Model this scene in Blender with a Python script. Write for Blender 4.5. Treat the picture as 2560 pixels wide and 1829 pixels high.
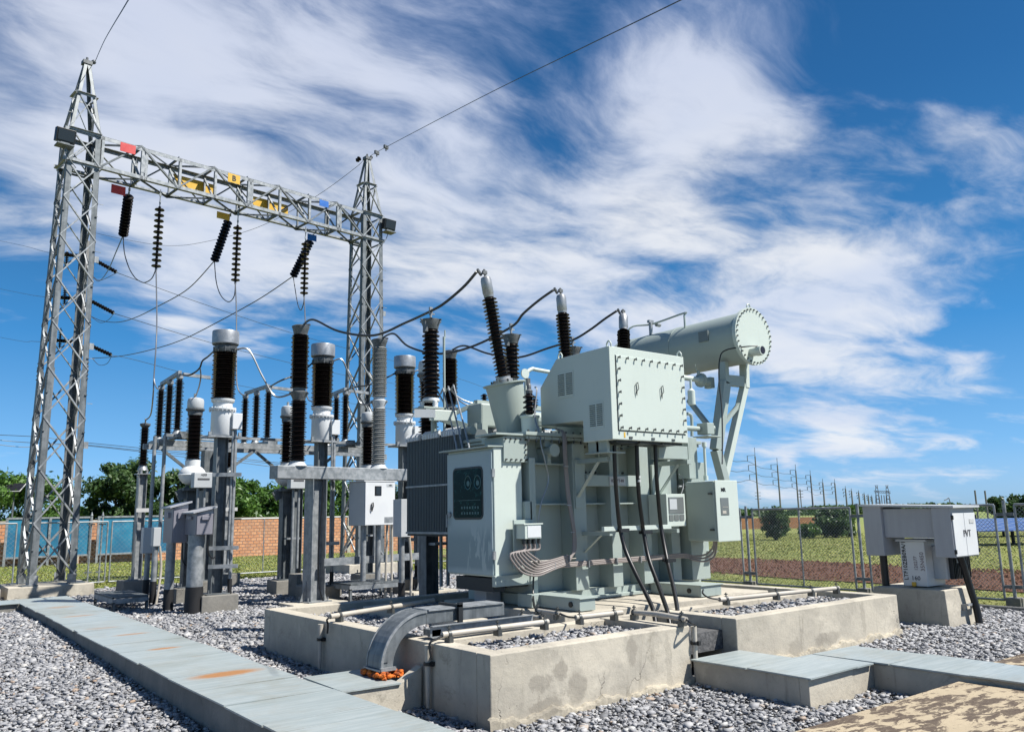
import bpy, bmesh, math, random
import numpy as np
from mathutils import Vector, Matrix
random.seed(7); rng = np.random.default_rng(7)
S = bpy.context.scene
for o in list(bpy.data.objects): bpy.data.objects.remove(o)
R = math.radians

# ---------------------------------------------------------------- camera
EYE = np.array([0., 0., 1.8]); FPX = 2043.; TILT = R(10.22); ROLL = R(1.15); YAW = R(52.0)
_F = np.array([math.cos(YAW), math.sin(YAW), 0.]); _R = np.array([math.sin(YAW), -math.cos(YAW), 0.])
_fw = math.cos(TILT)*_F + math.sin(TILT)*np.array([0, 0, 1.])
_u0 = -math.sin(TILT)*_F + math.cos(TILT)*np.array([0, 0, 1.])
_rt = math.cos(ROLL)*_R - math.sin(ROLL)*_u0
_up = math.cos(ROLL)*_u0 + math.sin(ROLL)*_R
cd = bpy.data.cameras.new('camera'); cam = bpy.data.objects.new('camera', cd); S.collection.objects.link(cam)
cd.sensor_width = 36; cd.lens = FPX/2560*36; cd.clip_start = 0.05; cd.clip_end = 9000
cam.matrix_world = Matrix([[_rt[0], _up[0], -_fw[0], EYE[0]], [_rt[1], _up[1], -_fw[1], EYE[1]], [_rt[2], _up[2], -_fw[2], EYE[2]], [0, 0, 0, 1]])
S.camera = cam

# ---------------------------------------------------------------- sun, sky, exposure
SUN = Vector((.45, -.59, 1.0)).normalized()
sl = bpy.data.lights.new('sun', 'SUN'); sl.energy = 5.0; sl.angle = R(.5); sl.color = (1, .965, .9)
so = bpy.data.objects.new('sun', sl); S.collection.objects.link(so)
so.rotation_euler = SUN.to_track_quat('Z', 'Y').to_euler(); so.location = (0, 0, 30)
S.view_settings.view_transform = 'Standard'; S.view_settings.look = 'None'; S.view_settings.gamma = 1
S.view_settings.exposure = 0.75; S.view_settings.use_curve_mapping = False
W = bpy.data.worlds.new('World'); S.world = W; W.use_nodes = True

class NT:
    def __init__(s, tree): s.t = tree; s.n = tree.nodes; s.l = tree.links
    def new(s, typ, **kw):
        n = s.n.new(typ)
        for k, v in kw.items(): setattr(n, k, v)
        return n
    def put(s, sock, v):
        if isinstance(v, bpy.types.NodeSocket): s.l.new(v, sock)
        elif isinstance(v, (tuple, list)) and len(v) == 3 and sock.type == 'RGBA': sock.default_value = (*v, 1)
        else: sock.default_value = v
    def math(s, op, a, b=0., c=0., clamp=False):
        n = s.new('ShaderNodeMath', operation=op); n.use_clamp = clamp
        for i, v in enumerate((a, b, c)): s.put(n.inputs[i], v)
        return n.outputs[0]
    def vmath(s, op, a, b=(0, 0, 0)):
        n = s.new('ShaderNodeVectorMath', operation=op); s.put(n.inputs[0], a)
        if op == 'SCALE': s.put(n.inputs[3], b)
        else: s.put(n.inputs[1], b)
        return n.outputs['Value'] if op in ('DOT_PRODUCT', 'LENGTH') else n.outputs[0]
    def noise(s, vec, scale, detail=3, rough=.55, dist=0., col=False):
        n = s.new('ShaderNodeTexNoise'); s.put(n.inputs['Vector'], vec); n.inputs['Scale'].default_value = scale
        n.inputs['Detail'].default_value = detail; n.inputs['Roughness'].default_value = rough; n.inputs['Distortion'].default_value = dist
        return n.outputs['Color' if col else 'Fac']
    def ramp(s, fac, stops, interp='LINEAR'):
        n = s.new('ShaderNodeValToRGB'); s.put(n.inputs[0], fac); cr = n.color_ramp; cr.interpolation = interp
        while len(cr.elements) < len(stops): cr.elements.new(.5)
        for e, (p, c) in zip(cr.elements, stops):
            e.position = p; e.color = (c, c, c, 1) if not isinstance(c, (tuple, list)) else (*c, 1)
        return n.outputs[0]
    def mix(s, fac, a, b, mode='MIX'):
        n = s.new('ShaderNodeMix', data_type='RGBA', blend_type=mode); s.put(n.inputs[0], fac); s.put(n.inputs[6], a); s.put(n.inputs[7], b)
        return n.outputs[2]
    def smooth(s, v, a, b):
        n = s.new('ShaderNodeMapRange', interpolation_type='SMOOTHSTEP'); s.put(n.inputs[0], v)
        n.inputs[1].default_value = a; n.inputs[2].default_value = b; n.inputs[3].default_value = 0; n.inputs[4].default_value = 1
        return n.outputs[0]

def pxdir(px, py):
    d = _fw*FPX + _rt*(px-1280) - _up*(py-914.5)
    return d/np.linalg.norm(d)

def sky():
    k = NT(W.node_tree); k.n.clear()
    out = k.new('ShaderNodeOutputWorld'); bg = k.new('ShaderNodeBackground'); k.l.new(bg.outputs[0], out.inputs[0])
    st = k.new('ShaderNodeTexSky', sky_type='NISHITA'); st.sun_disc = False
    st.sun_elevation = math.asin(SUN.z); st.sun_rotation = math.atan2(SUN.x, SUN.y)
    st.altitude = 100; st.air_density = 1.15; st.dust_density = .4; st.ozone_density = 2.5
    tc = k.new('ShaderNodeTexCoord').outputs['Generated']
    d = k.vmath('NORMALIZE', tc)
    sx = k.new('ShaderNodeSeparateXYZ'); k.l.new(d, sx.inputs[0])
    dz = k.math('MAXIMUM', sx.outputs[2], .0)
    inv = k.math('DIVIDE', 1., k.math('ADD', dz, .16))
    cb = k.new('ShaderNodeCombineXYZ')
    k.l.new(k.math('MULTIPLY', sx.outputs[0], inv), cb.inputs[0]); k.l.new(k.math('MULTIPLY', sx.outputs[1], inv), cb.inputs[1])
    P = cb.outputs[0]
    # stretched, warped wisps
    wp = k.noise(P, 1.1, 3, .55, 0, True)
    wpc = k.vmath('SCALE', k.vmath('SUBTRACT', wp, (.5, .5, .5)), .72)
    mp = k.new('ShaderNodeMapping'); k.l.new(k.vmath('ADD', P, wpc), mp.inputs[0]); mp.inputs['Rotation'].default_value = (0, 0, R(-62)); mp.inputs['Scale'].default_value = (.75, 1.35, 1)
    n1 = k.noise(mp.outputs[0], 2.0, 7, .54)
    mp2 = k.new('ShaderNodeMapping'); k.l.new(k.vmath('ADD', P, k.vmath('SCALE', wpc, .6)), mp2.inputs[0]); mp2.inputs['Rotation'].default_value = (0, 0, R(-20)); mp2.inputs['Scale'].default_value = (.8, 1.5, 1)
    n2 = k.noise(mp2.outputs[0], .9, 6, .55)
    mp3 = k.new('ShaderNodeMapping'); k.l.new(k.vmath('ADD', P, k.vmath('SCALE', wpc, .75)), mp3.inputs[0]); mp3.inputs['Rotation'].default_value = (0, 0, R(-75)); mp3.inputs['Scale'].default_value = (.7, 1.5, 1)
    n3 = k.noise(mp3.outputs[0], 5.0, 9, .62)
    dens = k.math('ADD', k.math('MULTIPLY', k.math('SUBTRACT', n1, .5), 1.9), k.math('MULTIPLY', k.math('SUBTRACT', n2, .5), 1.0))
    dens = k.math('ADD', k.math('ADD', dens, k.math('MULTIPLY', k.math('SUBTRACT', n3, .5), 1.05)), .5)
    # broad banks and clearings of this sky: (centre direction, tightness, weight)
    for (px, py, kk, w) in CLOUDS:
        c = pxdir(px, py)
        dt = k.vmath('DOT_PRODUCT', d, tuple(c))
        g = k.math('EXPONENT', k.math('MULTIPLY', k.math('SUBTRACT', dt, 1.), kk))
        dens = k.math('ADD', dens, k.math('MULTIPLY', g, w*(.78 if w > 0 else .8)))
    m = k.math('MULTIPLY', k.smooth(dens, .36, 1.16), k.smooth(sx.outputs[2], -.01, .02))
    # cloud tone: white where thick, lavender grey veil high up
    tone = k.mix(k.smooth(k.noise(P, 1.3, 4, .6), .35, .65), (.80, .87, 1.02), (1.0, 1.02, 1.06))
    hi = k.smooth(sx.outputs[2], .30, .62)
    tone = k.mix(hi, tone, k.mix(k.smooth(dens, .6, .95), (.46, .57, .88), (.74, .81, 1.0)))
    bw = k.new('ShaderNodeRGBToBW'); k.l.new(st.outputs[0], bw.inputs[0])
    lum = k.math('POWER', k.math('MULTIPLY', bw.outputs[0], .25), .75)
    skyt = k.ramp(sx.outputs[2], [(0, (.74, 1.18, 1.62)), (.07, (.42, 1.0, 1.75)), (.2, (.17, .78, 1.78)), (.45, (.10, .54, 1.45)), (.75, (.08, .42, 1.2))])
    skyc = k.vmath('SCALE', k.vmath('MULTIPLY', skyt, lum), SKYG)
    col = k.mix(k.math('MULTIPLY', m, .9), skyc, k.vmath('SCALE', tone, CLG))
    k.l.new(col, bg.inputs[0]); bg.inputs[1].default_value = .1
SKYG = 2.3; CLG = 5.3
CLOUDS = [(40, 430, 25, .26), (420, 420, 50, .20), (900, 480, 60, .26), (1250, 580, 60, .24), (1650, 600, 110, .20), (1500, 850, 90, .24), (1950, 880, 90, .26), (2300, 880, 120, .20),
          (2110, 620, 350, .60), (2350, 850, 300, .25), (600, 700, 300, .12), (2450, 430, 200, .42), (2050, 800, 200, .16), (700, 100, 40, .22), (200, 120, 40, .24), (1150, 120, 120, .16), (1700, 230, 120, .40), (1850, 60, 300, .12),
          (2130, 1085, 1800, .60), (2060, 1082, 4000, .22), (1972, 1151, 20000, .45), (2500, 130, 50, -.38), (2300, 250, 200, -.22), (1430, 100, 200, -.16), (1380, 330, 400, -.22), (1750, 400, 400, -.12),
          (150, 770, 250, -.42), (60, 920, 100, -.45), (330, 1010, 150, -.45), (700, 1030, 120, -.45), (1100, 1040, 120, -.4), (1780, 1020, 600, -.2), (2500, 1050, 80, -.30), (430, 770, 900, .24), (440, 880, 1200, .30), (640, 860, 1500, .2), (2560, 720, 150, -.25), (-800, 400, 6, -.1)]
sky()
# ---------------------------------------------------------------- materials
def mat(name, col=(.5, .5, .5), rough=.5, metal=0., spec=None, build=None):
    m = bpy.data.materials.new(name); m.use_nodes = True; k = NT(m.node_tree)
    b = k.n['Principled BSDF']; b.inputs['Base Color'].default_value = (*col, 1); b.inputs['Roughness'].default_value = rough; b.inputs['Metallic'].default_value = metal
    if spec is not None: b.inputs['Specular IOR Level'].default_value = spec
    if build: build(k, b)
    bc = b.inputs['Base Color']
    if bc.links:   # overall reflectance level of the painted / mineral surfaces
        src = bc.links[0].from_socket; k.l.new(k.vmath('SCALE', src, ALB), bc)
    else: bc.default_value = (*[c*ALB for c in col], 1)
    return m
ALB = .62
def bump(k, b, h, strength=.3, dist=.02):
    n = k.new('ShaderNodeBump'); n.inputs['Strength'].default_value = strength; n.inputs['Distance'].default_value = dist
    k.l.new(h, n.inputs['Height']); k.l.new(n.outputs[0], b.inputs['Normal'])
def obj_co(k): return k.new('ShaderNodeTexCoord').outputs['Object']
def wpos(k): return k.new('ShaderNodeNewGeometry').outputs['Position']
def patchy(c1, c2, scale=3., r1=.4, r2=.6, bs=.05, streak=False, fine=40.):
    def f(k, b):
        p = wpos(k)
        n = k.noise(p, scale, 5, .6)
        if streak:
            mp = k.new('ShaderNodeMapping'); k.l.new(p, mp.inputs[0]); mp.inputs['Scale'].default_value = (6, 6, .5)
            n = k.math('ADD', k.math('MULTIPLY', n, .5), k.math('MULTIPLY', k.noise(mp.outputs[0], 2.5, 4, .6), .5))
        f_ = k.smooth(n, .38, .64)
        k.l.new(k.mix(f_, c1, c2), b.inputs['Base Color'])
        r = k.new('ShaderNodeMapRange'); k.l.new(n, r.inputs[0]); r.inputs[3].default_value = r1; r.inputs[4].default_value = r2; k.l.new(r.outputs[0], b.inputs['Roughness'])
        if bs: bump(k, b, k.noise(p, fine, 3), bs, .01)
    return f
def concrete(c1, c2, dark):
    def f(k, b):
        p = wpos(k)
        base = k.mix(k.smooth(k.noise(p, 1.7, 6, .65), .35, .65), c1, c2)
        mp = k.new('ShaderNodeMapping'); k.l.new(p, mp.inputs[0]); mp.inputs['Scale'].default_value = (5, 5, .7)
        st = k.smooth(k.noise(mp.outputs[0], 1.6, 6, .7), .55, .75)
        base = k.mix(k.math('MULTIPLY', st, .6), base, dark)
        fl = k.smooth(k.noise(p, .8, 5, .6), .45, .6); base = k.mix(k.math('MULTIPLY', fl, .3), base, tuple(.62*c for c in c1))
        bl = k.smooth(k.noise(p, 1.7, 9, .78, .8), .54, .66)
        wt = k.smooth(k.noise(p, 1.1, 6, .7, .5), .52, .60); base = k.mix(k.math('MULTIPLY', wt, .35), base, tuple(min(1, c*1.25) for c in c1))
        base = k.mix(k.math('MULTIPLY', bl, .55), base, dark)
        pit = k.smooth(k.noise(p, 55, 2), .66, .74)
        base = k.mix(k.math('MULTIPLY', pit, .5), base, dark)
        vo = k.new('ShaderNodeTexVoronoi', feature='DISTANCE_TO_EDGE'); vo.inputs['Scale'].default_value = 1.1
        k.l.new(k.vmath('ADD', p, k.vmath('SCALE', k.noise(p, 4, 4, .6, 0, True), .35)), vo.inputs['Vector'])
        crack = k.math('MULTIPLY', k.math('SUBTRACT', 1., k.smooth(vo.outputs['Distance'], .0, .006)), k.smooth(k.noise(p, .9, 2), .60, .66))
        base = k.mix(k.math('MULTIPLY', crack, .55), base, (.05, .045, .04))
        wv = k.vmath('ADD', p, k.vmath('SCALE', k.vmath('SUBTRACT', k.noise(p, 7, 6, .7, 0, True), (.5, .5, .5)), .22))
        for (sx_, sy_, sz_, rx_, rz_, a_) in STAINS:
            q = k.new('ShaderNodeMapping', vector_type='TEXTURE'); k.l.new(wv, q.inputs[0]); q.inputs['Location'].default_value = (sx_, sy_, sz_); q.inputs['Scale'].default_value = (rx_, .3, rz_)
            g = k.math('MULTIPLY', k.math('SUBTRACT', 1., k.smooth(k.vmath('LENGTH', q.outputs[0]), .75, 1.1)), a_); base = k.mix(g, base, (.33, .295, .24))
        k.l.new(base, b.inputs['Base Color'])
        h = k.math('ADD', k.noise(p, 9, 6, .7), k.math('MULTIPLY', pit, -.4)); h = k.math('SUBTRACT', h, crack)
        bump(k, b, h, .45, .02)
    return f
M = {}
STAINS = [(5.02, 5.8, .42, .10, .09, .55), (5.22, 5.8, .24, .13, .15, .5), (4.80, 5.8, .33, .12, .08, .5), (4.85, 5.8, .12, .22, .08, .6), (5.95, 5.8, .48, .07, .16, .45), (6.45, 5.8, .3, .05, .3, .25), (9.3, 5.8, .25, .3, .08, .45), (8.6, 5.8, .2, .12, .12, .4), (10.1, 5.8, .4, .06, .22, .35), (4.25, 7.9, .3, .3, .2, .3)]
def f_paint(c, grime=.35):
    def f(k, b):
        p = wpos(k); base = k.mix(k.noise(p, 1.3, 4, .6), c, tuple(q*1.10 for q in c))
        mp = k.new('ShaderNodeMapping'); k.l.new(p, mp.inputs[0]); mp.inputs['Scale'].default_value = (9, 9, .8)
        dr = k.math('MULTIPLY', k.smooth(k.noise(mp.outputs[0], 1.5, 6, .7), .56, .74), k.smooth(k.noise(p, 1.6, 3), .42, .62))
        base = k.mix(k.math('MULTIPLY', dr, grime), base, tuple(q*.45 for q in c))
        sp = k.smooth(k.noise(p, 38, 3, .6), .70, .76); base = k.mix(k.math('MULTIPLY', sp, .35), base, (.20, .17, .12))
        rs = k.math('MULTIPLY', k.smooth(k.noise(mp.outputs[0], 3.1, 5, .8), .72, .76), .5); base = k.mix(rs, base, (.33, .17, .07))
        k.l.new(base, b.inputs['Base Color']); k.l.new(k.math('ADD', .34, k.math('MULTIPLY', k.noise(p, 6, 4), .22)), b.inputs['Roughness'])
        bump(k, b, k.math('ADD', k.noise(p, 2.5, 2), k.math('MULTIPLY', k.noise(p, 60, 2), .08)), .12, .02)
    return f
M['paint'] = mat('shaded_green_paint', build=f_paint((.475, .55, .51)))  # transformer green held darker, its colour carries the shade on the tank
M['paint_sunlit'] = mat('sunlit_green_paint', build=f_paint((.74, .82, .75), .22))  # same green lightened, its colour carries the sunlight on boxes and doors
M['radiator'] = mat('radiator_paint', rough=.45, build=patchy((.15, .185, .20), (.18, .215, .23), 2, .4, .55, .03, True))
M['galv'] = mat('galvanised_steel', metal=.35, build=patchy((.34, .365, .38), (.52, .54, .555), 9, .38, .6, .05))
M['galv_dark'] = mat('shaded_galvanised_steel', metal=.3, build=patchy((.15, .17, .18), (.29, .315, .33), 6, .42, .62, .06, True))  # galvanised steel darkened so its colour carries the shade on columns and legs
M['porcelain'] = mat('brown_porcelain', (.010, .006, .005), .32, spec=.22)
M['porcelain_grey'] = mat('grey_porcelain', rough=.2, build=patchy((.40, .41, .40), (.46, .47, .46), 5, .16, .28, 0))
M['alu'] = mat('cast_aluminium', metal=.55, build=patchy((.48, .49, .50), (.60, .61, .62), 8, .32, .5, .04))
M['cap_dark'] = mat('dark_cast_flange', metal=.3, build=patchy((.14, .15, .155), (.22, .23, .235), 10, .4, .6, .08))
M['grey_paint'] = mat('light_grey_paint', rough=.4, build=patchy((.68, .71, .73), (.75, .78, .80), 1.5, .34, .48, .02))
M['white_paint'] = mat('white_paint', rough=.4, build=patchy((.92, .94, .96), (.98, 1, 1), 1.5, .32, .45, .02))
M['mid_grey'] = mat('mid_grey_paint', rough=.42, build=patchy((.52, .535, .57), (.58, .595, .63), 1.5, .36, .5, .02, True))
M['junction_grey'] = mat('mauve_grey_paint', rough=.45, build=patchy((.29, .285, .33), (.33, .325, .37), 1.5, .38, .5, .02, True))
M['concrete'] = mat('weathered_concrete', rough=.9, build=concrete((.76, .69, .56), (.58, .53, .44), (.29, .26, .205)))
M['concrete_dk'] = mat('dark_concrete', rough=.9, build=concrete((.36, .34, .30), (.27, .26, .235), (.13, .12, .10)))  # darker concrete tone for trench walls, kerb and footings
M['mortar'] = mat('rough_mortar', rough=.95, build=concrete((.66, .59, .46), (.50, .45, .36), (.24, .21, .16)))
def f_cover(k, b):
    p = wpos(k); mp = k.new('ShaderNodeMapping'); k.l.new(p, mp.inputs[0]); mp.inputs['Scale'].default_value = (1.0, 14, 1)
    n = k.noise(mp.outputs[0], 1.6, 5, .7); n2 = k.noise(p, 1.4, 4, .6)
    c = k.mix(k.smooth(n, .35, .7), (.46, .53, .53), (.62, .68, .67)); c = k.mix(k.math('MULTIPLY', k.smooth(n2, .5, .7), .5), c, (.42, .46, .42))
    fl = k.smooth(k.noise(mp.outputs[0], 7, 4, .7), .66, .74); c = k.mix(k.math('MULTIPLY', fl, .6), c, (.85, .88, .86))
    rs = k.smooth(k.noise(mp.outputs[0], 2.1, 6, .8), .665, .72); c = k.mix(k.math('MULTIPLY', rs, .8), c, (.30, .19, .09))
    br = k.smooth(k.noise(p, .9, 6, .7), .48, .62); c = k.mix(k.math('MULTIPLY', k.math('MULTIPLY', br, k.smooth(k.noise(mp.outputs[0], 3.3, 5, .75), .40, .60)), .55), c, (.44, .42, .34))
    dk = k.smooth(k.noise(p, 3.1, 7, .8), .60, .70); c = k.mix(k.math('MULTIPLY', dk, .4), c, (.27, .31, .31))
    # old rust blooms on the galvanised plates
    w = k.new('ShaderNodeVectorMath', operation='ADD'); k.l.new(p, w.inputs[0]); k.l.new(k.vmath('SCALE', k.noise(p, 14, 5, .7, 0, True), .10), w.inputs[1])
    tot = None
    for (x, y, rx, ry, a) in RUST:
        q = k.new('ShaderNodeMapping', vector_type='TEXTURE'); k.l.new(w.outputs[0], q.inputs[0]); q.inputs['Location'].default_value = (x+.05, y+.05, .35); q.inputs['Scale'].default_value = (rx, ry, 1)
        dd = k.vmath('LENGTH', q.outputs[0]); g = k.math('MULTIPLY', k.math('SUBTRACT', 1., k.smooth(dd, .45, 1.15)), a)
        tot = g if tot is None else k.math('MAXIMUM', tot, g)
    rc = k.mix(k.noise(p, 60, 3, .7), (.62, .30, .10), (.40, .19, .085))
    c = k.mix(tot, c, rc); k.l.new(c, b.inputs['Base Color'])
    k.l.new(k.math('ADD', .42, k.math('MULTIPLY', tot, .4)), b.inputs['Roughness']); b.inputs['Metallic'].default_value = .15
    bump(k, b, k.noise(mp.outputs[0], 8, 5), .15, .01)
RUST = []
M['gravel_bed'] = mat('gravel_bed', rough=.95, build=patchy((.09, .092, .095), (.18, .178, .18), 22, .9, .98, .9, False, 28))  # dark base colour stands in for shade in the gaps between stones
def f_stone(k, b):
    r = k.new('ShaderNodeNewGeometry').outputs['Random Per Island']
    c = k.ramp(r, [(0, (.22, .225, .24)), (.2, (.36, .365, .385)), (.5, (.48, .48, .50)), (.8, (.61, .605, .615)), (.955, (.76, .75, .73)), (.985, (.50, .34, .22)), (1, (.74, .72, .68))])
    n = k.noise(wpos(k), 45, 3); c = k.mix(k.math('MULTIPLY', n, .35), c, (.2, .2, .21)); k.l.new(c, b.inputs['Base Color'])
M['stone'] = mat('crushed_stone', rough=.8, build=f_stone)
M['black'] = mat('black_rubber', (.012, .012, .013), .42)
M['tape'] = mat('black_sealing_wrap', (.014, .014, .016), .65)
M['wire'] = mat('weathered_conductor', (.10, .105, .11), .45, .6)
M['wire_light'] = mat('bare_aluminium_conductor', (.42, .43, .44), .35, .7)
M['grey_cable'] = mat('grey_cable_jacket', (.36, .31, .29), .45)
M['pvc'] = mat('cream_pvc', rough=.45, build=patchy((.62, .56, .47), (.68, .63, .55), 4, .4, .6, .03))
M['steel_dark'] = mat('dark_steel', (.05, .055, .06), .5, .5)
M['bolt'] = mat('zinc_bolt', (.16, .165, .16), .45, .6)
M['glass'] = mat('dark_teal_glass', (.006, .035, .038), .06, build=None)
def f_dash(k, b):
    p = wpos(k); n = k.noise(p, 9, 5, .7, 1.5)
    k.l.new(k.mix(k.smooth(n, .56, .62), (.006, .032, .036), (.03, .12, .12)), b.inputs['Base Color'])
M['panel_in'] = mat('instrument_panel', rough=.25, spec=.06, build=f_dash)
def f_door(k, b):
    p = wpos(k); mp = k.new('ShaderNodeMapping'); k.l.new(p, mp.inputs[0]); mp.inputs['Scale'].default_value = (3, 3.2, .55)
    n = k.noise(mp.outputs[0], 1.7, 4, .55, .4); sz = k.new('ShaderNodeSeparateXYZ'); k.l.new(p, sz.inputs[0])
    wet = k.math('MULTIPLY', k.smooth(n, .46, .49), k.math('SUBTRACT', 1., k.smooth(sz.outputs[2], 1.45, 1.72)))
    wet = k.math('MULTIPLY', wet, k.smooth(sz.outputs[2], 1.08, 1.16))
    k.l.new(k.mix(wet, k.mix(k.noise(p, 2), (.46, .57, .60), (.52, .63, .65)), (.27, .38, .43)), b.inputs['Base Color']); k.l.new(k.math('SUBTRACT', .42, k.math('MULTIPLY', wet, .12)), b.inputs['Roughness'])  # bluish base has the sky's reflection painted in; darker streaks are rain stains
M['cabdoor'] = mat('rain_streaked_door', rough=.4, build=f_door)
M['dial'] = mat('teal_dial', (.06, .17, .18), .4)
M['dial_dark'] = mat('gauge_dial', (.035, .02, .018), .2)
M['cap_pale'] = mat('dull_label', (.24, .28, .28), .5)
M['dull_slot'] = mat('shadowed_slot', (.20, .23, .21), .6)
M['maroon'] = mat('dark_red_ink', (.12, .02, .02), .6)
M['lens'] = mat('grey_window', (.22, .24, .24), .12)
M['lens_dark'] = mat('dark_window', (.03, .035, .04), .08)
M['white'] = mat('white_enamel', (.75, .75, .74), .4)
M['ink'] = mat('black_ink', (.015, .015, .02), .6)
M['ink_faint'] = mat('faded_stencil_ink', (.32, .24, .26), .7)
M['ink_grey'] = mat('faded_black_ink', (.10, .10, .11), .7)
M['red'] = mat('red_plate', rough=.45, build=patchy((.75, .05, .05), (.85, .09, .08), 6, .4, .5, 0))
M['yellow'] = mat('yellow_plate', rough=.45, build=patchy((.95, .55, .04), (1, .62, .08), 4, .4, .5, 0))
M['blue'] = mat('blue_plate', rough=.45, build=patchy((.01, .16, .62), (.03, .22, .75), 6, .4, .5, 0))
M['bluesheet'] = mat('blue_mesh_sheet', rough=.6, build=patchy((.010, .18, .34), (.03, .32, .52), .8, .5, .7, .1))
M['foam'] = mat('orange_foam', rough=.85, build=patchy((.95, .22, .015), (.25, .05, .01), 20, .8, .9, .8, False, 30))
M['grass'] = mat('grass_blades', rough=.7, build=patchy((.23, .31, .045), (.46, .45, .12), 1.3, .6, .8, 0))
def f_field(k, b):
    p = wpos(k); n = k.noise(p, .35, 7, .7); n2 = k.noise(p, 6, 5, .75)
    g = k.mix(k.smooth(n2, .3, .7), (.19, .25, .038), (.42, .41, .10)); g = k.mix(k.math('MULTIPLY', k.smooth(n, .5, .68), .6), g, (.48, .42, .19))
    far = k.vmath('LENGTH', p); g = k.mix(k.math('MULTIPLY', k.smooth(far, 40, 300), .5), g, (.22, .33, .09))
    k.l.new(g, b.inputs['Base Color']); bump(k, b, k.noise(p, 14, 6, .8), .8, .08)
M['field'] = mat('meadow', rough=.95, build=f_field)
def f_dirt(k, b):
    p = wpos(k); n = k.noise(p, 7, 7, .8)
    g = k.mix(k.smooth(n, .3, .7), (.11, .040, .020), (.32, .145, .075))
    k.l.new(g, b.inputs['Base Color']); bump(k, b, n, .9, .12)
M['dirt'] = mat('ploughed_red_earth', rough=.95, build=f_dirt)
def f_road(k, b):
    p = wpos(k); mp = k.new('ShaderNodeMapping'); k.l.new(p, mp.inputs[0]); mp.inputs['Rotation'].default_value = (0, 0, R(38)); mp.inputs['Scale'].default_value = (1.2, 3.0, 1)
    n = k.noise(mp.outputs[0], 3.4, 9, .72, .5); n3 = k.noise(p, .6, 4, .6)
    base = k.mix(k.noise(p, 26, 6, .75), (.72, .59, .40), (.52, .42, .28)); base = k.mix(k.math('MULTIPLY', k.smooth(k.noise(p, 1.5, 6, .7), .4, .7), .4), base, (.42, .34, .23))
    q = k.math('ADD', n, k.math('MULTIPLY', k.math('SUBTRACT', n3, .5), .45)); mk = k.math('ADD', k.math('MULTIPLY', k.smooth(q, .48, .52), .8), k.math('MULTIPLY', k.smooth(q, .44, .60), .2))
    c = k.mix(k.math('MULTIPLY', mk, k.math('ADD', .75, k.math('MULTIPLY', k.noise(p, 40, 3), .4))), base, (.105, .07, .048)); k.l.new(c, b.inputs['Base Color'])
    bump(k, b, k.math('ADD', k.noise(p, 70, 5, .8), k.noise(p, 9, 5, .7)), .4, .012)
M['road'] = mat('blotched_concrete_slab', rough=.9, build=f_road)  # tan slab with dark brown noise blotches
M['bark'] = mat('bark', rough=.9, build=patchy((.09, .065, .04), (.16, .12, .08), 8, .8, .95, .6))
def f_leaf(c0, c1, c2):
    def f(k, b):
        r = k.new('ShaderNodeNewGeometry').outputs['Random Per Island']; n = k.noise(wpos(k), .9, 3)
        c = k.mix(r, c0, c1); c = k.mix(k.math('MULTIPLY', k.smooth(n, .45, .62), .7), c, c2); k.l.new(c, b.inputs['Base Color'])
        b.inputs['Transmission Weight'].default_value = 0
        tr = k.new('ShaderNodeBsdfTranslucent'); k.l.new(c, tr.inputs[0]); mx = k.new('ShaderNodeMixShader'); mx.inputs[0].default_value = .25
        k.l.new(b.outputs[0], mx.inputs[1]); k.l.new(tr.outputs[0], mx.inputs[2]); k.l.new(mx.outputs[0], k.n['Material Output'].inputs[0])
    return f
M['leaf'] = mat('mango_leaves', rough=.45, build=f_leaf((.06, .15, .025), (.12, .24, .04), (.18, .34, .06)))
M['leaf_dk'] = mat('dark_leaves', rough=.5, build=f_leaf((.045, .10, .028), (.08, .16, .04), (.12, .21, .05)))
def f_brick(k, b):
    p = wpos(k); mp = k.new('ShaderNodeMapping'); k.l.new(p, mp.inputs[0]); mp.inputs['Rotation'].default_value = (R(90), 0, 0); mp.inputs['Scale'].default_value = (1, 1, 1)
    br = k.new('ShaderNodeTexBrick'); k.l.new(mp.outputs[0], br.inputs[0]); br.inputs['Scale'].default_value = 1
    br.inputs['Brick Width'].default_value = .30; br.inputs['Row Height'].default_value = .16; br.inputs['Mortar Size'].default_value = .018
    br.inputs['Color1'].default_value = (.85, .36, .16, 1); br.inputs['Color2'].default_value = (1.0, .50, .25, 1); br.inputs['Mortar'].default_value = (.36, .19, .12, 1)
    n = k.noise(p, .9, 7, .75); c = k.mix(k.math('MULTIPLY', k.smooth(n, .42, .68), .6), br.outputs[0], (.50, .27, .16)); c = k.mix(k.math('MULTIPLY', k.smooth(k.noise(p, 5, 4), .55, .7), .35), c, (.95, .68, .48)); k.l.new(c, b.inputs['Base Color'])
    bump(k, b, k.math('MULTIPLY', br.outputs['Fac'], -1.), .5, .02)
M['brick'] = mat('orange_block', rough=.9, build=f_brick)
def f_pv(k, b):
    p = obj_co(k); br = k.new('ShaderNodeTexBrick'); k.l.new(p, br.inputs[0]); br.offset = 0; br.inputs['Scale'].default_value = 1
    br.inputs['Brick Width'].default_value = 1.0; br.inputs['Row Height'].default_value = .5; br.inputs['Mortar Size'].default_value = .02
    br.inputs['Color1'].default_value = (.10, .14, .34, 1); br.inputs['Color2'].default_value = (.12, .17, .40, 1); br.inputs['Mortar'].default_value = (.45, .5, .55, 1)
    k.l.new(br.outputs[0], b.inputs['Base Color'])
M['pv'] = mat('solar_cells', rough=.25, build=f_pv)
M['pole'] = mat('concrete_pole', rough=.85, build=patchy((.26, .25, .245), (.32, .31, .30), 2, .8, .9, .1))

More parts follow.
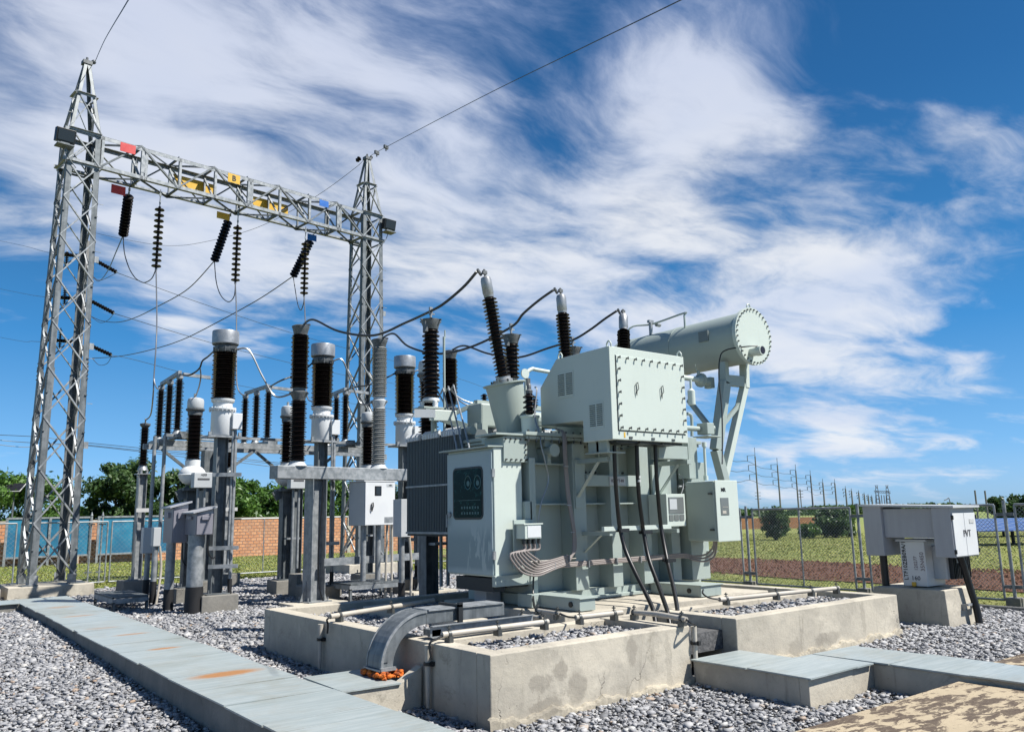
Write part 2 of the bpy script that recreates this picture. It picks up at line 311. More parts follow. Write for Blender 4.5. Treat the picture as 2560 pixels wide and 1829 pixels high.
# ---------------------------------------------------------------- pixel -> place helpers (camera geometry only, gives true positions)
def _t(px, py): return pxdir(px, py)
def PX(px, py, x): d = _t(px, py); return Vector(EYE + d*(x/d[0]))
def PY(px, py, y): d = _t(px, py); return Vector(EYE + d*(y/d[1]))
def PZ(px, py, z): d = _t(px, py); return Vector(EYE + d*((z-EYE[2])/d[2]))
def PD(px, py, D): d = _t(px, py); return Vector(EYE + d*(D/(d@_F)))
def ZAT(px, py, P):
    d = _t(px, py); return EYE[2] + d[2]*math.hypot(P[0], P[1])/math.hypot(d[0], d[1])

# ---------------------------------------------------------------- mesh builder
V3 = lambda *a: Vector(a if len(a) == 3 else a[0])
class MB:
    def __init__(s): s.v = []; s.f = []; s.sm = []
    def add(s, vs, fs, smooth=False):
        b = len(s.v); s.v += [tuple(v) for v in vs]; s.f += [tuple(i+b for i in f) for f in fs]; s.sm += [smooth]*len(fs); return s
    def box(s, x0, x1, y0, y1, z0, z1):
        if x0 > x1: x0, x1 = x1, x0
        if y0 > y1: y0, y1 = y1, y0
        if z0 > z1: z0, z1 = z1, z0
        return s.add([(x, y, z) for z in (z0, z1) for y in (y0, y1) for x in (x0, x1)], [(0, 2, 3, 1), (4, 5, 7, 6), (0, 1, 5, 4), (2, 6, 7, 3), (0, 4, 6, 2), (1, 3, 7, 5)])
    def rbox(s, c, sz, rz=0., rx=0., ry=0.):
        m = Matrix.Translation(c) @ Matrix.Rotation(rz, 4, 'Z') @ Matrix.Rotation(ry, 4, 'Y') @ Matrix.Rotation(rx, 4, 'X')
        h = [a/2 for a in sz]
        vs = [m @ Vector((x*h[0], y*h[1], z*h[2])) for z in (-1, 1) for y in (-1, 1) for x in (-1, 1)]
        return s.add(vs, [(0, 2, 3, 1), (4, 5, 7, 6), (0, 1, 5, 4), (2, 6, 7, 3), (0, 4, 6, 2), (1, 3, 7, 5)])
    def bar(s, p, q, w, h, up=(0, 0, 1)):
        p = Vector(p); q = Vector(q); d = (q-p)
        if d.length < 1e-6: return s
        d.normalize(); u = Vector(up)
        if abs(d.dot(u)) > .98: u = Vector((1, 0, 0)) if abs(d.x) < .9 else Vector((0, 1, 0))
        a = d.cross(u).normalized(); b = a.cross(d).normalized()
        vs = [e + a*(i*w/2) + b*(j*h/2) for e in (p, q) for j in (-1, 1) for i in (-1, 1)]
        return s.add(vs, [(0, 1, 3, 2), (4, 6, 7, 5), (0, 4, 5, 1), (2, 3, 7, 6), (0, 2, 6, 4), (1, 5, 7, 3)])
    def ang(s, p, q, w, a, b, t=.008):
        """angle iron from p to q: flanges of width w along directions a and b"""
        p = Vector(p); q = Vector(q); a = Vector(a).normalized(); b = Vector(b).normalized()
        for u, v in ((a, b), (b, a)):
            vs = [e + u*i + v*j for e in (p, q) for j in (0, t) for i in (0, w)]
            s.add(vs, [(0, 1, 3, 2), (4, 6, 7, 5), (0, 4, 5, 1), (2, 3, 7, 6), (0, 2, 6, 4), (1, 5, 7, 3)])
        return s
    def lathe(s, o, d, prof, n=20, caps=True, smooth=True):
        o = Vector(o); d = Vector(d).normalized(); u = Vector((0, 0, 1)) if abs(d.z) < .9 else Vector((1, 0, 0))
        a = d.cross(u).normalized(); b = d.cross(a).normalized(); vs = []; fs = []
        for (r, h) in prof:
            for i in range(n):
                t = 2*math.pi*i/n; vs.append(o + d*h + a*(r*math.cos(t)) + b*(r*math.sin(t)))
        for k in range(len(prof)-1):
            for i in range(n):
                j = (i+1) % n; fs.append((k*n+i, k*n+j, (k+1)*n+j, (k+1)*n+i))
        s.add(vs, fs, smooth)
        if caps:
            s.add(vs[:n], [tuple(range(n))]); s.add(vs[-n:], [tuple(reversed(range(n)))])
        return s
    def cyl(s, p, q, r0, r1=None, n=16, smooth=True):
        p = Vector(p); q = Vector(q); r1 = r0 if r1 is None else r1
        return s.lathe(p, q-p, [(r0, 0), (r1, (q-p).length)], n, True, smooth)
    def tube(s, pts, r, n=8, sub=6, closed=False):
        P = [Vector(p) for p in pts]
        if sub > 1 and len(P) > 2:
            Q = []
            for i in range(len(P)-1):
                p0 = P[max(i-1, 0)]; p1 = P[i]; p2 = P[i+1]; p3 = P[min(i+2, len(P)-1)]
                for j in range(sub):
                    t = j/sub; Q.append(.5*((2*p1) + (p2-p0)*t + (2*p0-5*p1+4*p2-p3)*t*t + (3*p1-p0-3*p2+p3)*t**3))
            Q.append(P[-1]); P = Q
        vs = []; fs = []; prev = None
        for i, p in enumerate(P):
            d = (P[min(i+1, len(P)-1)] - P[max(i-1, 0)]).normalized()
            if prev is None:
                u = Vector((0, 0, 1)) if abs(d.z) < .9 else Vector((1, 0, 0)); a = d.cross(u).normalized()
            else: a = (prev - d*prev.dot(d)).normalized()
            prev = a; b = d.cross(a)
            for k in range(n):
                t = 2*math.pi*k/n; vs.append(p + a*(r*math.cos(t)) + b*(r*math.sin(t)))
        for i in range(len(P)-1):
            for k in range(n):
                j = (k+1) % n; fs.append((i*n+k, i*n+j, (i+1)*n+j, (i+1)*n+k))
        s.add(vs, fs, True); s.add(vs[:n], [tuple(range(n))]); s.add(vs[-n:], [tuple(reversed(range(n)))])
        return s
    def prism(s, poly, ext):
        """poly: 3d points of a planar polygon, extruded by vector ext"""
        poly = [Vector(p) for p in poly]; e = Vector(ext); n = len(poly)
        vs = poly + [p+e for p in poly]
        return s.add(vs, [tuple(range(n)), tuple(reversed(range(n, 2*n)))] + [(i, i+n, (i+1) % n+n, (i+1) % n) for i in range(n)])
    def sphere(s, c, r, n=16, m=10, sc=(1, 1, 1)):
        c = Vector(c); vs = []; fs = []
        for i in range(m+1):
            ph = math.pi*i/m
            for j in range(n):
                t = 2*math.pi*j/n; vs.append(c + Vector((r*sc[0]*math.sin(ph)*math.cos(t), r*sc[1]*math.sin(ph)*math.sin(t), r*sc[2]*math.cos(ph))))
        for i in range(m):
            for j in range(n):
                k = (j+1) % n; fs.append((i*n+j, i*n+k, (i+1)*n+k, (i+1)*n+j))
        return s.add(vs, fs, True)
    def build(s, name, m, parent=None, bevel=0., loc=None):
        parent = cap_depth(parent)
        o = parent.location.copy() if parent is not None and loc is None else (Vector(loc) if loc is not None else Vector((0, 0, 0)))
        base = ORIG.get(parent.name, Vector((0, 0, 0))) if parent is not None else (Vector(loc) if loc is not None else Vector((0, 0, 0)))
        me = bpy.data.meshes.new(name)
        me.from_pydata([tuple(Vector(v)-base) for v in s.v], [], s.f)
        me.polygons.foreach_set('use_smooth', s.sm)
        me.materials.append(M[m] if isinstance(m, str) else m)
        bm = bmesh.new(); bm.from_mesh(me); bmesh.ops.recalc_face_normals(bm, faces=bm.faces)
        for e in bm.edges:
            if len(e.link_faces) == 2 and e.calc_face_angle(0) > R(38): e.smooth = False
        bm.to_mesh(me); bm.free(); me.update()
        ob = bpy.data.objects.new(name, me); S.collection.objects.link(ob)
        if parent is not None: ob.parent = parent; ORIG[ob.name] = base
        else: ob.location = base; ORIG[ob.name] = base
        if bevel:
            md = ob.modifiers.new('bevel', 'BEVEL'); md.width = bevel; md.segments = 2; md.limit_method = 'ANGLE'; md.angle_limit = R(50)
        return ob
ORIG = {}
def cap_depth(p):
    while p is not None and p.parent is not None and p.parent.parent is not None: p = p.parent
    return p
def tag(o, label=None, cat=None, group=None, kind=None):
    if label: o['label'] = label
    if cat: o['category'] = cat
    if group: o['group'] = group
    if kind: o['kind'] = kind
    return o
def thing(name, label, cat, loc, group=None):
    o = bpy.data.objects.new(name, None); S.collection.objects.link(o); o.location = Vector(loc); o.empty_display_size = .2
    ORIG[o.name] = Vector(loc); return tag(o, label, cat, group)
def copy_tree(root, loc, label, group=None):
    def cp(o, parent):
        c = o.copy(); S.collection.objects.link(c)
        if parent is not None: c.parent = parent
        for ch in o.children: cp(ch, c)
        return c
    r = cp(root, None); r.location = Vector(loc); r['label'] = label; ORIG[r.name] = Vector(loc)
    if group: r['group'] = group
    return r
def quad_frame(p0, p1, p3, w, h):
    """point on the panel spanned by p0->p1 (u) and p0->p3 (v)"""
    return Vector(p0) + (Vector(p1)-Vector(p0))*w + (Vector(p3)-Vector(p0))*h
def text(parent, s, c, u, v, size, m='ink', name='lettering', depth=.002, bold=0.):
    """flat raised letters centred at c, reading along u, upright along v"""
    parent = cap_depth(parent)
    cu = bpy.data.curves.new(name, 'FONT'); cu.body = s; cu.size = size; cu.align_x = 'CENTER'; cu.align_y = 'CENTER'; cu.extrude = depth; cu.offset = bold; cu.resolution_u = 2
    t = bpy.data.objects.new(name, cu); S.collection.objects.link(t); bpy.context.view_layer.update()
    me = bpy.data.meshes.new_from_object(t.evaluated_get(bpy.context.evaluated_depsgraph_get())); bpy.data.objects.remove(t)
    u = Vector(u).normalized(); v = Vector(v).normalized(); n = u.cross(v); base = ORIG[parent.name]
    mt = Matrix([[u.x, v.x, n.x, c[0]-base.x], [u.y, v.y, n.y, c[1]-base.y], [u.z, v.z, n.z, c[2]-base.z], [0, 0, 0, 1]])
    me.transform(mt); me.materials.clear(); me.materials.append(M[m]); me.name = name
    o = bpy.data.objects.new(name, me); S.collection.objects.link(o); o.parent = parent; ORIG[o.name] = base
    return o
def sheds(z0, z1, n, rc, rs, drop=.35, alt=0.):
    """profile (r,h) of a shed insulator from h=z0 up to z1"""
    p = [(rc, z0)]; st = (z1-z0)/n
    for i in range(n):
        a = z0 + st*i; r = rs - (alt if i % 2 else 0)
        p += [(rc, a+st*.35), (r*.985, a+st*(.55-drop)), (r, a+st*(.64-drop)), (r*.97, a+st*(.72-drop)), (rc*1.03, a+st*.80)]
    return p + [(rc, z1)]
def ground_z(x, y):
    a = x*_F[0]+y*_F[1]
    g = .0 + .16*np.clip((a-7.0)/6.0, 0, 1)
    return g
# ================================================================ GROUND AND CIVIL WORKS
def field_z(D): return -.012*np.clip(D-32, 0, 125)
def make_field():
    Ds = [-40, -10, 0, 6, 12, 20, 28, 32, 40, 60, 80, 110, 157, 250, 500, 1200, 3000, 7000]; Ls = [-6500, -2000, -600, -200, -80, -40, -20, 0, 20, 40, 80, 200, 600, 2000, 6500]
    mb = MB(); vs = []; n = len(Ls)
    for D in Ds:
        for L in Ls: p = D*_F + L*_R; vs.append((p[0], p[1], float(field_z(D))-.02))
    fs = [(i*n+j, i*n+j+1, (i+1)*n+j+1, (i+1)*n+j) for i in range(len(Ds)-1) for j in range(n-1)]
    mb.add(vs, fs); return tag(mb.build('ground', 'field'), kind='structure')
make_field()
def gz(x, y):
    a = x*_F[0]+y*_F[1]
    g = .02 + .13*np.clip((a-7.0)/6.0, 0, 1) - .11*np.clip((x-11.5)/3, 0, 1)
    return g
def pad():
    xs = np.linspace(-8, 15.35, 60); ys = np.linspace(-4, 23.6, 70); vs = [(x, y, float(gz(x, y))-.025) for x in xs for y in ys]; n = len(ys)
    fs = [(i*n+j, (i+1)*n+j, (i+1)*n+j+1, i*n+j+1) for i in range(len(xs)-1) for j in range(n-1)]
    mb = MB().add(vs, fs, True); return tag(mb.build('gravel_ground', 'gravel_bed'), kind='structure')
pad()
# dirt strip beyond the right fence
def dirt():
    mb = MB(); near = []; far = []
    for t in np.linspace(0, 1, 30):
        y = 32 - 52*t
        near.append((20.0 + .9*math.sin(t*9) + .35*math.sin(t*31) - 1.2*t, y, .004-.012*max(0, 20-12)*0)); far.append((26.2 + .8*math.sin(t*7+1) + .4*math.sin(t*25) - 3.5*t, y, .004))
    vs = near+far; n = len(near); fs = [(i, i+1, n+i+1, n+i) for i in range(n-1)]
    tag(mb.add(vs, fs).build('earth_strip', 'dirt'), kind='structure')
dirt()
def clods():
    r_ = np.random.default_rng(3); mb = MB()
    for i in range(9000):
        y = r_.uniform(-4, 30); x = r_.uniform(20.2, 26.2)-2.4*(32-y)/52; s_ = r_.uniform(.02, .065)*r_.choice([.5, 1, 1.3]); c = np.array([x, y, .0]); q = np.array([(-1, -1, -.3), (1, -1, -.3), (1, 1, -.3), (-1, 1, -.3), (0, 0, 1)])*r_.uniform(.5, 1.1, (5, 3))*s_
        mb.add([tuple(c+v) for v in q], [(0, 1, 4), (1, 2, 4), (2, 3, 4), (3, 0, 4)])
    tag(mb.build('earth_clods', 'dirt'), 'loose reddish clods lying on the ploughed earth strip', 'soil', kind='stuff')
clods()

# --- kerb along the right edge of the pad
mb = MB(); mb.box(15.3, 15.45, -2, 12.4, -.1, .09); mb.box(11.4, 15.3, 12.25, 12.4, -.1, .13)
tag(mb.build('kerb', 'concrete_dk', bevel=.01), kind='structure')

# --- concrete basin round the transformer
HB = .63
t = thing('concrete_basin', 'low weathered concrete oil basin with stepped outline holding gravel round the transformer', 'concrete basin', (7.5, 8.3, 0))
mb = MB(); Zb = -.12
def wall(x0, x1, y0, y1, z1=HB): mb.box(x0, x1, y0, y1, Zb, z1)
wall(4.25, 6.80, 5.82, 6.02); wall(4.25, 4.45, 6.02, 10.65); wall(4.25, 11.0, 10.65, 10.85)
wall(6.60, 6.80, 6.02, 6.95); wall(7.54, 11.0, 5.80, 6.00); wall(7.54, 7.74, 6.00, 6.95); wall(10.8, 11.0, 6.0, 10.65)
mb.build('outer_wall', 'concrete', t, bevel=.012)
mb = MB()
def rough(p, q, nrm, n):
    p, q, nrm = Vector(p), Vector(q), Vector(nrm); vs = []
    for i in range(n+1):
        b = p+(q-p)*(i/n); h = .10+.022*math.sin(i*.23+1)+.012*math.sin(i*.71)+random.uniform(-.007, .007); w = .012+random.uniform(-.003, .003)
        vs += [b+nrm*(w+.012)+Vector((0, 0, -.1)), b+nrm*w+Vector((0, 0, h-.02)), b+nrm*(w*.3)+Vector((0, 0, h)), b-nrm*.03+Vector((0, 0, h+.004))]
    mb.add(vs, [(i*4+j, (i+1)*4+j, (i+1)*4+j+1, i*4+j+1) for i in range(n) for j in range(3)])
rough((4.22, 5.80, 0), (6.82, 5.80, 0), (0, -1, 0), 110); rough((7.54, 5.78, .04), (11.0, 5.78, .08), (0, -1, 0), 140)
mb.build('mortar_skirt', 'mortar', t)
mb = MB(); mb.box(4.45, 6.60, 6.86, 7.02, 0, HB-.01); mb.box(7.74, 10.8, 6.86, 7.02, 0, HB-.01); mb.box(6.6, 7.74, 6.95, 7.02, 0, HB-.012)
mb.build('inner_wall', 'concrete', t, bevel=.01)
mb = MB(); mb.box(6.35, 10.2, 7.25, 9.75, .0, .655); mb.box(5.35, 5.75, 7.9, 10.2, 0, .62)
mb.build('plinth_slab', 'concrete', t, bevel=.012)
mb = MB(); mb.box(4.45, 10.8, 6.0, 10.65, .3, .50); mb.build('gravel_fill', 'gravel_bed', t)

# --- foundations
def plinth(x0, x1, y0, y1, z0, z1, label, flare=0., group='concrete equipment footings', lowstep=None, m='concrete_dk'):
    cx, cy = (x0+x1)/2, (y0+y1)/2; t = MB(); f = flare
    vs = [(x0-f, y0-f, z0), (x1+f, y0-f, z0), (x1+f, y1+f, z0), (x0-f, y1+f, z0), (x0, y0, z1), (x1, y0, z1), (x1, y1, z1), (x0, y1, z1)]
    t.add(vs, [(3, 2, 1, 0), (4, 5, 6, 7), (0, 1, 5, 4), (1, 2, 6, 5), (2, 3, 7, 6), (3, 0, 4, 7)])
    if lowstep: t.box(*lowstep)
    o = t.build('concrete_footing', m, loc=(cx, cy, z0), bevel=.012); return tag(o, label, 'concrete footing', group)

# --- left cable trench
TZ = .30
t = thing('cable_trench', 'long low concrete cable trench walls running from the foreground to the gantry foot', 'cable trench', (2.9, 8, 0))
mb = MB(); mb.box(2.47, 2.57, -3, 18.6, -.15, TZ-.012); mb.box(3.27, 3.37, -3, 6.86, -.15, TZ-.012); mb.box(3.27, 3.37, 7.66, 19.4, -.15, TZ-.012)
mb.box(-9, 2.47, 18.5, 18.6, -.15, TZ-.012); mb.box(-9, 3.27, 19.3, 19.4, -.15, TZ-.012)
mb.build('trench_wall', 'concrete_dk', t, bevel=.008)
mb = MB(); mb.prism([(3.37, 6.86, -.1), (4.22, 6.86, -.1), (4.22, 6.86, .42), (3.98, 6.86, TZ-.012), (3.37, 6.86, TZ-.012)], (0, .1, 0))
mb.build('branch_wall', 'concrete', t, bevel=.006); mb = MB(); mb.box(3.37, 4.24, 7.56, 7.66, -.1, TZ-.012); mb.build('branch_wall', 'concrete', t, bevel=.006)
mb = MB(); mb.box(2.57, 3.27, -3, 18.5, -.2, -.05); mb.build('trench_floor', 'concrete_dk', t)
def cover(x0, x1, y0, y1, label, z=TZ, rz=0., grp='steel plates covering the left cable trench'):
    cx, cy = (x0+x1)/2, (y0+y1)/2; mb = MB(); mb.rbox((cx+random.uniform(-.012, .012), cy, z), (x1-x0, y1-y0, .014), rz+random.uniform(-.006, .006), random.uniform(-.010, .010), random.uniform(-.008, .008))
    o = mb.build('trench_cover', 'cover', loc=(cx, cy, z)); return tag(o, label, 'trench cover', grp)
RUST += [(2.93, 8.42, .40, .17, 1.), (2.93, 10.55, .22, .10, .95), (2.95, 12.2, .26, .09, .7), (2.80, 13.2, .26, .10, .4), (2.85, 15.2, .30, .12, .6), (2.9, 17.0, .26, .2, .5), (3.05, 9.7, .10, .05, .15), (2.9, 5.15, .22, .05, .3)]
M['cover'] = mat('galvanised_plate', rough=.5, build=f_cover)
y = 18.45; i = 0; lab = []
edges = []
while y > 1.2:
    w = [.78, .82, .30, .86, .80][i % 5]; edges.append((y-w+.018, y)); y -= w; i += 1
N = len(edges)
ords = ['farthest', 'second farthest', 'third farthest', 'fourth farthest', 'fifth farthest', 'sixth farthest', 'seventh farthest', 'eighth farthest', 'ninth farthest', 'tenth farthest', 'eleventh farthest', 'twelfth farthest', 'thirteenth farthest', 'fourteenth farthest', 'fifteenth farthest', 'sixteenth farthest', 'seventeenth farthest', 'eighteenth farthest', 'nineteenth farthest', 'twentieth farthest', 'twenty-first farthest', 'twenty-second farthest', 'twenty-third farthest', 'twenty-fourth farthest', 'twenty-fifth farthest', 'twenty-sixth farthest']
for i, (a, b) in enumerate(edges):
    cy = (a+b)/2; rusty = [r for r in RUST if a < r[1] < b and r[4] > .4]
    big = any(r[2] > .35 for r in rusty)
    wd = 'with largest orange rust patch' if big else ('with orange rust stain' if rusty else 'of plain grey steel')
    nar = 'narrow ' if b-a < .5 else ''
    cover(2.44, 3.40, a, b, f'{nar}trench plate {wd}, {ords[i]} on left trench', TZ + .0015*(i % 2))
cover(3.405, 3.99, 6.84, 7.67, 'plate on the short branch of the left trench, beside the orange foam', TZ+.002)
for i in range(5): cover(2.44-.8*(i+1)+.006, 2.44-.8*i, 18.45, 19.42, f'pale plate on the far cross trench by the left gantry foot, {ords[i][:-9]} leftwards' if i else 'pale plate on far cross trench touching the square corner plate')
cover(2.446, 3.40, 18.46, 19.42, 'square plate at the far corner where the left trench turns')

# --- right cable trench
t = thing('cable_trench', 'short stepped concrete cable trench in front of the basin notch at right', 'cable trench', (7.3, 4.9, 0))
mb = MB(); z1 = TZ-.012
mb.box(6.80, 6.90, 4.58, 5.78, -.1, z1); mb.box(6.80, 7.95, 4.48, 4.58, -.1, z1); mb.box(7.90, 8.0, -2, 4.48, -.1, z1); mb.box(8.52, 8.62, -2, 5.08, -.1, z1); mb.box(7.56, 8.52, 4.98, 5.08, -.1, z1)
mb.build('trench_wall', 'concrete', t, bevel=.008)
g = 'steel plates covering the right cable trench'
cover(6.76, 7.555, 5.12, 5.79, 'plate reaching into the basin notch on the right trench', grp=g); cover(6.76, 7.555, 4.44, 5.112, 'near corner plate of the right trench with a small dark mark', TZ+.001, grp=g)
cover(7.56, 7.86, 4.44, 5.112, 'narrow plate in the middle of the right trench', TZ, grp=g); cover(7.868, 8.66, 4.30, 5.112, 'outer corner plate where the right trench turns toward the viewer', TZ+.001, grp=g)
yy = 4.294
for i in range(4): cover(7.868, 8.66, yy-.74+.006, yy, ['plate just beyond the turn of the right trench', 'next plate along the right trench beside the blotched slab', 'plate of the right trench at the right picture edge', 'last plate of the right trench'][i], TZ, grp=g); yy -= .74

# --- blotched road slabs
mb = MB(); mb.box(1.5, 7.86, -6, 3.66, -.1, .245); tag(mb.build('road', 'road', bevel=.012), kind='structure')
mb = MB(); mb.box(8.68, 12.5, -6, 3.85, -.1, .245); tag(mb.build('pavement', 'road', bevel=.012), kind='structure')

# ---------------------------------------------------------------- crushed stone
def stones():
    P = []
    protos = []
    base = np.array([(x, y, z) for z in (-1, 1) for y in (-1, 1) for x in (-1, 1)], float)
    faces = np.array([(0, 2, 3), (0, 3, 1), (4, 5, 7), (4, 7, 6), (0, 1, 5), (0, 5, 4), (2, 6, 7), (2, 7, 3), (0, 4, 6), (0, 6, 2), (1, 3, 7), (1, 7, 5)])
    for i in range(60):
        q = base*rng.uniform(.45, 1.0, (8, 3)); q *= np.array([1.1, rng.uniform(.55, .95), rng.uniform(.30, .62)]); q[:, :2] += q[:, 2:]*rng.uniform(-.7, .7, 2)
        if i % 3 == 0: q[rng.integers(0, 8)] *= 1.35
        protos.append(q)
    protos = np.array(protos)
    excl = [(2.47, 3.37, -3, 18.6), (3.3, 4.3, 6.9, 7.62), (4.2, 6.82, 5.78, 6.04), (4.25, 4.45, 6, 10.8), (6.6, 7.74, 5.8, 6.95), (7.54, 11.0, 5.78, 6.02), (10.8, 11, 6, 10.8), (4.25, 11, 10.65, 10.85),
            (4.45, 6.6, 6.86, 7.02), (7.74, 10.8, 6.86, 7.02), (6.35, 10.2, 7.25, 9.75), (5.35, 5.75, 7.9, 10.2), (6.8, 8.65, 4.45, 5.1), (6.8, 7.56, 5.0, 5.8), (7.88, 8.64, -3, 4.5), (1.5, 7.86, -6, 3.66), (8.68, 12.5, -6, 3.85), (12.15, 13.25, 5.65, 6.85), (-9, 3.4, 18.5, 19.4), (6.8, 7.54, 5.8, 7.3)]
    def inside_basin(x, y): return (x > 4.45) & (x < 10.8) & (y > 6.02) & (y < 10.65)
    out = []
    def region(x0, x1, y0, y1, dens, zfun, smin, smax):
        n = int((x1-x0)*(y1-y0)*dens); x = rng.uniform(x0, x1, n); y = rng.uniform(y0, y1, n)
        a = x*_F[0]+y*_F[1]; keep = a > 2.2
        l = x*_R[0]+y*_R[1]; keep &= (np.abs(l) < a*.66+.6)
        u = 914.5 + FPX*(1.8)/np.maximum(a, .1); keep &= True
        D = np.maximum(a, 4.); keep &= rng.uniform(0, 1, n) < np.clip((9.5/D)**1.25, 0, 1)
        # below the frame
        keep &= (a > 3.0)
        for (p, q, r, s) in excl: keep &= ~((x > p) & (x < q) & (y > r) & (y < s))
        x, y, D = x[keep], y[keep], D[keep]
        s = rng.uniform(smin, smax, len(x))*np.clip((D/9.5)**.45, 1, 1.6)*rng.choice([.45, .7, 1., 1.45], len(x), p=[.25, .33, .34, .08]); z = zfun(x, y) + rng.uniform(-.012, .018, len(x))
        out.append((x, y, z, s))
    region(-3, 2.48, 2.5, 18.5, 1150, gz, .014, .032)
    region(3.36, 4.27, 3.6, 11, 1150, gz, .014, .032)
    region(3.36, 15.3, 10.85, 23, 1150, gz, .014, .032)
    region(4.2, 15.3, 3.6, 5.85, 1150, gz, .014, .032)
    region(11.0, 15.3, 5.8, 12.2, 1150, gz, .014, .032)
    region(12.5, 15.3, 2, 3.7, 900, gz, .018, .034)
    region(-6, 3.4, 19.4, 22, 700, gz, .02, .034)
    region(4.47, 10.78, 6.04, 10.63, 1000, lambda x, y: np.where(y < 6.86, .545, .51)+0*x, .018, .032)
    x, y, z, s = [np.concatenate([o[i] for o in out]) for i in range(4)]
    n = len(x); k = rng.integers(0, 60, n); th = rng.uniform(0, 2*math.pi, n); tx = rng.normal(0, .5, n)
    q = protos[k]*s[:, None, None]
    c, si = np.cos(tx)[:, None], np.sin(tx)[:, None]; qy = q[:, :, 1]*c - q[:, :, 2]*si; qz = q[:, :, 1]*si + q[:, :, 2]*c
    c, si = np.cos(th)[:, None], np.sin(th)[:, None]; X = q[:, :, 0]*c - qy*si; Y = q[:, :, 0]*si + qy*c
    V = np.stack([X+x[:, None], Y+y[:, None], qz+z[:, None]], 2).reshape(-1, 3)
    Fc = (faces[None]+(np.arange(n)*8)[:, None, None]).reshape(-1, 3)
    me = bpy.data.meshes.new('gravel'); me.vertices.add(len(V)); me.vertices.foreach_set('co', V.astype(np.float32).ravel())
    me.loops.add(len(Fc)*3); me.loops.foreach_set('vertex_index', Fc.astype(np.int32).ravel()); me.polygons.add(len(Fc)); me.polygons.foreach_set('loop_start', np.arange(0, len(Fc)*3, 3, dtype=np.int32)); me.polygons.foreach_set('loop_total', np.full(len(Fc), 3, np.int32))
    me.update(calc_edges=True); me.materials.append(M['stone']); o = bpy.data.objects.new('gravel', me); S.collection.objects.link(o)
    tag(o, 'loose grey crushed stone covering the yard and filling the basin', 'gravel', kind='stuff'); print('stones', n)
stones()

def blades():
    """short rough grass: thin triangles"""
    n = 320000; a = rng.uniform(0, 1, n)
    x = np.empty(n); y = np.empty(n)
    h = n*2//3   # right meadow
    x[:h] = 15.5 + (rng.uniform(0, 1, h)**2.1)*55; y[:h] = rng.uniform(-6, 60, h)
    x[h:] = rng.uniform(-3, 17, n-h); y[h:] = 22.5 + rng.uniform(0, 1, n-h)**1.3*20
    lx = x*_R[0]+y*_R[1]; D = x*_F[0]+y*_F[1]; keep = np.abs(lx) < D*.65+1
    wv = .8*np.sin(y*1.3)+.5*np.sin(y*3.1+1)+.35*np.sin(y*7.7); fz = rng.normal(0, .45, n)
    dirtm = (x > 20.3-1.2*(32-y)/52+wv*.5+fz+.5) & (x < 26.3-3.5*(32-y)/52+wv*.6+fz-.6); keep &= ~(dirtm & (rng.uniform(0, 1, n) < .97))
    keep &= ~((x < 15.3) & (y < 23.4))
    x, y, D = x[keep], y[keep], D[keep]; n = len(x)
    hh = rng.uniform(.015, .05, n)*np.clip(D/20, .8, 1.3); w = rng.uniform(.006, .016, n)*np.clip(D/18, .8, 2.2); th = rng.uniform(0, math.pi, n); z = field_z(D)-.02
    lean = rng.normal(0, .05, (n, 2)); ax_ = np.cos(th)*w; ay_ = np.sin(th)*w
    V = np.stack([np.stack([x-ax_, y-ay_, z], 1), np.stack([x+ax_, y+ay_, z], 1), np.stack([x+lean[:, 0], y+lean[:, 1], z+hh], 1)], 1).reshape(-1, 3)
    me = bpy.data.meshes.new('grass'); me.vertices.add(3*n); me.vertices.foreach_set('co', V.astype(np.float32).ravel()); me.loops.add(3*n); me.loops.foreach_set('vertex_index', np.arange(3*n, dtype=np.int32))
    me.polygons.add(n); me.polygons.foreach_set('loop_start', np.arange(0, 3*n, 3, dtype=np.int32)); me.polygons.foreach_set('loop_total', np.full(n, 3, np.int32)); me.update(calc_edges=True)
    me.materials.append(M['grass']); o = bpy.data.objects.new('grass', me); S.collection.objects.link(o); tag(o, 'rough green grass growing on both sides of the wire fence', 'grass', kind='stuff')
blades()
# ================================================================ POWER TRANSFORMER
T = thing('power_transformer', 'large grey-green oil transformer with three tilted brown bushings and a round conservator', 'transformer', (8.2, 8.8, .655))
YP = 8.40; YR = 8.13    # panel plane, rib plane
mb = MB(); mb.box(6.65, 9.9, YP, 9.5, .80, 2.78)
# front stiffener ribs (box sections) and horizontal flats
ribs = [(7.34, 7.56), (8.02, 8.20), (8.62, 8.80), (9.22, 9.40)]
tank = mb.build('tank', 'paint', T, bevel=.006)
for a, b in ribs: MB().box(a, b, YR, YP, .80, 2.70).build('rib', 'paint', tank, bevel=.006)
mb = MB(); mb.box(9.52, 9.92, 8.03, YP, .80, 2.5); mb.build('corner_post', 'paint', tank, bevel=.008)
mb = MB(); mb.box(6.63, 6.73, 8.17, YP, .8, 2.5); mb.build('corner_post', 'paint', tank, bevel=.006)
for z in (1.90, 2.42):
    for a, b in ((6.74, 7.33), (7.57, 8.01), (8.21, 8.61), (8.81, 9.21)):
        if z > 2 and a > 7: continue
        MB().box(a, b, 8.22, YP, z, z+.018).build('stiffener', 'paint', tank)
mb = MB(); mb.box(6.55, 10.0, 8.12, 9.6, 2.785, 2.83); mb.box(6.58, 9.97, 8.15, 9.57, 2.74, 2.78); mb.build('cover', 'paint', T, bevel=.004)
mb = MB()
for x in np.arange(6.62, 9.95, .13): mb.cyl((x, 8.16, 2.70), (x, 8.16, 2.86), .013, n=6)
mb.build('cover_bolts', 'bolt', T)
mb = MB(); mb.box(6.60, 9.95, 8.24, 9.52, .665, .80); mb.box(6.9, 9.6, 8.19, 8.24, .665, .71); base = mb.build('base', 'paint', T, bevel=.005)
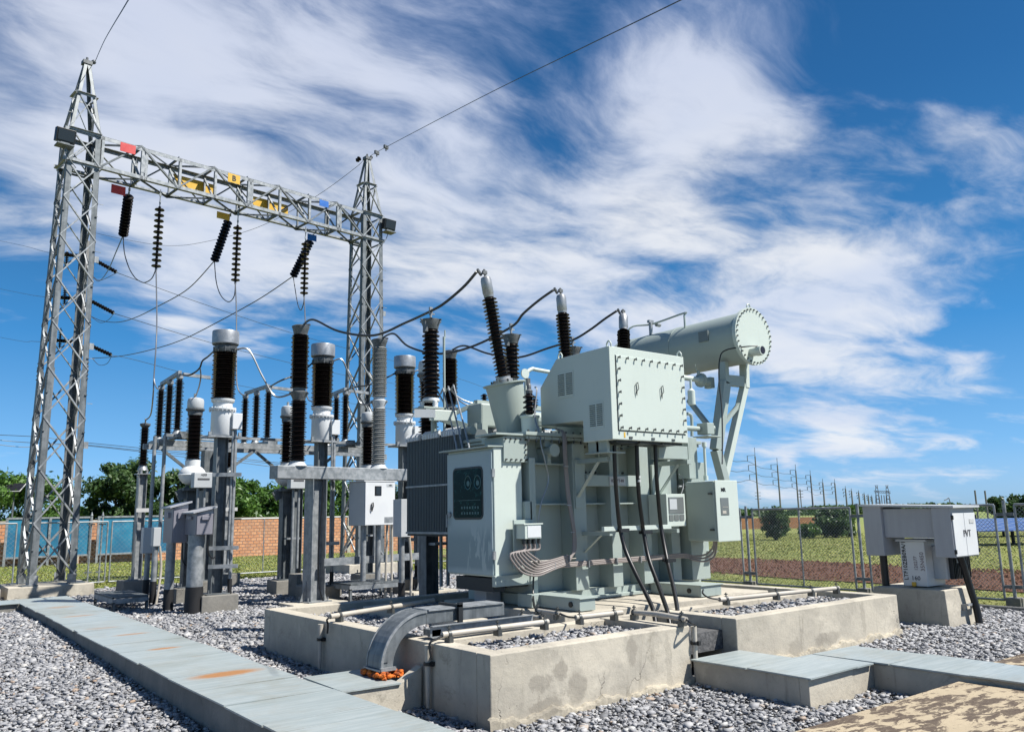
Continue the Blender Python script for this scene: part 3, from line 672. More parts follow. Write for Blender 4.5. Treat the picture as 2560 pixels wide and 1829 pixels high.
for (x0, x1, y0, y1) in ((6.63, 6.88, 7.30, 8.20), (8.80, 9.22, 7.30, 8.20)):
    mb = MB(); mb.box(x0, x1, y0, y1, .665, .80); mb.box(x0-.015, x1+.03, y0-.02, y1, .80, .815); mb.build('jacking_pad', 'paint', T, bevel=.004)
mb = MB(); mb.box(6.50, 6.66, 8.02, 8.30, .665, .82); mb.cyl((6.60, 8.015, .745), (6.60, 8.03, .745), .03); mb.build('jacking_pad', 'paint', T, bevel=.004)
mb = MB()
for x, y in ((6.615, 7.45), (8.785, 7.5)): mb.cyl((x, y, .735), (x+.02, y, .735), .032)
mb.build('pad_hole', 'black', T)
# dark bus pocket behind the cables: flange plate with bolts
mb = MB(); mb.box(7.57, 8.62, YP-.015, YP+.01, 2.30, 2.74); pk = mb.build('blanking_plate', 'paint', T)
mb = MB()
for x in np.arange(7.62, 8.6, .09):
    for z in (2.34, 2.69): mb.cyl((x, YP-.04, z), (x, YP-.01, z), .016, n=6)
mb.build('bolts', 'bolt', pk)
mb = MB(); mb.box(7.56, 8.62, 8.10, 8.14, 2.14, 2.29); mb.build('crossbar', 'paint', T, bevel=.003)
mb = MB(); a = PY(1523, 1181, 8.09); b = PY(1563, 1197, 8.09); mb.box(a.x, b.x, 8.085, 8.099, 2.15, 2.275); pl = mb.build('number_plate', 'white', T)
text(pl, '02KYT-01', ((a.x+b.x)/2, 8.083, 2.213), (1, 0, 0), (0, 0, 1), .060, 'maroon')

# --- upper-left pocket with bolted plate
mb = MB(); mb.box(6.30, 6.66, 8.20, 8.75, 2.70, 2.775); mb.box(6.10, 6.66, 8.16, 8.62, 2.775, 2.80); mb.build('side_channel', 'paint', T, bevel=.004)
mb = MB(); mb.box(6.24, 6.62, 8.19, 8.6, 2.44, 2.76); pl = mb.build('inspection_plate', 'paint', T, bevel=.004)
mb = MB()
for i in range(5):
    for x, z in ((6.27+i*.08, 2.73), (6.27+i*.08, 2.47)): mb.cyl((x, 8.165, z), (x, 8.19, z), .012, n=6)
    mb.cyl((6.59, 8.165, 2.47+i*.065), (6.59, 8.19, 2.47+i*.065), .012, n=6)
mb.build('bolts', 'bolt', pl)
# lifting trunnion on the panel
c = PY(1385, 1125, 8.10)
mb = MB(); mb.cyl((c.x, 8.40, c.z), (c.x, 8.10, c.z), .055); mb.cyl((c.x, 8.11, c.z), (c.x, 8.085, c.z), .085, n=24); mb.box(c.x-.07, c.x+.07, 8.2, 8.4, c.z+.05, 2.78); mb.box(c.x-.03, c.x+.03, 8.2, 8.4, 2.44, c.z)
mb.build('lifting_trunnion', 'paint', T)

# --- high cable box hung in front of the tank
x0, x1, yf = 7.20, 8.62, 7.22
prof = [(yf, 2.68), (yf, 3.86), (8.24, 3.85), (8.59, 3.50), (8.59, 2.98), (7.75, 2.96), (7.75, 2.68)]
mb = MB().prism([(x0, y, z) for y, z in prof], (x1-x0, 0, 0)); cb = mb.build('cable_box', 'paint_sunlit', T, bevel=.008)
mb = MB(); mb.box(7.31, 8.57, yf-.012, yf+.001, 2.80, 3.75); dp = mb.build('front_panel', 'paint_sunlit', cb, bevel=.004)
mb = MB(); mb.box(7.305, 8.575, yf-.004, yf+.001, 2.787, 2.797); mb.box(7.298, 7.308, yf-.004, yf, 2.79, 3.755); mb.build('panel_seam', 'steel_dark', cb)
for i in range(9):
    for z in (2.83, 3.725):
        x = 7.345+i*.149; mb = MB().cyl((x, yf-.045, z), (x, yf-.01, z), .011, n=8); mb.rbox((x+.006, yf-.04, z), (.012, .012, .034)); mb.build('toggle_bolt', 'bolt', cb)
for i in range(5):
    for x in (7.335, 8.545):
        z = 2.98+i*.149; mb = MB().cyl((x, yf-.045, z), (x, yf-.01, z), .011, n=8); mb.rbox((x+.006, yf-.04, z), (.012, .012, .034)); mb.build('toggle_bolt', 'bolt', cb)
for qx in (1594, 1657):
    p = PY(qx, 978 if qx < 1600 else 986, yf-.05)
    yh = yf-.028; h = [(p.x, yh, p.z), (p.x, yh, p.z+.10), (p.x+.035, yh, p.z+.125), (p.x+.048, yh, p.z+.04), (p.x+.016, yh, p.z+.01), (p.x+.008, yh, p.z-.05)]
    mb = MB().tube(h+[h[0]], .005, 6, 1); mb.cyl((p.x+.03, yh, p.z+.115), (p.x+.03, yf, p.z+.115), .005, n=6); mb.build('handle', 'steel_dark', dp)
for (ya, yb, za, zb_) in ((7.90, 8.22, 3.30, 3.66), (7.36, 7.62, 2.83, 3.18)):
    mb = MB(); mb.box(x0-.006, x0+.001, ya, yb, za, zb_); v = mb.build('vent', 'paint_sunlit', cb, bevel=.002)
    mb = MB()
    for i in range(11):
        zz = za+.045+i*(zb_-za-.09)/10
        for q in (0, 1):
            w = (yb-ya)/2; mb.rbox((x0-.010, ya+w*(q+.5), zz), (.010, w*.78, .008), 0, 0, .5)
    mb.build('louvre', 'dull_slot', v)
for x, y in ((7.24, 7.26), (8.58, 7.26), (7.24, 8.2)):
    zt = 3.86; mb = MB().tube([(x, y-.035, zt), (x, y-.035, zt+.04), (x, y, zt+.075), (x, y+.035, zt+.04), (x, y+.035, zt)], .011, 8, 5); mb.build('lifting_eye', 'paint_sunlit', cb)
for x, y in ((8.05, 2.74), ): pass
for x in (7.52, 7.93, 8.32): MB().box(x-.03, x+.03, yf-.008, yf, 2.70, 2.725).build('catch', 'bolt', cb)
mb = MB().box(7.40, 7.425, yf-.004, yf, 2.71, 2.775); mb.build('warning_strip', 'yellow', cb)
for x in (7.50, 7.93, 8.36):
    mb = MB(); mb.box(x-.19, x+.19, 7.27, 7.62, 2.655, 2.68); mb.build('gland_plate', 'steel_dark', cb)
# brackets that carry the box
for x in (7.45, 9.0):
    mb = MB(); mb.bar((x, 8.13, 2.46), (x, 7.54, 2.46), .09, .06); mb.bar((x-.045, 8.11, 2.0), (x-.045, 7.70, 2.44), .012, .06, (1, 0, 0)); mb.box(x-.09, x+.02, 8.11, 8.14, 1.85, 2.49)
    mb.build('bracket', 'paint', T, bevel=.003)
mb = MB(); mb.box(7.28, 7.56, 7.56, 7.60, 2.545, 2.68); mb.box(7.28, 7.32, 7.40, 7.75, 2.545, 2.68); mb.box(7.25, 7.60, 7.40, 7.78, 2.53, 2.545)
for y in (7.48, 7.70): mb.cyl((7.42, y, 2.44), (7.42, y, 2.53), .014, n=8)
mb.build('spacer', 'paint', T)
mb = MB(); mb.box(8.45, 9.05, 7.60, 7.75, 2.5, 2.68); mb.build('spacer', 'paint', T, bevel=.003)

# --- HV turrets and bushings (fanned out)
PHt = [((1268, 925), (1213, 690), 'left'), ((1412, 900), (1402, 735), 'middle'), ((1545, 930), (1560, 785), 'right')]
tops = [Vector((6.57, 8.98, 5.10)), Vector((8.10, 9.10, 5.10)), Vector((9.84, 9.50, 5.10))]
tops = [PZ(1213, 690, 5.1), PZ(1402, 735, 5.1), PZ(1558, 785, 5.1)]
bases = [Vector((7.05, 9.0, 2.83)), Vector((8.15, 9.0, 2.83)), Vector((9.25, 9.0, 2.83))]
b0 = PY(1284, 1082, 8.92); bases[0] = Vector((b0.x, 8.92, 2.83))
ARR = []
for i, (tp, bs) in enumerate(zip(tops, bases)):
    d = (tp-bs).normalized(); L = (tp-bs).length
    tl = L*.345
    mb = MB().lathe(bs-d*.05, d, [(.20, 0), (.265, tl*.98), (.30, tl), (.30, tl+.02), (.0, tl+.022)], 28); tu = mb.build('turret', 'paint', T)
    mb = MB()
    for k in range(10):
        q = 2*math.pi*k/10; a = d.cross(Vector((0, 1, 0))).normalized(); b = d.cross(a); p = bs+d*(tl-.03)+a*(.17*math.cos(q))+b*(.17*math.sin(q)); mb.cyl(p, p+d*.05, .014, n=6)
    mb.build('bolts', 'bolt', tu)
    o = bs+d*(tl-.03); LL = L-tl+.03
    fl = MB().lathe(o, d, [(.135, 0), (.135, .05), (.105, .06), (.105, .09)], 20).build('mounting_flange', 'alu', T)
    ins = MB().lathe(o, d, sheds(.09, LL*.80, 22 if i == 0 else 22, .062, .112, .30, .006), 24).build('bushing', 'porcelain', T)
    cp = MB().lathe(o, d, [(.070, LL*.80), (.072, LL*.83), (.078, LL*.835), (.078, LL*.955), (.066, LL*.985), (.02, LL*1.0)], 20).build('bushing_head', 'alu', T)
    te = o+d*LL; mb = MB().cyl(te-d*.01, te+d*.07, .016, n=8); mb.rbox(te+d*.05, (.07, .035, .05)); mb.rbox(te+d*.05+Vector((-.07, .03, .0)), (.13, .03, .035), .5, 0, .35); mb.sphere(te+d*.085, .018, 8, 6)
    mb.build('terminal_clamp', 'cap_dark', cp)
TOPB = [o_+ (o_-b_).normalized()*.05 + Vector((-.10, .05, .01)) for o_, b_ in zip(tops, bases)]

# --- radiators along the back
def radiator(xa, xb, ya, yb, za, zb_):
    mb = MB()
    n = int((yb-ya)/.043)
    for i in range(n):
        y = ya+(i+.5)*(yb-ya)/n
        mb.box(xa, xb, y-.007, y+.007, za+.04, zb_)
        mb.prism([(xa, y-.007, zb_), (xb, y-.007, zb_), (xb-.05, y-.007, zb_+.07), (xa+.05, y-.007, zb_+.07)], (0, .014, 0))
    r = mb.build('radiator', 'radiator', T)
    mb = MB(); mb.cyl((xa+.16, ya-.1, zb_+.035), (xa+.16, yb+.03, zb_+.035), .06); mb.build('header_pipe', 'paint', r)
    mb = MB()
    for k in range(0, n):
        if k % 12 < 10: y = ya+(k+.5)*(yb-ya)/n; mb.prism([(xa-.03, y-.012, zb_-.02), (xa+.03, y-.012, zb_-.02), (xa+.03, y-.012, zb_+.10), (xa-.03, y-.012, zb_+.05)], (0, .024, 0))
    mb.build('sunlit_fin_tips', 'white_paint', r)  # white colour paints in the sunlight on the fin tips
    mb = MB(); mb.box(xa-.012, xa+.004, ya, yb, (za+zb_)/2-.005, (za+zb_)/2+.022); mb.box(xa-.012, xa+.01, ya, yb, za+.03, za+.06); mb.build('tie_strap', 'galv', r)
    mb = MB(); mb.box(xa+.02, xb-.02, ya, yb, za, za+.04); mb.build('bottom_header', 'steel_dark', r)
    return r
radiator(6.48, 6.98, 9.52, 10.98, 1.50, 2.93)
radiator(7.35, 7.85, 9.62, 10.98, 1.50, 2.98); radiator(8.25, 8.75, 9.62, 10.98, 1.50, 2.98); radiator(9.15, 9.65, 9.62, 10.98, 1.50, 2.98)
# --- oil header and boxes above the radiators
mb = MB(); mb.box(7.0, 7.35, 9.72, 10.1, 3.06, 3.42); mb.build('header_box', 'paint', T, bevel=.03)
mb = MB(); mb.box(7.35, 9.9, 9.75, 10.05, 3.12, 3.36); mb.build('oil_header', 'paint', T, bevel=.09)
for x in (6.98, 8.0, 9.0): mb = MB(); mb.box(x-.05, x+.05, 9.60, 9.72, 2.83, 3.1); mb.cyl((x, 9.85, 2.75), (x, 9.85, 3.12), .07); mb.build('header_support', 'paint', T)
mb = MB(); mb.bar((7.1, 10.0, 3.46), (9.7, 10.2, 3.46), .09, .07); mb.bar((6.7, 10.3, 3.22), (7.15, 10.0, 3.46), .08, .06)
mb.build('busbar_support', 'paint', T)
mb = MB()
for x in (7.3, 8.0, 8.3): mb.lathe((x, 10.05, 3.49), (0, 0, 1), sheds(0, .12, 3, .025, .06), 14)
mb.build('pin_insulator', 'porcelain', T)
for off in (0, .05): MB().tube([(6.78, 10.25-off, 3.68), (7.0, 10.2, 3.52-off), (7.35, 10.15, 3.47-off*.6), (7.9, 10.1, 3.60)], .010, 6, 8).build('jumper', 'wire_light', T)

# --- surge arresters above the radiators
AR = [PZ(1077, 800, 4.70), PZ(1278, 838, 4.70), PZ(1432, 869, 4.70)]
for i, a in enumerate(AR):
    zb_ = 3.42; x, y = a.x, a.y; nm = ('left', 'middle', 'right')[i]
    mb = MB().lathe((x, y, 0), (0, 0, 1), sheds(zb_+.09, 4.56, 16, .088, .135, .30, .012), 24); ar = mb.build('surge_arrester', 'porcelain', T)
    mb = MB().lathe((x, y, 0), (0, 0, 1), [(.11, 4.55), (.12, 4.60), (.15, 4.67), (.15, 4.70), (.03, 4.705)], 20)
    for k in range(6): q = k*math.pi/3; mb.rbox((x+.15*math.cos(q), y+.15*math.sin(q), 4.69), (.06, .03, .018), q)
    mb.rbox((x-.12, y-.04, 4.58), (.05, .07, .16)); mb.build('head_flange', 'cap_dark', ar)
    mb = MB().cyl((x, y, 4.70), (x, y, 4.86), .018, n=8); mb.rbox((x, y, 4.84), (.05, .03, .12)); mb.rbox((x+.03, y, 4.80), (.07, .02, .02)); mb.rbox((x+.03, y, 4.87), (.07, .02, .02)); mb.build('terminal', 'galv', ar)
    mb = MB().lathe((x, y, 0), (0, 0, 1), [(.13, zb_+.04), (.13, zb_+.07), (.10, zb_+.10)], 16)
    for k in range(3): q = k*2.1+.4; mb.lathe((x+.13*math.cos(q), y+.13*math.sin(q), zb_-.06), (0, 0, 1), [(.035, 0), (.028, .02), (.035, .04), (.028, .06), (.035, .08), (.028, .10)], 12)
    mb.build('insulating_foot', 'white_paint', ar)
    mb = MB(); mb.box(x-.22, x+.22, y-.16, y+.16, zb_-.09, zb_-.06); mb.bar((x-.18, y-.12, zb_-.14), (x+.2, y-.30 if i else y-.12, zb_-.14), .07, .09)
    mb.bar((x-.1, y, zb_-.14), (x+.35, y-.42, zb_-.36), .07, .10); mb.cyl((x+.05, y, 2.95), (x+.05, y, zb_-.09), .045); mb.build('arrester_bracket', 'paint', T, bevel=.003)
p = PY(1062, 1033, AR[0].y-.3); MB().rbox((p.x, p.y, p.z), (.30, .012, .12), R(-25)).build('blank_plate', 'grey_paint', T)
p = PY(1100, 1038, AR[0].y-.35); MB().rbox((p.x+.05, p.y, p.z), (.42, .04, .16), R(-10)).build('gusset_plate', 'paint_sunlit', T, bevel=.01)
mb = MB()
q = PY(1110, 870, 11.2); mb.cyl((q.x, 11.2, 2.9), (q.x, 11.2, 4.72), .022, n=10); mb.cyl((q.x+.02, 11.2, 4.7), (q.x+.02, 11.2, ZAT(1110, 825, q)), .012, n=6); mb.build('sensor_post', 'paint', T)
# three leaning tubes above the control cabinet
for a, b in (((1108, 972), (1143, 1123)), ((1121, 968), (1156, 1118)), ((1134, 964), (1172, 1114))):
    p = PX(*a, 6.75); q = PX(*b, 6.35); MB().tube([(p.x+.05, p.y+.15, p.z-.05), p, p+(q-p)*.08, q, (q.x-.02, q.y, 2.6)], .013, 8, 4).build('drain_tube', 'galv', T)

# --- neutral bushing and small turret beside the cable box
c = PY(1325, 1075, 8.45)
mb = MB().lathe((c.x, 8.45, 0), (0, 0, 1), [(.11, 2.83), (.12, 3.05), (.135, 3.06), (.135, 3.08)], 20); nb = mb.build('neutral_turret', 'paint_sunlit', T)
mb = MB().lathe((c.x, 8.45, 0), (0, 0, 1), sheds(3.10, 3.38, 4, .045, .09, .3), 20); mb.build('neutral_bushing', 'porcelain', nb)
mb = MB().lathe((c.x, 8.45, 0), (0, 0, 1), [(.045, 3.38), (.05, 3.42), (.03, 3.44), (.03, 3.50), (.015, 3.52)], 12); mb.rbox((c.x-.01, 8.45, 3.54), (.05, .03, .10)); mb.build('terminal_clamp', 'cap_dark', nb)
pts = [PY(1337, 968, 8.43), PY(1342, 975, 8.38), PY(1337, 1040, 8.3), PY(1350, 1085, 8.15), PY(1352, 1110, 8.1), PY(1362, 1150, 8.08), PY(1371, 1200, 8.08), PY(1352, 1262, 8.08), PY(1342, 1340, 8.1), PY(1338, 1400, 8.1), PY(1334, 1440, 8.12), PY(1333, 1490, 8.05), PY(1338, 1520, 7.6)]
MB().tube(pts[:10], .010, 8, 6).build('earth_lead', 'wire_light', T); MB().tube(pts[9:], .011, 8, 6).build('earth_lead', 'black', T)
# vent pipe with elbow
pa = PY(1314, 1000, 9.2); pb = PY(1316, 932, 9.2); pc = PY(1330, 922, 9.2); pd = PY(1375, 930, 9.2)
MB().tube([(pa.x, 9.2, 2.83), pa, pb+(pa-pb)*.2, pb, pc, pc+(pd-pc)*.25, pd+(pd-pc)], .03, 10, 5).build('oil_pipe', 'paint_sunlit', T)
p = PY(1306, 935, 9.0); MB().cyl(p-Vector((.0, .05, 0)), p+Vector((0, -.07, 0)), .07, n=18).build('pipe_flange', 'paint_sunlit', T)
p = PY(1225, 970, 9.0); MB().tube([p+Vector((.04*math.cos(t), 0, .04*math.sin(t))) for t in np.linspace(0, 6.28, 10)], .008, 6, 1).build('lifting_eye', 'steel_dark', T)

# --- control cabinet at the tank's left end
X0, X1, Y0, Y1, Z0, Z1 = 6.10, 6.545, 8.22, 9.24, 1.04, 2.62
mb = MB(); mb.box(X0, X1, Y0, Y1, Z0, Z1); cc = mb.build('control_cabinet', 'paint_sunlit', T, bevel=.010)
mb = MB(); mb.box(X0-.022, X0-.002, Y0+.02, Y1-.005, Z0+.02, Z1-.03); dr = mb.build('door', 'cabdoor', cc, bevel=.006)
mb = MB(); mb.prism([(X0-.10, Y0-.02, Z1+.0), (X1, Y0-.02, Z1+.012), (X1, Y0-.02, Z1+.03), (X0-.10, Y0-.02, Z1+.018)], (0, Y1-Y0+.10, 0)); mb.build('rain_roof', 'paint', cc, bevel=.002)
# window: rounded frame, recessed panel with two dials
def rrect(y0, y1, z0, z1, r, x, n=5):
    P = []
    for cy, cz, a0 in ((y1-r, z1-r, 0), (y0+r, z1-r, 90), (y0+r, z0+r, 180), (y1-r, z0+r, 270)):
        for i in range(n+1): a = R(a0+90*i/n); P.append((x, cy+r*math.cos(a), cz+r*math.sin(a)))
    return P
wy0, wy1, wz0, wz1 = 8.42, 9.09, 1.735, 2.40
mb = MB().prism(rrect(wy0, wy1, wz0, wz1, .07, X0-.030), (.009, 0, 0)); fr = mb.build('window_gasket', 'black', dr)
mb = MB().prism(rrect(wy0+.025, wy1-.025, wz0+.025, wz1-.025, .05, X0-.033), (.003, 0, 0)); wn = mb.build('window', 'panel_in', dr)
for yy in (8.52, 8.73):
    mb = MB().tube([(X0-.036, yy+.07*math.cos(t), 2.20+.085*math.sin(t)) for t in np.linspace(0, 2*math.pi, 17)], .007, 5, 1); mb.lathe((X0-.034, yy, 2.19), (-1, 0, 0), [(.035, 0), (.035, .002)], 14); mb.build('dial', 'dial', wn)
mb = MB()
for r_ in range(2):
    for k in range(7): mb.box(X0-.036, X0-.033, 8.50+k*.06, 8.53+k*.06, 1.80+r_*.07, 1.83+r_*.07)
mb.box(X0-.036, X0-.033, 8.46, 8.95, 1.975, 1.98)
mb.build('indicator_row', 'dial', wn)
mb = MB().cyl((X0-.05, Y1-.07, 1.80), (X0-.02, Y1-.07, 1.80), .035, n=14); mb.box(X0-.06, X0-.045, Y1-.05, Y1-.03, 1.64, 1.80); mb.build('door_handle', 'galv', dr)
for z in (2.30, 1.30): MB().box(X0-.03, X0+.01, Y0-.012, Y0+.02, z-.05, z+.05).build('hinge', 'galv', cc)
MB().tube([(6.36, 8.28, 2.65), (6.36, 8.28, 2.69), (6.38, 8.28, 2.72), (6.40, 8.28, 2.69), (6.40, 8.28, 2.65)], .010, 6, 4).build('lifting_eye', 'paint_sunlit', cc)
mb = MB(); mb.box(6.05, 6.66, 8.16, 8.22, .93, 1.06); mb.box(6.545, 6.66, 8.17, 8.23, 1.06, 1.95); mb.build('mounting_channel', 'paint', T, bevel=.004)
mb = MB(); mb.box(6.12, 6.3, 8.3, 9.1, .86, 1.02); mb.box(6.3, 6.64, 8.25, 8.45, .9, 1.02); mb.build('cabinet_underframe', 'steel_dark', T)
mb = MB(); mb.box(6.32, 6.55, 8.72, 8.98, .0, .95); mb.build('cabinet_leg', 'mid_grey', T, bevel=.004)
# terminal box with cable glands
mb = MB(); mb.box(6.33, 6.66, 8.13, 8.155, 1.13, 1.72); mb.build('back_plate', 'paint', T, bevel=.002)
mb = MB(); mb.box(6.36, 6.62, 7.95, 8.13, 1.49, 1.66); tb = mb.build('terminal_box', 'paint_sunlit', T, bevel=.005)
MB().box(6.34, 6.645, 7.94, 8.13, 1.66, 1.675).build('lid', 'paint_sunlit', tb, bevel=.003)
MB().box(6.40, 6.61, 7.944, 7.952, 1.505, 1.645).build('cover_plate', 'white_paint', tb, bevel=.002)
for i in range(7):
    x = 6.37+i*.038; yo = 7.98+(i % 2)*.07; MB().cyl((x, yo, 1.49), (x, yo, 1.43), .018, n=8).build('gland', 'steel_dark', tb)
    low = 1430-i*6
    k = i/6.
    pts = [(x, yo, 1.45), (x+.004, yo, 1.36), PY(1276+i*7, 1385-i*1.5, 7.97), PY(1288+i*7, 1412-i*4, 7.97), PY(1310+i*6, 1432-i*5.5, 7.98), PY(1345+i*1, 1438-i*5.5, 8.0), PY(1385, 1422-i*4, 8.02), PY(1418, 1408-i*3.4, 8.04)]
    if i < 5: pts += [PY(1430+i*2, 1385-i*2, 8.06), PY(1433+i*1.5, 1340, 8.08), PY(1428+i*1.4, 1300, 8.08), PY(1419+i*1.6, 1250, 8.09), PY(1413+i*1.6, 1190, 8.09), PY(1409+i*1.6, 1130, 8.09), PY(1408+i*1.5, 1095, 8.1), PY(1404+i, 1078, 8.15), PY(1390, 1072, 8.3)]
    MB().tube(pts, .0125, 8, 6).build('control_cable', 'grey_cable', T)
for px_, py_ in ((1345, 1427), (1385, 1414), (1421, 1395), (1419, 1262), (1414, 1165), (1428, 1330), (1470, 1409), (1540, 1402), (1600, 1398)):
    p = PY(px_, py_, 8.04); MB().rbox(p, (.012, .06, .085) if py_ > 1380 else (.075, .06, .012)).build('cable_tie', 'galv', T)
for k, (dy) in enumerate((0, 4, 8)):
    pts = [PY(1372, 1418-dy, 8.05), PY(1430, 1414-dy, 8.05), PY(1540, 1405-dy, 8.06), PY(1640, 1397-dy, 8.05), PY(1708, 1392-dy, 8.0), PY(1735, 1399-dy*1.2, 7.9), PY(1762, 1402-dy*2.0, 7.8), PY(1784-dy, 1392-dy*2, 7.72), PY(1790-dy*.8, 1372-dy, 7.68), PY(1792-dy, 1350, 7.66)]
    MB().tube(pts, .014, 8, 6).build('control_cable', 'grey_cable', T)
MB().tube([PY(1325, 1403, 8.09), PY(1440, 1395, 8.09)], .008, 6, 1).build('conduit_rail', 'pvc', T)
# --- instrument box on the right rib
a = PY(1665, 1234, 7.78); b = PY(1716, 1314, 7.78)
mb = MB(); mb.box(a.x, b.x, 7.78, 8.12, b.z, a.z); gb = mb.build('gauge_box', 'paint_sunlit', T, bevel=.006)
w = b.x-a.x; h = a.z-b.z
mb = MB(); mb.box(a.x+w*.10, b.x-w*.10, 7.772, 7.79, b.z+h*.40, a.z-h*.10); mb.build('window', 'lens', gb)
for i in range(3): MB().box(a.x+w*(.10+i*.28), a.x+w*(.33+i*.28), 7.772, 7.79, b.z+h*.18, b.z+h*.36).build('window', 'lens', gb)
mb = MB(); mb.box(a.x+w*.14, a.x+w*.52, 7.768, 7.773, b.z+h*.52, a.z-h*.16); mb.build('dial_card', 'grey_paint', gb)
mb = MB(); mb.box(8.83, 9.22, 8.09, 8.13, 1.9, 2.45); mb.build('side_bracket', 'paint', T, bevel=.004)
mb = MB(); mb.cyl(PY(1697, 1216, 8.0), PY(1716, 1216, 8.0), .018); MB
mb.tube([PY(1697, 1185, 8.02), PY(1707, 1196, 8.0), PY(1708, 1218, 7.95), PY(1700, 1242, 7.8)], .007, 6, 5); mb.build('thermometer_lead', 'galv', T)
# --- lower clamp rail for the black cables
p0 = PY(1508, 1322, 7.62); p1 = PY(1676, 1322, 7.62); zc = p0.z
mb = MB(); mb.box(p0.x, p1.x, 7.60, 7.65, zc-.028, zc+.028); mb.build('clamp_rail', 'paint_sunlit', T, bevel=.002)
mb = MB(); mb.bar((7.50, 8.13, zc-.06), (7.50, 7.62, zc-.06), .05, .05); mb.bar((7.5, 8.12, zc-.3), (7.5, 7.8, zc-.08), .04, .01); mb.bar((8.78, 8.13, zc-.06), (8.78, 7.62, zc-.06), .05, .05); mb.build('rail_bracket', 'paint', T)
# --- tap changer motor drive cabinet
X0, X1, Y0, Y1, Z0, Z1 = 9.36, 9.86, 7.42, 7.96, 1.36, 2.20
mb = MB(); mb.box(X0, X1, Y0, Y1, Z0, Z1); md_ = mb.build('motor_drive_cabinet', 'paint', T, bevel=.03)
mb = MB(); mb.box(X0, X1, Y0-.016, Y0-.001, Z0-.005, Z1+.005); dd = mb.build('door', 'paint_sunlit', md_, bevel=.012)
MB().box(X0+.09, X0+.27, Y0-.022, Y0-.015, Z0+.36, Z0+.60).build('window', 'lens', dd, bevel=.002)
mb = MB(); mb.box(X0+.12, X0+.2, Y0-.025, Y0-.021, Z0+.38, Z0+.42); mb.box(X0+.13, X0+.25, Y0-.025, Y0-.021, Z0+.47, Z0+.475); mb.build('counter', 'pvc', dd)
text(dd, 'MR', (X0+.17, Y0-.018, Z1-.13), (1, 0, 0), (0, 0, 1), .075, bold=.002)
for z in (Z0+.16, Z0+.66): MB().rbox((X0-.015, Y0+.07, z), (.03, .06, .025)).build('hinge', 'bolt', md_)
mb = MB(); mb.box(9.50, 9.58, 7.96, 8.03, 1.4, 2.15); mb.box(9.75, 9.83, 7.96, 8.03, 1.4, 2.15); mb.build('bracket', 'paint', T)
MB().prism([(9.86, 7.9, 1.2), (9.86, 8.03, 1.2), (9.86, 8.03, 1.1)], (.12, 0, 0)).build('gusset', 'paint_sunlit', T)
# drive shaft with gear box
p = PY(1765, 1200, 7.8); q = PY(1760, 1105, 7.8)
mb = MB().cyl(p, q, .02, n=12); mb.cyl(p, p+(q-p)*.12, .035, n=12); mb.cyl(q, q+(p-q)*.12, .035, n=12); mb.build('drive_shaft', 'paint_sunlit', T)
g = PY(1766, 1072, 7.9); mb = MB(); mb.rbox((g.x-.02, 7.9, g.z), (.16, .2, .17)); mb.cyl((g.x+.06, 7.9, g.z), (g.x+.13, 7.85, g.z), .055); mb.cyl((g.x-.6, 7.95, g.z), (g.x-.1, 7.95, g.z), .04); mb.rbox((g.x, 7.9, g.z-.12), (.3, .3, .02)); mb.build('gear_box', 'paint', T, bevel=.008)
mb = MB(); mb.box(9.42, 9.62, 7.9, 8.12, 2.25, g.z-.14); mb.build('gear_bracket', 'paint', T, bevel=.004)

# --- conservator and its frame
c = PY(1879, 841, 8.1); r = .455
mb = MB().lathe((c.x, 8.12, c.z), (0, 1, 0), [(r-.02, 0), (r-.02, 2.9), (r-.10, 3.0), (0.02, 3.04)], 48); cons = mb.build('conservator', 'paint', T)
mb = MB().lathe((c.x, 8.06, c.z), (0, 1, 0), [(r+.035, 0), (r+.035, .03), (r+.03, .03), (r+.03, .07)], 48); ep = mb.build('end_plate', 'paint_sunlit', cons)
for k in range(32):
    q = 2*math.pi*(k+.5)/32; MB().cyl((c.x+(r-.0)*math.cos(q), 8.035, c.z+(r-.0)*math.sin(q)), (c.x+(r-.0)*math.cos(q), 8.06, c.z+(r-.0)*math.sin(q)), .014, n=6).build('bolt', 'bolt', cons)
g = PY(1899, 876, 7.9); mb = MB().lathe((g.x, 7.84, g.z), (0, 1, 0), [(.085, 0), (.085, .10), (.075, .10), (.075, .22)], 24); gg = mb.build('oil_gauge', 'paint_sunlit', cons)
MB().lathe((g.x, 7.836, g.z), (0, 1, 0), [(.065, 0), (.065, .01)], 20).build('gauge_face', 'dial_dark', gg)
MB().tube([(g.x-.04, 7.9, g.z+.07), (g.x-.22, 8.0, g.z+.06), (c.x-.52, 8.25, g.z+.02), (c.x-.60, 8.32, g.z-.12), (c.x-.62, 8.35, g.z-.5), (c.x-.66, 8.3, g.z-1.0), (c.x-.85, 8.2, g.z-1.7), (c.x-1.0, 8.1, 2.5)], .012, 6, 6).build('signal_cable', 'steel_dark', T)
mb = MB().tube([(c.x+.04*s_, 8.12, c.z+r+h_) for s_, h_ in ((-1, 0), (-1, .08), (0, .11), (1, .08), (1, 0))], .012, 6, 4); mb.build('lifting_eye', 'paint_sunlit', cons)
MB().box(c.x-r-.0, c.x-r+.03, 8.65, 8.85, c.z-.02, c.z+.16).build('label_plate', 'cap_pale', cons)
mb = MB().tube([(c.x-.25, 9.3, c.z+r-.1), (c.x-.25, 9.3, c.z+r+.12), (c.x-.2, 9.35, c.z+r+.18), (c.x-.1, 10.2, c.z+r+.16), (c.x-.4, 10.5, c.z+r+.1), (c.x-.5, 10.6, c.z+.1)], .018, 8, 5); mb.build('breather_pipe', 'paint', cons)
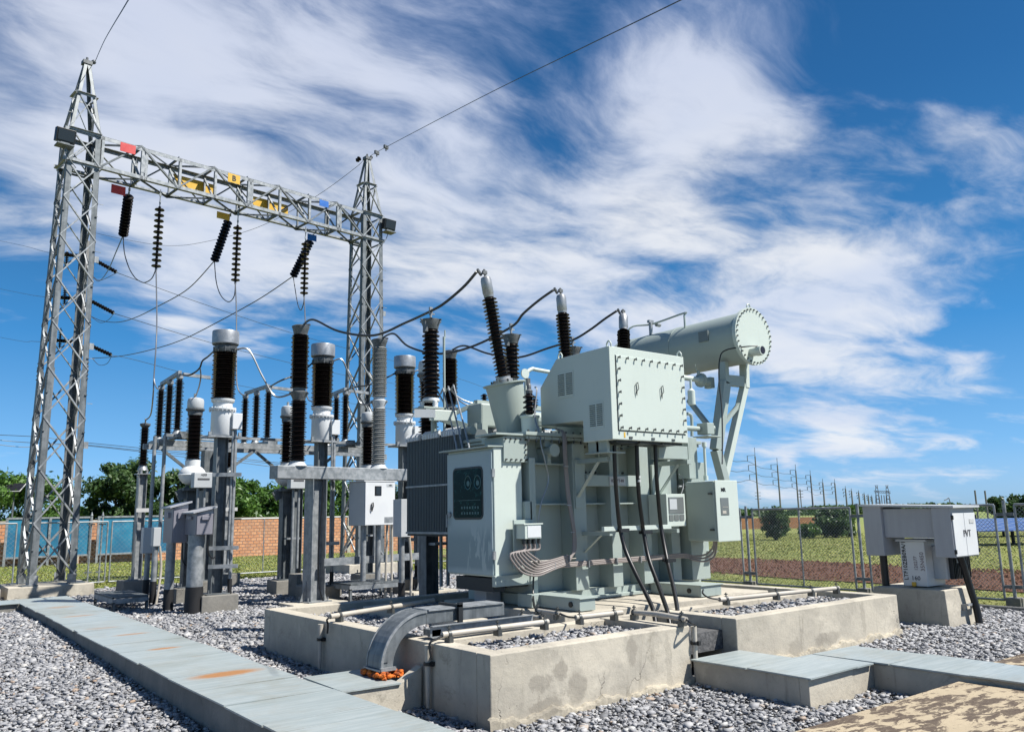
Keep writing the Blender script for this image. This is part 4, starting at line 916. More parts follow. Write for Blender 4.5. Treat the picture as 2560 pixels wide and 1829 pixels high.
mb = MB().cyl((c.x-.15, 10.2, c.z+r-.05), (c.x-.15, 10.2, c.z+r+.22), .035); mb.rbox((c.x-.15, 10.2, c.z+r+.2), (.12, .06, .05)); mb.cyl((c.x-.05, 10.15, c.z+r+.15), (c.x+.05, 10.15, c.z+r+.15), .04, n=10); mb.build('filling_valve', 'galv', cons)
mb = MB().lathe((c.x, 9.55, c.z), (0, 1, 0), [(r-.012, 0), (r-.012, .04)], 48); mb.build('weld_band', 'paint', cons)
# legs: two leaning channels with crossbar
fz = 2.25
la = [Vector((c.x-.45, 8.5, c.z-r+.05)), Vector((c.x+.30, 8.5, c.z-r+.08))]
kn = [PY(1800, 960, 8.5), PY(1862, 960, 8.5)]
ft = [PY(1808, 1190, 8.5), PY(1822, 1190, 8.5)]
el = PY(1790, 1130, 8.5)
mb = MB(); k0 = PY(1817, 960, 8.5); k1 = PY(1862, 968, 8.5); z_ = k0.z
mb.bar(PY(1808, 905, 8.5), PY(1812, 960, 8.5), .10, .14, (0, 1, 0)); mb.bar(PY(1812, 955, 8.5), PY(1790, 1125, 8.5), .17, .14, (0, 1, 0)); mb.bar(PY(1790, 1125, 8.5), PY(1812, 1210, 8.5), .14, .14, (0, 1, 0))
mb.build('conservator_leg', 'paint', T, bevel=.006)
mb = MB(); mb.bar(PY(1860, 900, 8.5), PY(1862, 970, 8.5), .10, .14, (0, 1, 0)); mb.bar(PY(1862, 960, 8.5), PY(1808, 1200, 8.5), .11, .12, (0, 1, 0)); mb.build('conservator_leg', 'paint_sunlit', T, bevel=.006)
mb = MB(); mb.bar(PY(1808, 950, 8.5), PY(1866, 955, 8.5), .10, .18, (0, 0, 1)); mb.bar(PY(1808, 1060, 8.5), PY(1848, 1010, 8.5), .06, .06, (0, 1, 0)); mb.build('frame_brace', 'paint', T); mb = MB(); mb.box(9.92, 10.7, 8.42, 8.6, 2.0, 2.14); mb.bar((9.92, 8.5, 1.5), (10.55, 8.5, 2.05), .06, .08); mb.build('frame_brace', 'paint', T, bevel=.004)
mb = MB(); mb.bar(PY(1772, 1065, 8.7), PY(1722, 1000, 9.2), .07, .07); mb.build('frame_brace', 'paint', T); mb = MB(); mb.bar((c.x-.5, 10.3, 2.8), (c.x-.4, 10.3, c.z-r+.1), .14, .14, (0, 1, 0)); mb.box(9.9, c.x-.3, 10.2, 10.4, 2.6, 2.8); mb.build('frame_brace', 'paint', T)
# relay and pipe from the conservator
p = PY(1708, 942, 8.75); q = PY(1752, 950, 8.75)
mb = MB().cyl(p-Vector((.5, 0, 0)), q, .045); mb.build('oil_pipe', 'paint_sunlit', T)
mb = MB().sphere(q, .10, 14, 8); mb.cyl(q, q+Vector((.18, -.02, -.02)), .07); mb.cyl(q-Vector((.02, 0, 0)), q+Vector((.02, 0, 0)), .12, n=18); mb.rbox(q+Vector((.22, 0, -.03)), (.10, .14, .18)); mb.cyl(q+Vector((-.05, 0, .08)), q+Vector((-.05, 0, .16)), .025); mb.cyl(q+Vector((-.09, 0, .14)), q+Vector((-.12, 0, .26)), .006, n=6); mb.build('buchholz_relay', 'paint', T)
p = PY(1728, 980, 8.4); MB().lathe((p.x, 8.4, p.z-.20), (0, 0, 1), [(.06, 0), (.06, .22), (.02, .26), (.02, .4)], 14).build('silica_breather', 'paint_sunlit', T)
MB().tube([PY(1716, 1035, 8.5), PY(1722, 1034, 8.5), PY(1729, 1045, 8.5), PY(1730, 1090, 8.5)], .025, 8, 5).build('oil_pipe', 'paint', T)
# ================================================================ SWITCHYARD
def PN(px, py, P0, n):
    d = _t(px, py); n = np.array(n); return Vector(EYE + d*((np.array(P0)-EYE)@n/(d@n)))
def frame(o, a):  # local axes from heading a (radians): u along row, v across
    return Vector((math.cos(a), math.sin(a), 0)), Vector((-math.sin(a), math.cos(a), 0))
def hcol(mb, x, y, z0, z1, w=.25, rz=0., t=.012, d=None):
    d = d or w; u, v = frame(0, rz)
    for s_ in (-1, 1): c = Vector((x, y, (z0+z1)/2))+u*(s_*w/2); mb.rbox(c, (t, d, z1-z0), rz)
    mb.rbox((x, y, (z0+z1)/2), (w-t, t*.8, z1-z0-.002), rz)
def base_plate(mb, x, y, z, w, rz=0.):
    mb.rbox((x, y, z+.012), (w, w, .02), rz)
    for sx in (-1, 1):
        for sy in (-1, 1): mb.cyl((x+sx*w*.4, y+sy*w*.4, z), (x+sx*w*.4, y+sy*w*.4, z+.09), .013, n=6)

# ---- lattice gantry
P1 = PZ(218, 150, 13.6); P2 = PZ(918, 390, 13.6)
gd = Vector((P2.x-P1.x, P2.y-P1.y, 0)); span = gd.length; gu = gd.normalized(); gv = Vector((-gu.y, gu.x, 0)); GA = math.atan2(gu.y, gu.x)
C1 = Vector((P1.x, P1.y, 0)); C2 = Vector((P2.x, P2.y, 0))
G = thing('steel_gantry', 'tall galvanised lattice gantry with two tapered towers joined by a truss beam', 'gantry', ((C1.x+C2.x)/2, (C1.y+C2.y)/2, .4))
ZB0, ZB1 = 10.60, 11.48; HB0, HB1 = .49, .37
def half(z): return HB0 + (HB1-HB0)*(z-.4)/(ZB1-.4)
def tower(C, zb, nm):
    t = MB()
    def pt(i, j, z): h = half(z) if z <= ZB1 else HB1 + (.07-HB1)*(z-ZB1)/(13.5-ZB1); return C + gu*(i*h) + gv*(j*h) + Vector((0, 0, z))
    for i in (-1, 1):
        for j in (-1, 1):
            t.ang(pt(i, j, zb), pt(i, j, 5.4), .15, gu*-i, gv*-j, .012); t.ang(pt(i, j, 5.4), pt(i, j, ZB1), .13, gu*-i, gv*-j, .010); t.ang(pt(i, j, ZB1), pt(i, j, 13.5), .08, gu*-i, gv*-j, .008)
    lv = [zb+.12, 1.75, 3.0, 4.2, 5.4, 6.5, 7.6, 8.65, 9.65, ZB0, ZB1, 12.55]
    br = MB()
    for k in range(len(lv)-1):
        z0, z1 = lv[k], lv[k+1]
        for a, b, nn in (((-1, -1), (1, -1), -gv), ((-1, 1), (1, 1), gv), ((-1, -1), (-1, 1), -gu), ((1, -1), (1, 1), gu)):
            w = .06 if z0 < 5 else .05
            br.ang(pt(*a, z0)+nn*.004, pt(*b, z1)+nn*.004, w, -nn, (0, 0, 1), .006); br.ang(pt(*b, z0)+nn*.012, pt(*a, z1)+nn*.012, w, -nn, (0, 0, 1), .006)
            if z1 >= ZB0: br.ang(pt(*a, z1)+nn*.02, pt(*b, z1)+nn*.02, .06, nn, (0, 0, -1), .006)
    for i in (-1, 1):
        for j in (-1, 1):
            c = pt(i, j, zb); t.rbox(c+Vector((0, 0, .012)), (.32, .32, .024), GA); br.rbox(c+gu*(-i*.10)+Vector((0, 0, .12)), (.18, .012, .2), GA); br.rbox(c+gv*(-j*.10)+Vector((0, 0, .12)), (.012, .18, .2), GA)
            for z in (5.2, 5.3, 5.4, 5.5, 5.6, .6, .7, .8): t.cyl(pt(i, j, z)-gv*.03, pt(i, j, z)+gv*.03, .014, n=6)
            for z in np.arange(1.2, 10, .9):
                if (i, j) == (1, -1) or (i, j) == (-1, -1): t.rbox(pt(i, j, z)+gu*(-i*.02)-gv*.015, (.05, .03, .02), GA)
    for z in (6.0, 3.6, 8.2): br.rbox(pt(1, -1, z)+gu*.05, (.10, .01, .16), GA)
    o = t.build('tower_leg_frame', 'galv_dark', G); b_ = br.build('cross_bracing', 'galv', o)
    # peak head
    mb = MB(); p = C+Vector((0, 0, 13.5)); mb.rbox(p, (.22, .2, .10), GA); mb.cyl(p+Vector((0, 0, .05)), p+Vector((.0, .0, .16)), .03, n=8); mb.sphere(p+gu*.16+Vector((0, 0, .10)), .06, 8, 6); mb.rbox(p+gu*.1+Vector((0, 0, .04)), (.2, .05, .05), GA, 0, -.5)
    mb.build('peak_fitting', 'cap_dark', o)
    mb = MB()
    for z, s_ in ((9.65, 1), (8.4, 1), (11.9, -1), (12.3, -1), (5.7, 1), (4.6, 1)): mb.rbox(pt(s_, -1, z)+gu*(.08*s_), (.12, .012, .012), GA)
    mb.build('step_bolts', 'galv', o)
tower(C1, .42, 'left'); tower(C2, .42, 'right')
# beam
def bp(s, j, z): return C1 + gu*s + gv*(j*HB1) + Vector((0, 0, z))
ch = MB(); L0 = -HB1-.10; L1 = span+HB1+.10
for j in (-1, 1):
    for z, zd in ((ZB0, 1), (ZB1, -1)): ch.ang(bp(L0, j, z), bp(L1, j, z), .10, gv*-j, (0, 0, zd), .010)
bm_ = ch.build('truss_beam', 'galv', G)
n = 8; st = (span-2*HB1)/n; lac = MB()
for k in range(n):
    s0 = HB1+k*st; s1 = s0+st; post = MB()
    for j in (-1, 1):
        a, b = (ZB0, ZB1) if (k+(j > 0)) % 2 == 0 else (ZB1, ZB0); lac.ang(bp(s0, j*1.02, a), bp(s1, j*1.02, b), .06, gv*-j, (0, 0, 1), .006)
        post.ang(bp(s0+st*.02, j, ZB0), bp(s0+st*.02, j, ZB1), .07, gu, gv*-j, .008)
        if k % 3 == 1: post.ang(bp(s0+st*.12, j, ZB0), bp(s0+st*.12, j, ZB1), .07, gu, gv*-j, .008); post.rbox(bp(s0+st*.07, j, (ZB0+ZB1)/2), (.10, .01, .5), GA)
    for z in (ZB0, ZB1):
        q = 1 if k % 2 else -1; lac.ang(bp(s0, -q, z), bp(s1, q, z), .05, gu, (0, 0, -1 if z == ZB0 else 1), .006); lac.ang(bp(s0, -1, z), bp(s0, 1, z), .05, gu, (0, 0, 1), .006)
    post.ang(bp(s0, -1, ZB0), bp(s0, 1, ZB1), .05, gu, gv, .006); post.build('beam_post', 'galv', bm_)
lac.build('beam_bracing', 'galv_dark', bm_)
# phase plates on the beam
def beam_plate(px, py, w, h, m, j, nm='phase_plate', lab=None, tx=None):
    P0 = C1+gv*(j*HB1*1.12); p = PN(px, py, P0, gv); o = MB().rbox(p, (w, .012, h), GA).build(nm, m, G)
    if lab: o['label'] = lab
    if tx: text(o, tx, p-gv*.012, gu, (0, 0, 1), h*.85, bold=.004)
    return o
beam_plate(320, 371, .38, .24, 'red', -1, lab='red plate on the top chord'); beam_plate(296, 475, .36, .24, 'red', .9, lab='red plate on the bottom chord')
beam_plate(585, 447, .36, .26, 'yellow', -1, lab='yellow plate with black letter B', tx='B'); beam_plate(558, 540, .38, .20, 'yellow', .9, lab='small yellow plate on the bottom chord')
beam_plate(810, 509, .32, .20, 'blue', -1, lab='blue plate on the top chord'); beam_plate(780, 594, .32, .20, 'blue', .9, lab='blue plate on the bottom chord')
for px, py, lb in ((483, 464, 'long yellow sheet between red plate and letter B'), (676, 517, 'long yellow sheet between letter B and blue plate')):
    beam_plate(px, py, 1.18, .38, 'yellow', 1.05, 'bird_guard_sheet', lb)
# floodlights on the tower tops
for C, px, py, s_, lb in ((C1, 163, 340, -1, 'black floodlight on the left tower'), (C2, 972, 562, 1, 'black floodlight on the right tower')):
    p = PN(px, py, C-gv*.5, gv); mb = MB().rbox(p, (.44, .18, .34), GA, R(12)); f = mb.build('floodlight', 'black', G, bevel=.01); f['label'] = lb
    MB().rbox(p-gv*.095-Vector((0, 0, .02)), (.36, .012, .26), GA, R(12)).build('glass', 'lens_dark', f)
    mb = MB().rbox(p-Vector((0, 0, .26)), (.38, .30, .03), GA); mb.rbox(p-Vector((0, 0, .20)), (.2, .1, .10), GA); mb.tube([p-Vector((0, 0, .15)), p-Vector((.0, .0, .5))-gu*.1*s_, p-Vector((0, 0, .75))-gu*.3*s_], .012, 6, 5); mb.build('floodlight_bracket', 'galv_dark', f)
# footings of the gantry
for C, lb in ((C1, 'wide pale concrete footing strip under the left gantry tower'), (C2, 'concrete footing under the right gantry tower')):
    plinth(C.x-.85, C.x+.85, C.y-.85, C.y+.8, 0, .42, lb, .02, 'gantry footings', m='concrete')
mb = MB(); mb.box(0, 2.4, 21.0, 22.3, 0, .42); tag(mb.build('concrete_footing', 'concrete', loc=(1, 21.5, 0), bevel=.01), 'concrete block cut by the left picture edge beside the left tower', 'concrete footing', 'gantry footings')

# ---- disc insulator strings
def string(top, bot, n, label, link=.18, r=.127):
    top, bot = Vector(top), Vector(bot); d = (bot-top); L = d.length; d.normalize()
    t = thing('insulator_string', label, 'insulator string', top, 'disc insulator strings')
    mb = MB().cyl(top, top+d*(L*link), .014, n=6); mb.rbox(top+d*(L*link*.3), (.05, .03, .08)); mb.rbox(top+d*(L*link*.75), (.04, .03, .07)); mb.cyl(bot-d*.03, bot+d*.05, .03, n=8); mb.build('link', 'galv', t)
    a = L*link; st = (L-a)/n; prof = []
    mb = MB()
    for k in range(n):
        h = a+k*st; mb.lathe(top, d, [(.035, h), (.035, h+st*.35), (r*.9, h+st*.45), (r, h+st*.60), (r*.85, h+st*.66), (.04, h+st*.62), (.03, h+st)], 18)
    mb.build('insulator_discs', 'porcelain', t); return t
Gc = C1
def hang(px, py0, py1, lb, n=11):
    a = PN(px[0], py0, C1, gv); b = Vector((a.x, a.y, ZAT(px[1], py1, a))); a.z = ZB0; string(a, b, n, lb, .22); return b
HA = hang((401, 397), 490, 672, 'brown disc insulator string hanging straight down right of the red plates'); HBk = hang((595, 592), 545, 706, 'brown disc insulator string hanging straight down under the letter B'); HC = hang((764, 763), 590, 738, 'brown disc insulator string hanging straight down under the blue plates')
def tens(p0, p1, lb, L=1.72, n=13):
    a = PN(*p0, C1+gv*HB1, gv); a.z = ZB0; d = Vector(_t(*p1)); E_ = Vector(EYE); w = a-E_; b_ = d.dot(w); disc = b_*b_-(w.length_squared-L*L)
    t_ = b_+math.sqrt(max(disc, 0)); e = E_+d*t_; string(a, e, n, lb, .16, .135); return e
TA = tens((323, 489), (308, 588), 'tilted brown disc insulator string below the lower red plate'); TB = tens((577, 551), (536, 652), 'tilted brown disc insulator string below the lower yellow plate'); TC = tens((785, 606), (733, 690), 'tilted brown disc insulator string below the lower blue plate')

# ---- conductors
def wire(pts, r, label, m='wire', n=6, sub=8, name='conductor', cat='wire', group=None):
    o = MB().tube(pts, r, n, sub).build(name, m, loc=pts[0]); return tag(o, label, cat, group)
def dl(pl, D0, D1):  # pixel path with depth running from D0 to D1
    n = len(pl); return [PD(x, y, D0+(D1-D0)*i/(n-1)) for i, (x, y) in enumerate(pl)]
def dep(p): return p.x*_F[0]+p.y*_F[1]
DP = 37.
wire([TA]+dl([(290, 630), (272, 672), (255, 697), (243, 702), (231, 690)], dep(TA)+2, DP), .016, 'short line conductor falling from the leftmost tilted string behind the left tower')
wire([TB]+dl([(470, 722), (394, 766), (340, 793), (296, 805), (255, 802), (228, 791)], dep(TB)+1.5, DP), .016, 'line conductor sweeping from the tilted string under letter B to the left tower')
wire([TC]+dl([(640, 752), (500, 828), (440, 855), (385, 872), (330, 885), (283, 892), (231, 895)], dep(TC)+1.5, DP), .016, 'line conductor sweeping from the tilted string under the blue plate to the left tower')
def jump(a, b, mid, lb): wire([a]+[PD(x, y, dep(a)+(dep(b)-dep(a))*(i+1)/(len(mid)+1)) for i, (x, y) in enumerate(mid)]+[b], .014, lb)
jump(TA, HA, [(311, 631), (322, 668), (336, 692), (350, 703), (363, 706), (380, 695)], 'looped jumper between the two insulator strings nearest the left tower'); jump(TB, HBk, [(540, 700), (548, 730), (560, 748), (574, 754), (586, 738)], 'looped jumper between the two insulator strings under letter B'); jump(TC, HC, [(739, 730), (745, 762), (752, 775), (759, 758)], 'looped jumper between the two insulator strings under the blue plates')

# ---- generic bits
def insul(parent, x, y, z0, z1, n, rc, rs, m='porcelain', name='insulator', alt=.0, seg=22, taper=0):
    return MB().lathe((x, y, 0), (0, 0, 1), sheds(z0, z1, n, rc, rs, .3, alt), seg).build(name, m, parent)

# ---- current transformers (head type, silver hat)
CT = [PZ(565, 828, 5.40), PZ(808, 861, 5.40), PZ(1012, 891, 5.40)]
def make_ct(P, label):
    x, y = P.x, P.y; t = thing('current_transformer', label, 'current transformer', (x, y, .45), 'current transformers with silver drum heads')
    MB().lathe((x, y, 0), (0, 0, 1), [(.242, 5.13), (.25, 5.14), (.25, 5.375), (.245, 5.39), (.24, 5.392), (.235, 5.38), (0.02, 5.385)], 36).build('drum_head', 'alu', t)
    mb = MB().lathe((x, y, 0), (0, 0, 1), [(.20, 4.97), (.215, 4.99), (.215, 5.06), (.19, 5.07), (.19, 5.10), (.235, 5.12), (.235, 5.13)], 28)
    for k in range(10): q = k*.63; mb.rbox((x+.215*math.cos(q), y+.215*math.sin(q), 5.02), (.03, .02, .10), q)
    c_ = Vector((x, y, 5.05))+Vector((.788, -.616, 0))*.16+Vector((-.616, -.788, 0))*.12; mb.rbox(c_, (.16, .06, .06), R(-20)); mb.build('neck', 'cap_dark', t)
    insul(t, x, y, 4.07, 4.98, 20, .150, .228, alt=.012, seg=26)
    mb = MB().lathe((x, y, 0), (0, 0, 1), [(.20, 4.0), (.215, 4.02), (.215, 4.06), (.17, 4.08)], 28); mb.lathe((x, y, 0), (0, 0, 1), [(.20, 3.89), (.18, 3.90), (.18, 4.0), (.20, 4.01)], 24)
    mb.lathe((x, y, 0), (0, 0, 1), [(.25, 3.85), (.25, 3.88), (.21, 3.89)], 32)
    for k in range(20): q = k*math.pi/10; mb.cyl((x+.235*math.cos(q), y+.235*math.sin(q), 3.82), (x+.235*math.cos(q), y+.235*math.sin(q), 3.90), .012, n=6)
    mb.sphere((x-.0, y-.15, 3.90), .07, 12, 6, (1, .7, .6)); mb.build('flange', 'white_paint', t)
    mb = MB().lathe((x, y, 0), (0, 0, 1), [(.19, 3.36), (.205, 3.38), (.205, 3.85)], 32); tk = mb.build('tank', 'white_paint', t)
    b_ = Vector((x, y, 3.63))+Vector((.788, -.616, 0))*.27; MB().rbox(b_, (.18, .16, .30), 0).build('terminal_box', 'white_paint', t, bevel=.006)
    mb = MB().rbox((x, y, 3.335), (.62, .42, .035)); mb.rbox((x-.28, y-.19, 3.38), (.05, .05, .07)); mb.rbox((x+.28, y-.19, 3.38), (.05, .05, .07)); mb.build('head_plate', 'galv', t)
    mb = MB(); hcol(mb, x, y, .45, 3.32, .20, 0); base_plate(mb, x, y, .45, .42); mb.build('column', 'galv_dark', t)
    e = Vector((.788, -.616, 0)); c0 = Vector((x, y, 0))+e*.27
    mb = MB().tube([c0+Vector((0, 0, 3.5))-e*.02, c0+Vector((0, 0, 3.2)), c0+Vector((0, 0, 2.7)), c0+Vector((0, 0, .7))], .035, 10, 6); mb.tube([c0+Vector((-.07, -.03, 3.45)), c0+Vector((-.06, -.03, 3.0)), c0+Vector((-.06, -.03, .9))], .022, 8, 5); mb.build('conduit', 'galv', t)
    MB().cyl(c0+Vector((0, 0, .12)), c0+Vector((0, 0, .72)), .04, n=10).build('sealing_wrap', 'tape', t)
    for z in (2.62, 1.28, .95): MB().rbox(Vector((x, y, z))+e*.08-Vector((0, .16, 0)), (.52, .05, .07), R(-25)).build('clamp_arm', 'galv', t)
    return t
cts = [make_ct(CT[0], 'left current transformer with silver drum head, nearest and tallest in view')]
for P, lb in ((CT[1], 'middle current transformer with silver drum head, behind the breaker beam'), (CT[2], 'right current transformer with silver drum head, beside the transformer radiator')): cts.append(copy_tree(cts[0], (P.x, P.y, .45), lb))
for P, lb in zip(CT, ('concrete footing under the left current transformer', 'concrete footing under the middle current transformer', 'concrete footing under the right current transformer')):
    plinth(P.x-.33, P.x+.33, P.y-.33, P.y+.33, .05, .45, lb, .0, m='concrete_dk')
plinth(CT[1].x-.05, CT[1].x+.75, CT[1].y+.45, CT[1].y+1.0, .05, .42, 'low block of the stepped footing behind the middle current transformer'); plinth(CT[1].x-.0, CT[1].x+.4, CT[1].y+1.05, CT[1].y+1.5, .05, .62, 'tall block of the stepped footing behind the middle current transformer')

# ---- voltage transformers (domed head, drum base)
VT = [PZ(490, 994, 4.35), PZ(722, 1014, 4.35), PZ(921, 1030, 4.35)]
def make_vt(P, label):
    x, y = P.x, P.y; t = thing('voltage_transformer', label, 'voltage transformer', (x, y, .45), 'voltage transformers with domed grey heads')
    mb = MB().lathe((x, y, 0), (0, 0, 1), [(.16, 4.12), (.168, 4.14), (.168, 4.27), (.155, 4.32), (.10, 4.345), (.02, 4.35)], 26); hd = mb.build('domed_head', 'grey_paint', t)
    mb = MB().lathe((x, y, 0), (0, 0, 1), [(.15, 3.97), (.15, 4.05), (.19, 4.08), (.19, 4.11), (.16, 4.12)], 24); mb.build('head_flange', 'cap_dark', t)
    MB().rbox((x-.02, y, 4.39), (.04, .05, .09)).build('terminal', 'galv', hd)
    insul(t, x, y, 3.05, 3.97, 22, .115, .172, alt=.022, seg=24)
    mb = MB().lathe((x, y, 0), (0, 0, 1), [(.15, 2.90), (.155, 3.02), (.13, 3.05)], 22); mb.sphere((x, y, 2.72), .27, 22, 12, (1, 1, .80)); mb.lathe((x, y, 0), (0, 0, 1), [(.275, 2.70), (.285, 2.72), (.275, 2.74)], 26, False); mb.build('drum_base', 'white_paint', t)
    b_ = Vector((x+.10, y-.34, 2.60)); MB().rbox(b_, (.38, .22, .31), 0).build('terminal_box', 'grey_paint', t, bevel=.008)
    MB().rbox(b_+Vector((0, -.113, .02)), (.24, .004, .035)).build('slot_plate', 'ink_grey', t)
    mb = MB().rbox((x, y, 2.42), (.42, .42, .05)); mb.bar((x-.2, y, 2.44), (x-.1, y, 2.25), .06, .3); mb.build('head_plate', 'galv_dark', t)
    mb = MB(); hcol(mb, x, y, .45, 2.40, .22); base_plate(mb, x, y, .45, .40); mb.build('column', 'galv_dark', t)
    mb = MB()
    for dx in (.0, .13): mb.cyl((x+.04+dx, y-.30, .7), (x+.04+dx, y-.30, 2.45), .03, n=10)
    mb.rbox((x+.08, y-.2, 1.35), (.3, .2, .04)); mb.build('conduit', 'galv', t)
    return t
vts = [make_vt(VT[0], 'left voltage transformer with domed grey head and round white drum')]
for P, lb in ((VT[1], 'middle voltage transformer with domed grey head, half hidden by the breaker pole'), (VT[2], 'right voltage transformer with domed grey head, behind the grey breaker pole')): vts.append(copy_tree(vts[0], (P.x, P.y, .45), lb))
V4 = PZ(1071, 900, 4.35); vts.append(copy_tree(vts[0], (V4.x, V4.y, .45), 'voltage transformer with domed grey head, half hidden behind the left arrester of the power transformer')); plinth(V4.x-.28, V4.x+.28, V4.y-.28, V4.y+.28, .05, .45, 'concrete footing hidden behind the radiators')
for P, lb in zip(VT, ('concrete footing under the left voltage transformer', 'concrete footing under the middle voltage transformer', 'concrete footing under the right voltage transformer')): plinth(P.x-.28, P.x+.28, P.y-.28, P.y+.28, .05, .45, lb)
for P, lb in zip(VT, ('ABB', 'ABB', 'ABB')): pass
for v_ in vts:
    for c_ in v_.children:
        if c_.name.startswith('terminal_box') and v_ is vts[0]:
            tx = text(vts[0], 'ABB', (VT[0].x+.10, VT[0].y-.452, 2.705), (1, 0, 0), (0, 0, 1), .07, 'ink_grey')
            for w_ in vts[1:]:
                cc_ = tx.copy(); S.collection.objects.link(cc_); cc_.parent = w_

# ---- live tank circuit breaker
BR = [PZ(752, 814, 5.55), PZ(949, 848, 5.55), PZ(1125, 877, 5.55)]
bu = (BR[2]-BR[0]); bu.z = 0; bu.normalize(); BA = math.atan2(bu.y, bu.x); bv = Vector((-bu.y, bu.x, 0)); zl = lambda yy: ZAT(752, yy, BR[0])
zt, zm1, zm0, zb1, zbm, zbb = zl(836), zl(970), zl(1000), zl(1152), zl(1165), zl(1197)
CB = thing('circuit_breaker', 'live tank circuit breaker with one grey and two black poles on a galvanised crossbeam', 'circuit breaker', (BR[1].x, BR[1].y, .22))
for i, P in enumerate(BR):
    x, y = P.x, P.y; mt = 'porcelain_grey' if i == 1 else 'porcelain'
    pole = insul(CB, x, y, zm1, zt, 24, .125, .178 if i != 1 else .168, mt, 'interrupter_pole', alt=.006 if i == 1 else .016, seg=24)
    if i == 1: pole['label'] = 'grey porcelain breaker pole'
    insul(pole, x, y, zb1, zm0, 26, .115, .165 if i != 1 else .158, mt, 'support_insulator', alt=.006 if i == 1 else .016, seg=24)
    mb = MB().lathe((x, y, 0), (0, 0, 1), [(.13, zt-.01), (.15, zt+.08), (.175, zt+.15), (.175, 5.53), (.14, 5.55)], 20); mb.rbox((x+.1, y-.06, 5.57), (.14, .05, .03), R(-30)); mb.build('top_flange', 'cap_dark', pole)
    mb = MB().lathe((x, y, 0), (0, 0, 1), [(.12, zm0-.01), (.13, zm0+.04), (.175, zm0+.13), (.175, zm0+.15), (.12, zm0+.18), (.12, zm1+.01)], 20); mb.rbox((x, y, zm0+.14), (.36, .2, .015), R(-30)); mb.build('middle_flange', 'grey_paint' if i == 1 else 'cap_dark', pole)
    MB().lathe((x, y, 0), (0, 0, 1), [(.20, zbm), (.17, zbm+.03), (.13, zb1)], 20).build('pole_base', 'grey_paint', pole)
a = BR[0]-bu*.50; b = BR[2]+bu*.50
MB().bar((a.x, a.y, (zbm+zbb)/2), (b.x, b.y, (zbm+zbb)/2), .30, zbm-zbb).build('crossbeam', 'galv', CB, bevel=.01)
def onb(px): return PN(px, 1180, (BR[0].x, BR[0].y, 0), bv)
for px, lb in ((791, ''), (1068, '')):
    p = onb(px); mb = MB(); hcol(mb, p.x, p.y, .22, zbb, .30, BA, .014); base_plate(mb, p.x, p.y, .22, .5, BA)
    for s_ in (-1, 1): mb.prism([p+bu*(s_*.16)+Vector((0, 0, .24-p.z)), p+bu*(s_*.30)+Vector((0, 0, .24-p.z)), p+bu*(s_*.16)+Vector((0, 0, .62-p.z))], bv*.012)
    col_ = mb.build('support_column', 'galv', CB)
    MB().tube([p-bv*.17+Vector((.05, 0, zbb-p.z)), p-bv*.19+Vector((.02, 0, 2.1-p.z)), p-bv*.175+Vector((-.02, 0, 1.2-p.z)), p-bv*.19+Vector((.0, 0, .5-p.z)), p-bv*.25+Vector((.12, 0, .1-p.z))], .014, 6, 6).build('earth_lead', 'black', col_)
    plinth(p.x-.55, p.x+.55, p.y-.35, p.y+.35, .03, .22, 'low concrete footing under the %s breaker column' % ('left' if px < 900 else 'right'), .02, 'breaker footings', m='concrete')
pl_, pr_ = onb(805), onb(1060); mb = MB(); mb.bar((pl_.x, pl_.y-.16, .95), (pr_.x, pr_.y-.16, .95), .05, .14); mb.build('tie_beam', 'galv', CB)
# drive cabinet
P0 = BR[1]-bv*.55; c0 = PN(912, 1203, P0, bv); c1 = PN(986, 1311, P0, bv); w = (Vector((c1.x, c1.y, 0))-Vector((c0.x, c0.y, 0))).length; cz = (c0.z+c1.z)/2; hh = c0.z-c1.z; cc_ = (Vector((c0.x, c0.y, 0))+Vector((c1.x, c1.y, 0)))/2
mb = MB().rbox(cc_+bv*.27+Vector((0, 0, cz)), (w, .54, hh), BA); dc = mb.build('drive_cabinet', 'grey_paint', CB, bevel=.012)
f = MB().rbox(cc_-bv*.012+Vector((0, 0, cz)), (w-.01, .018, hh-.01), BA).build('door', 'white_paint', dc, bevel=.006)
fp = lambda u_, v_: cc_-bv*.024+bu*(w*(u_-.5))+Vector((0, 0, cz+hh*(v_-.5)))
MB().rbox(fp(.42, .79), (w*.22, .012, hh*.22), BA).build('gasket', 'black', f, bevel=.01); MB().rbox(fp(.42, .79)-bv*.006, (w*.15, .008, hh*.17), BA).build('window', 'lens_dark', f)
mb = MB(); h_ = [fp(.20, .50), fp(.24, .52), fp(.25, .44), fp(.20, .32), fp(.18, .36)]; mb.tube([q-bv*.02 for q in h_]+[h_[0]-bv*.02], .010, 6, 1); mb.build('handle', 'black', f)
MB().rbox(fp(.78, .12), (w*.28, .004, hh*.13), BA).build('rating_plate', 'galv', f); MB().rbox(fp(.82, .92), (w*.22, .004, hh*.06), BA).build('badge', 'grey_paint', f); text(f, 'ABB', fp(.82, .92)-bv*.004, bu, (0, 0, 1), .045, 'ink_grey')
MB().rbox(cc_+bv*.27+Vector((0, 0, cz+hh/2+.012)), (w+.06, .6, .02), BA).build('roof', 'white_paint', dc)
mb = MB()
for u_ in (.2, .68): q = fp(u_, 0)+bv*.25; mb.cyl((q.x, q.y, .55), (q.x, q.y, cz-hh/2), .055, n=14)
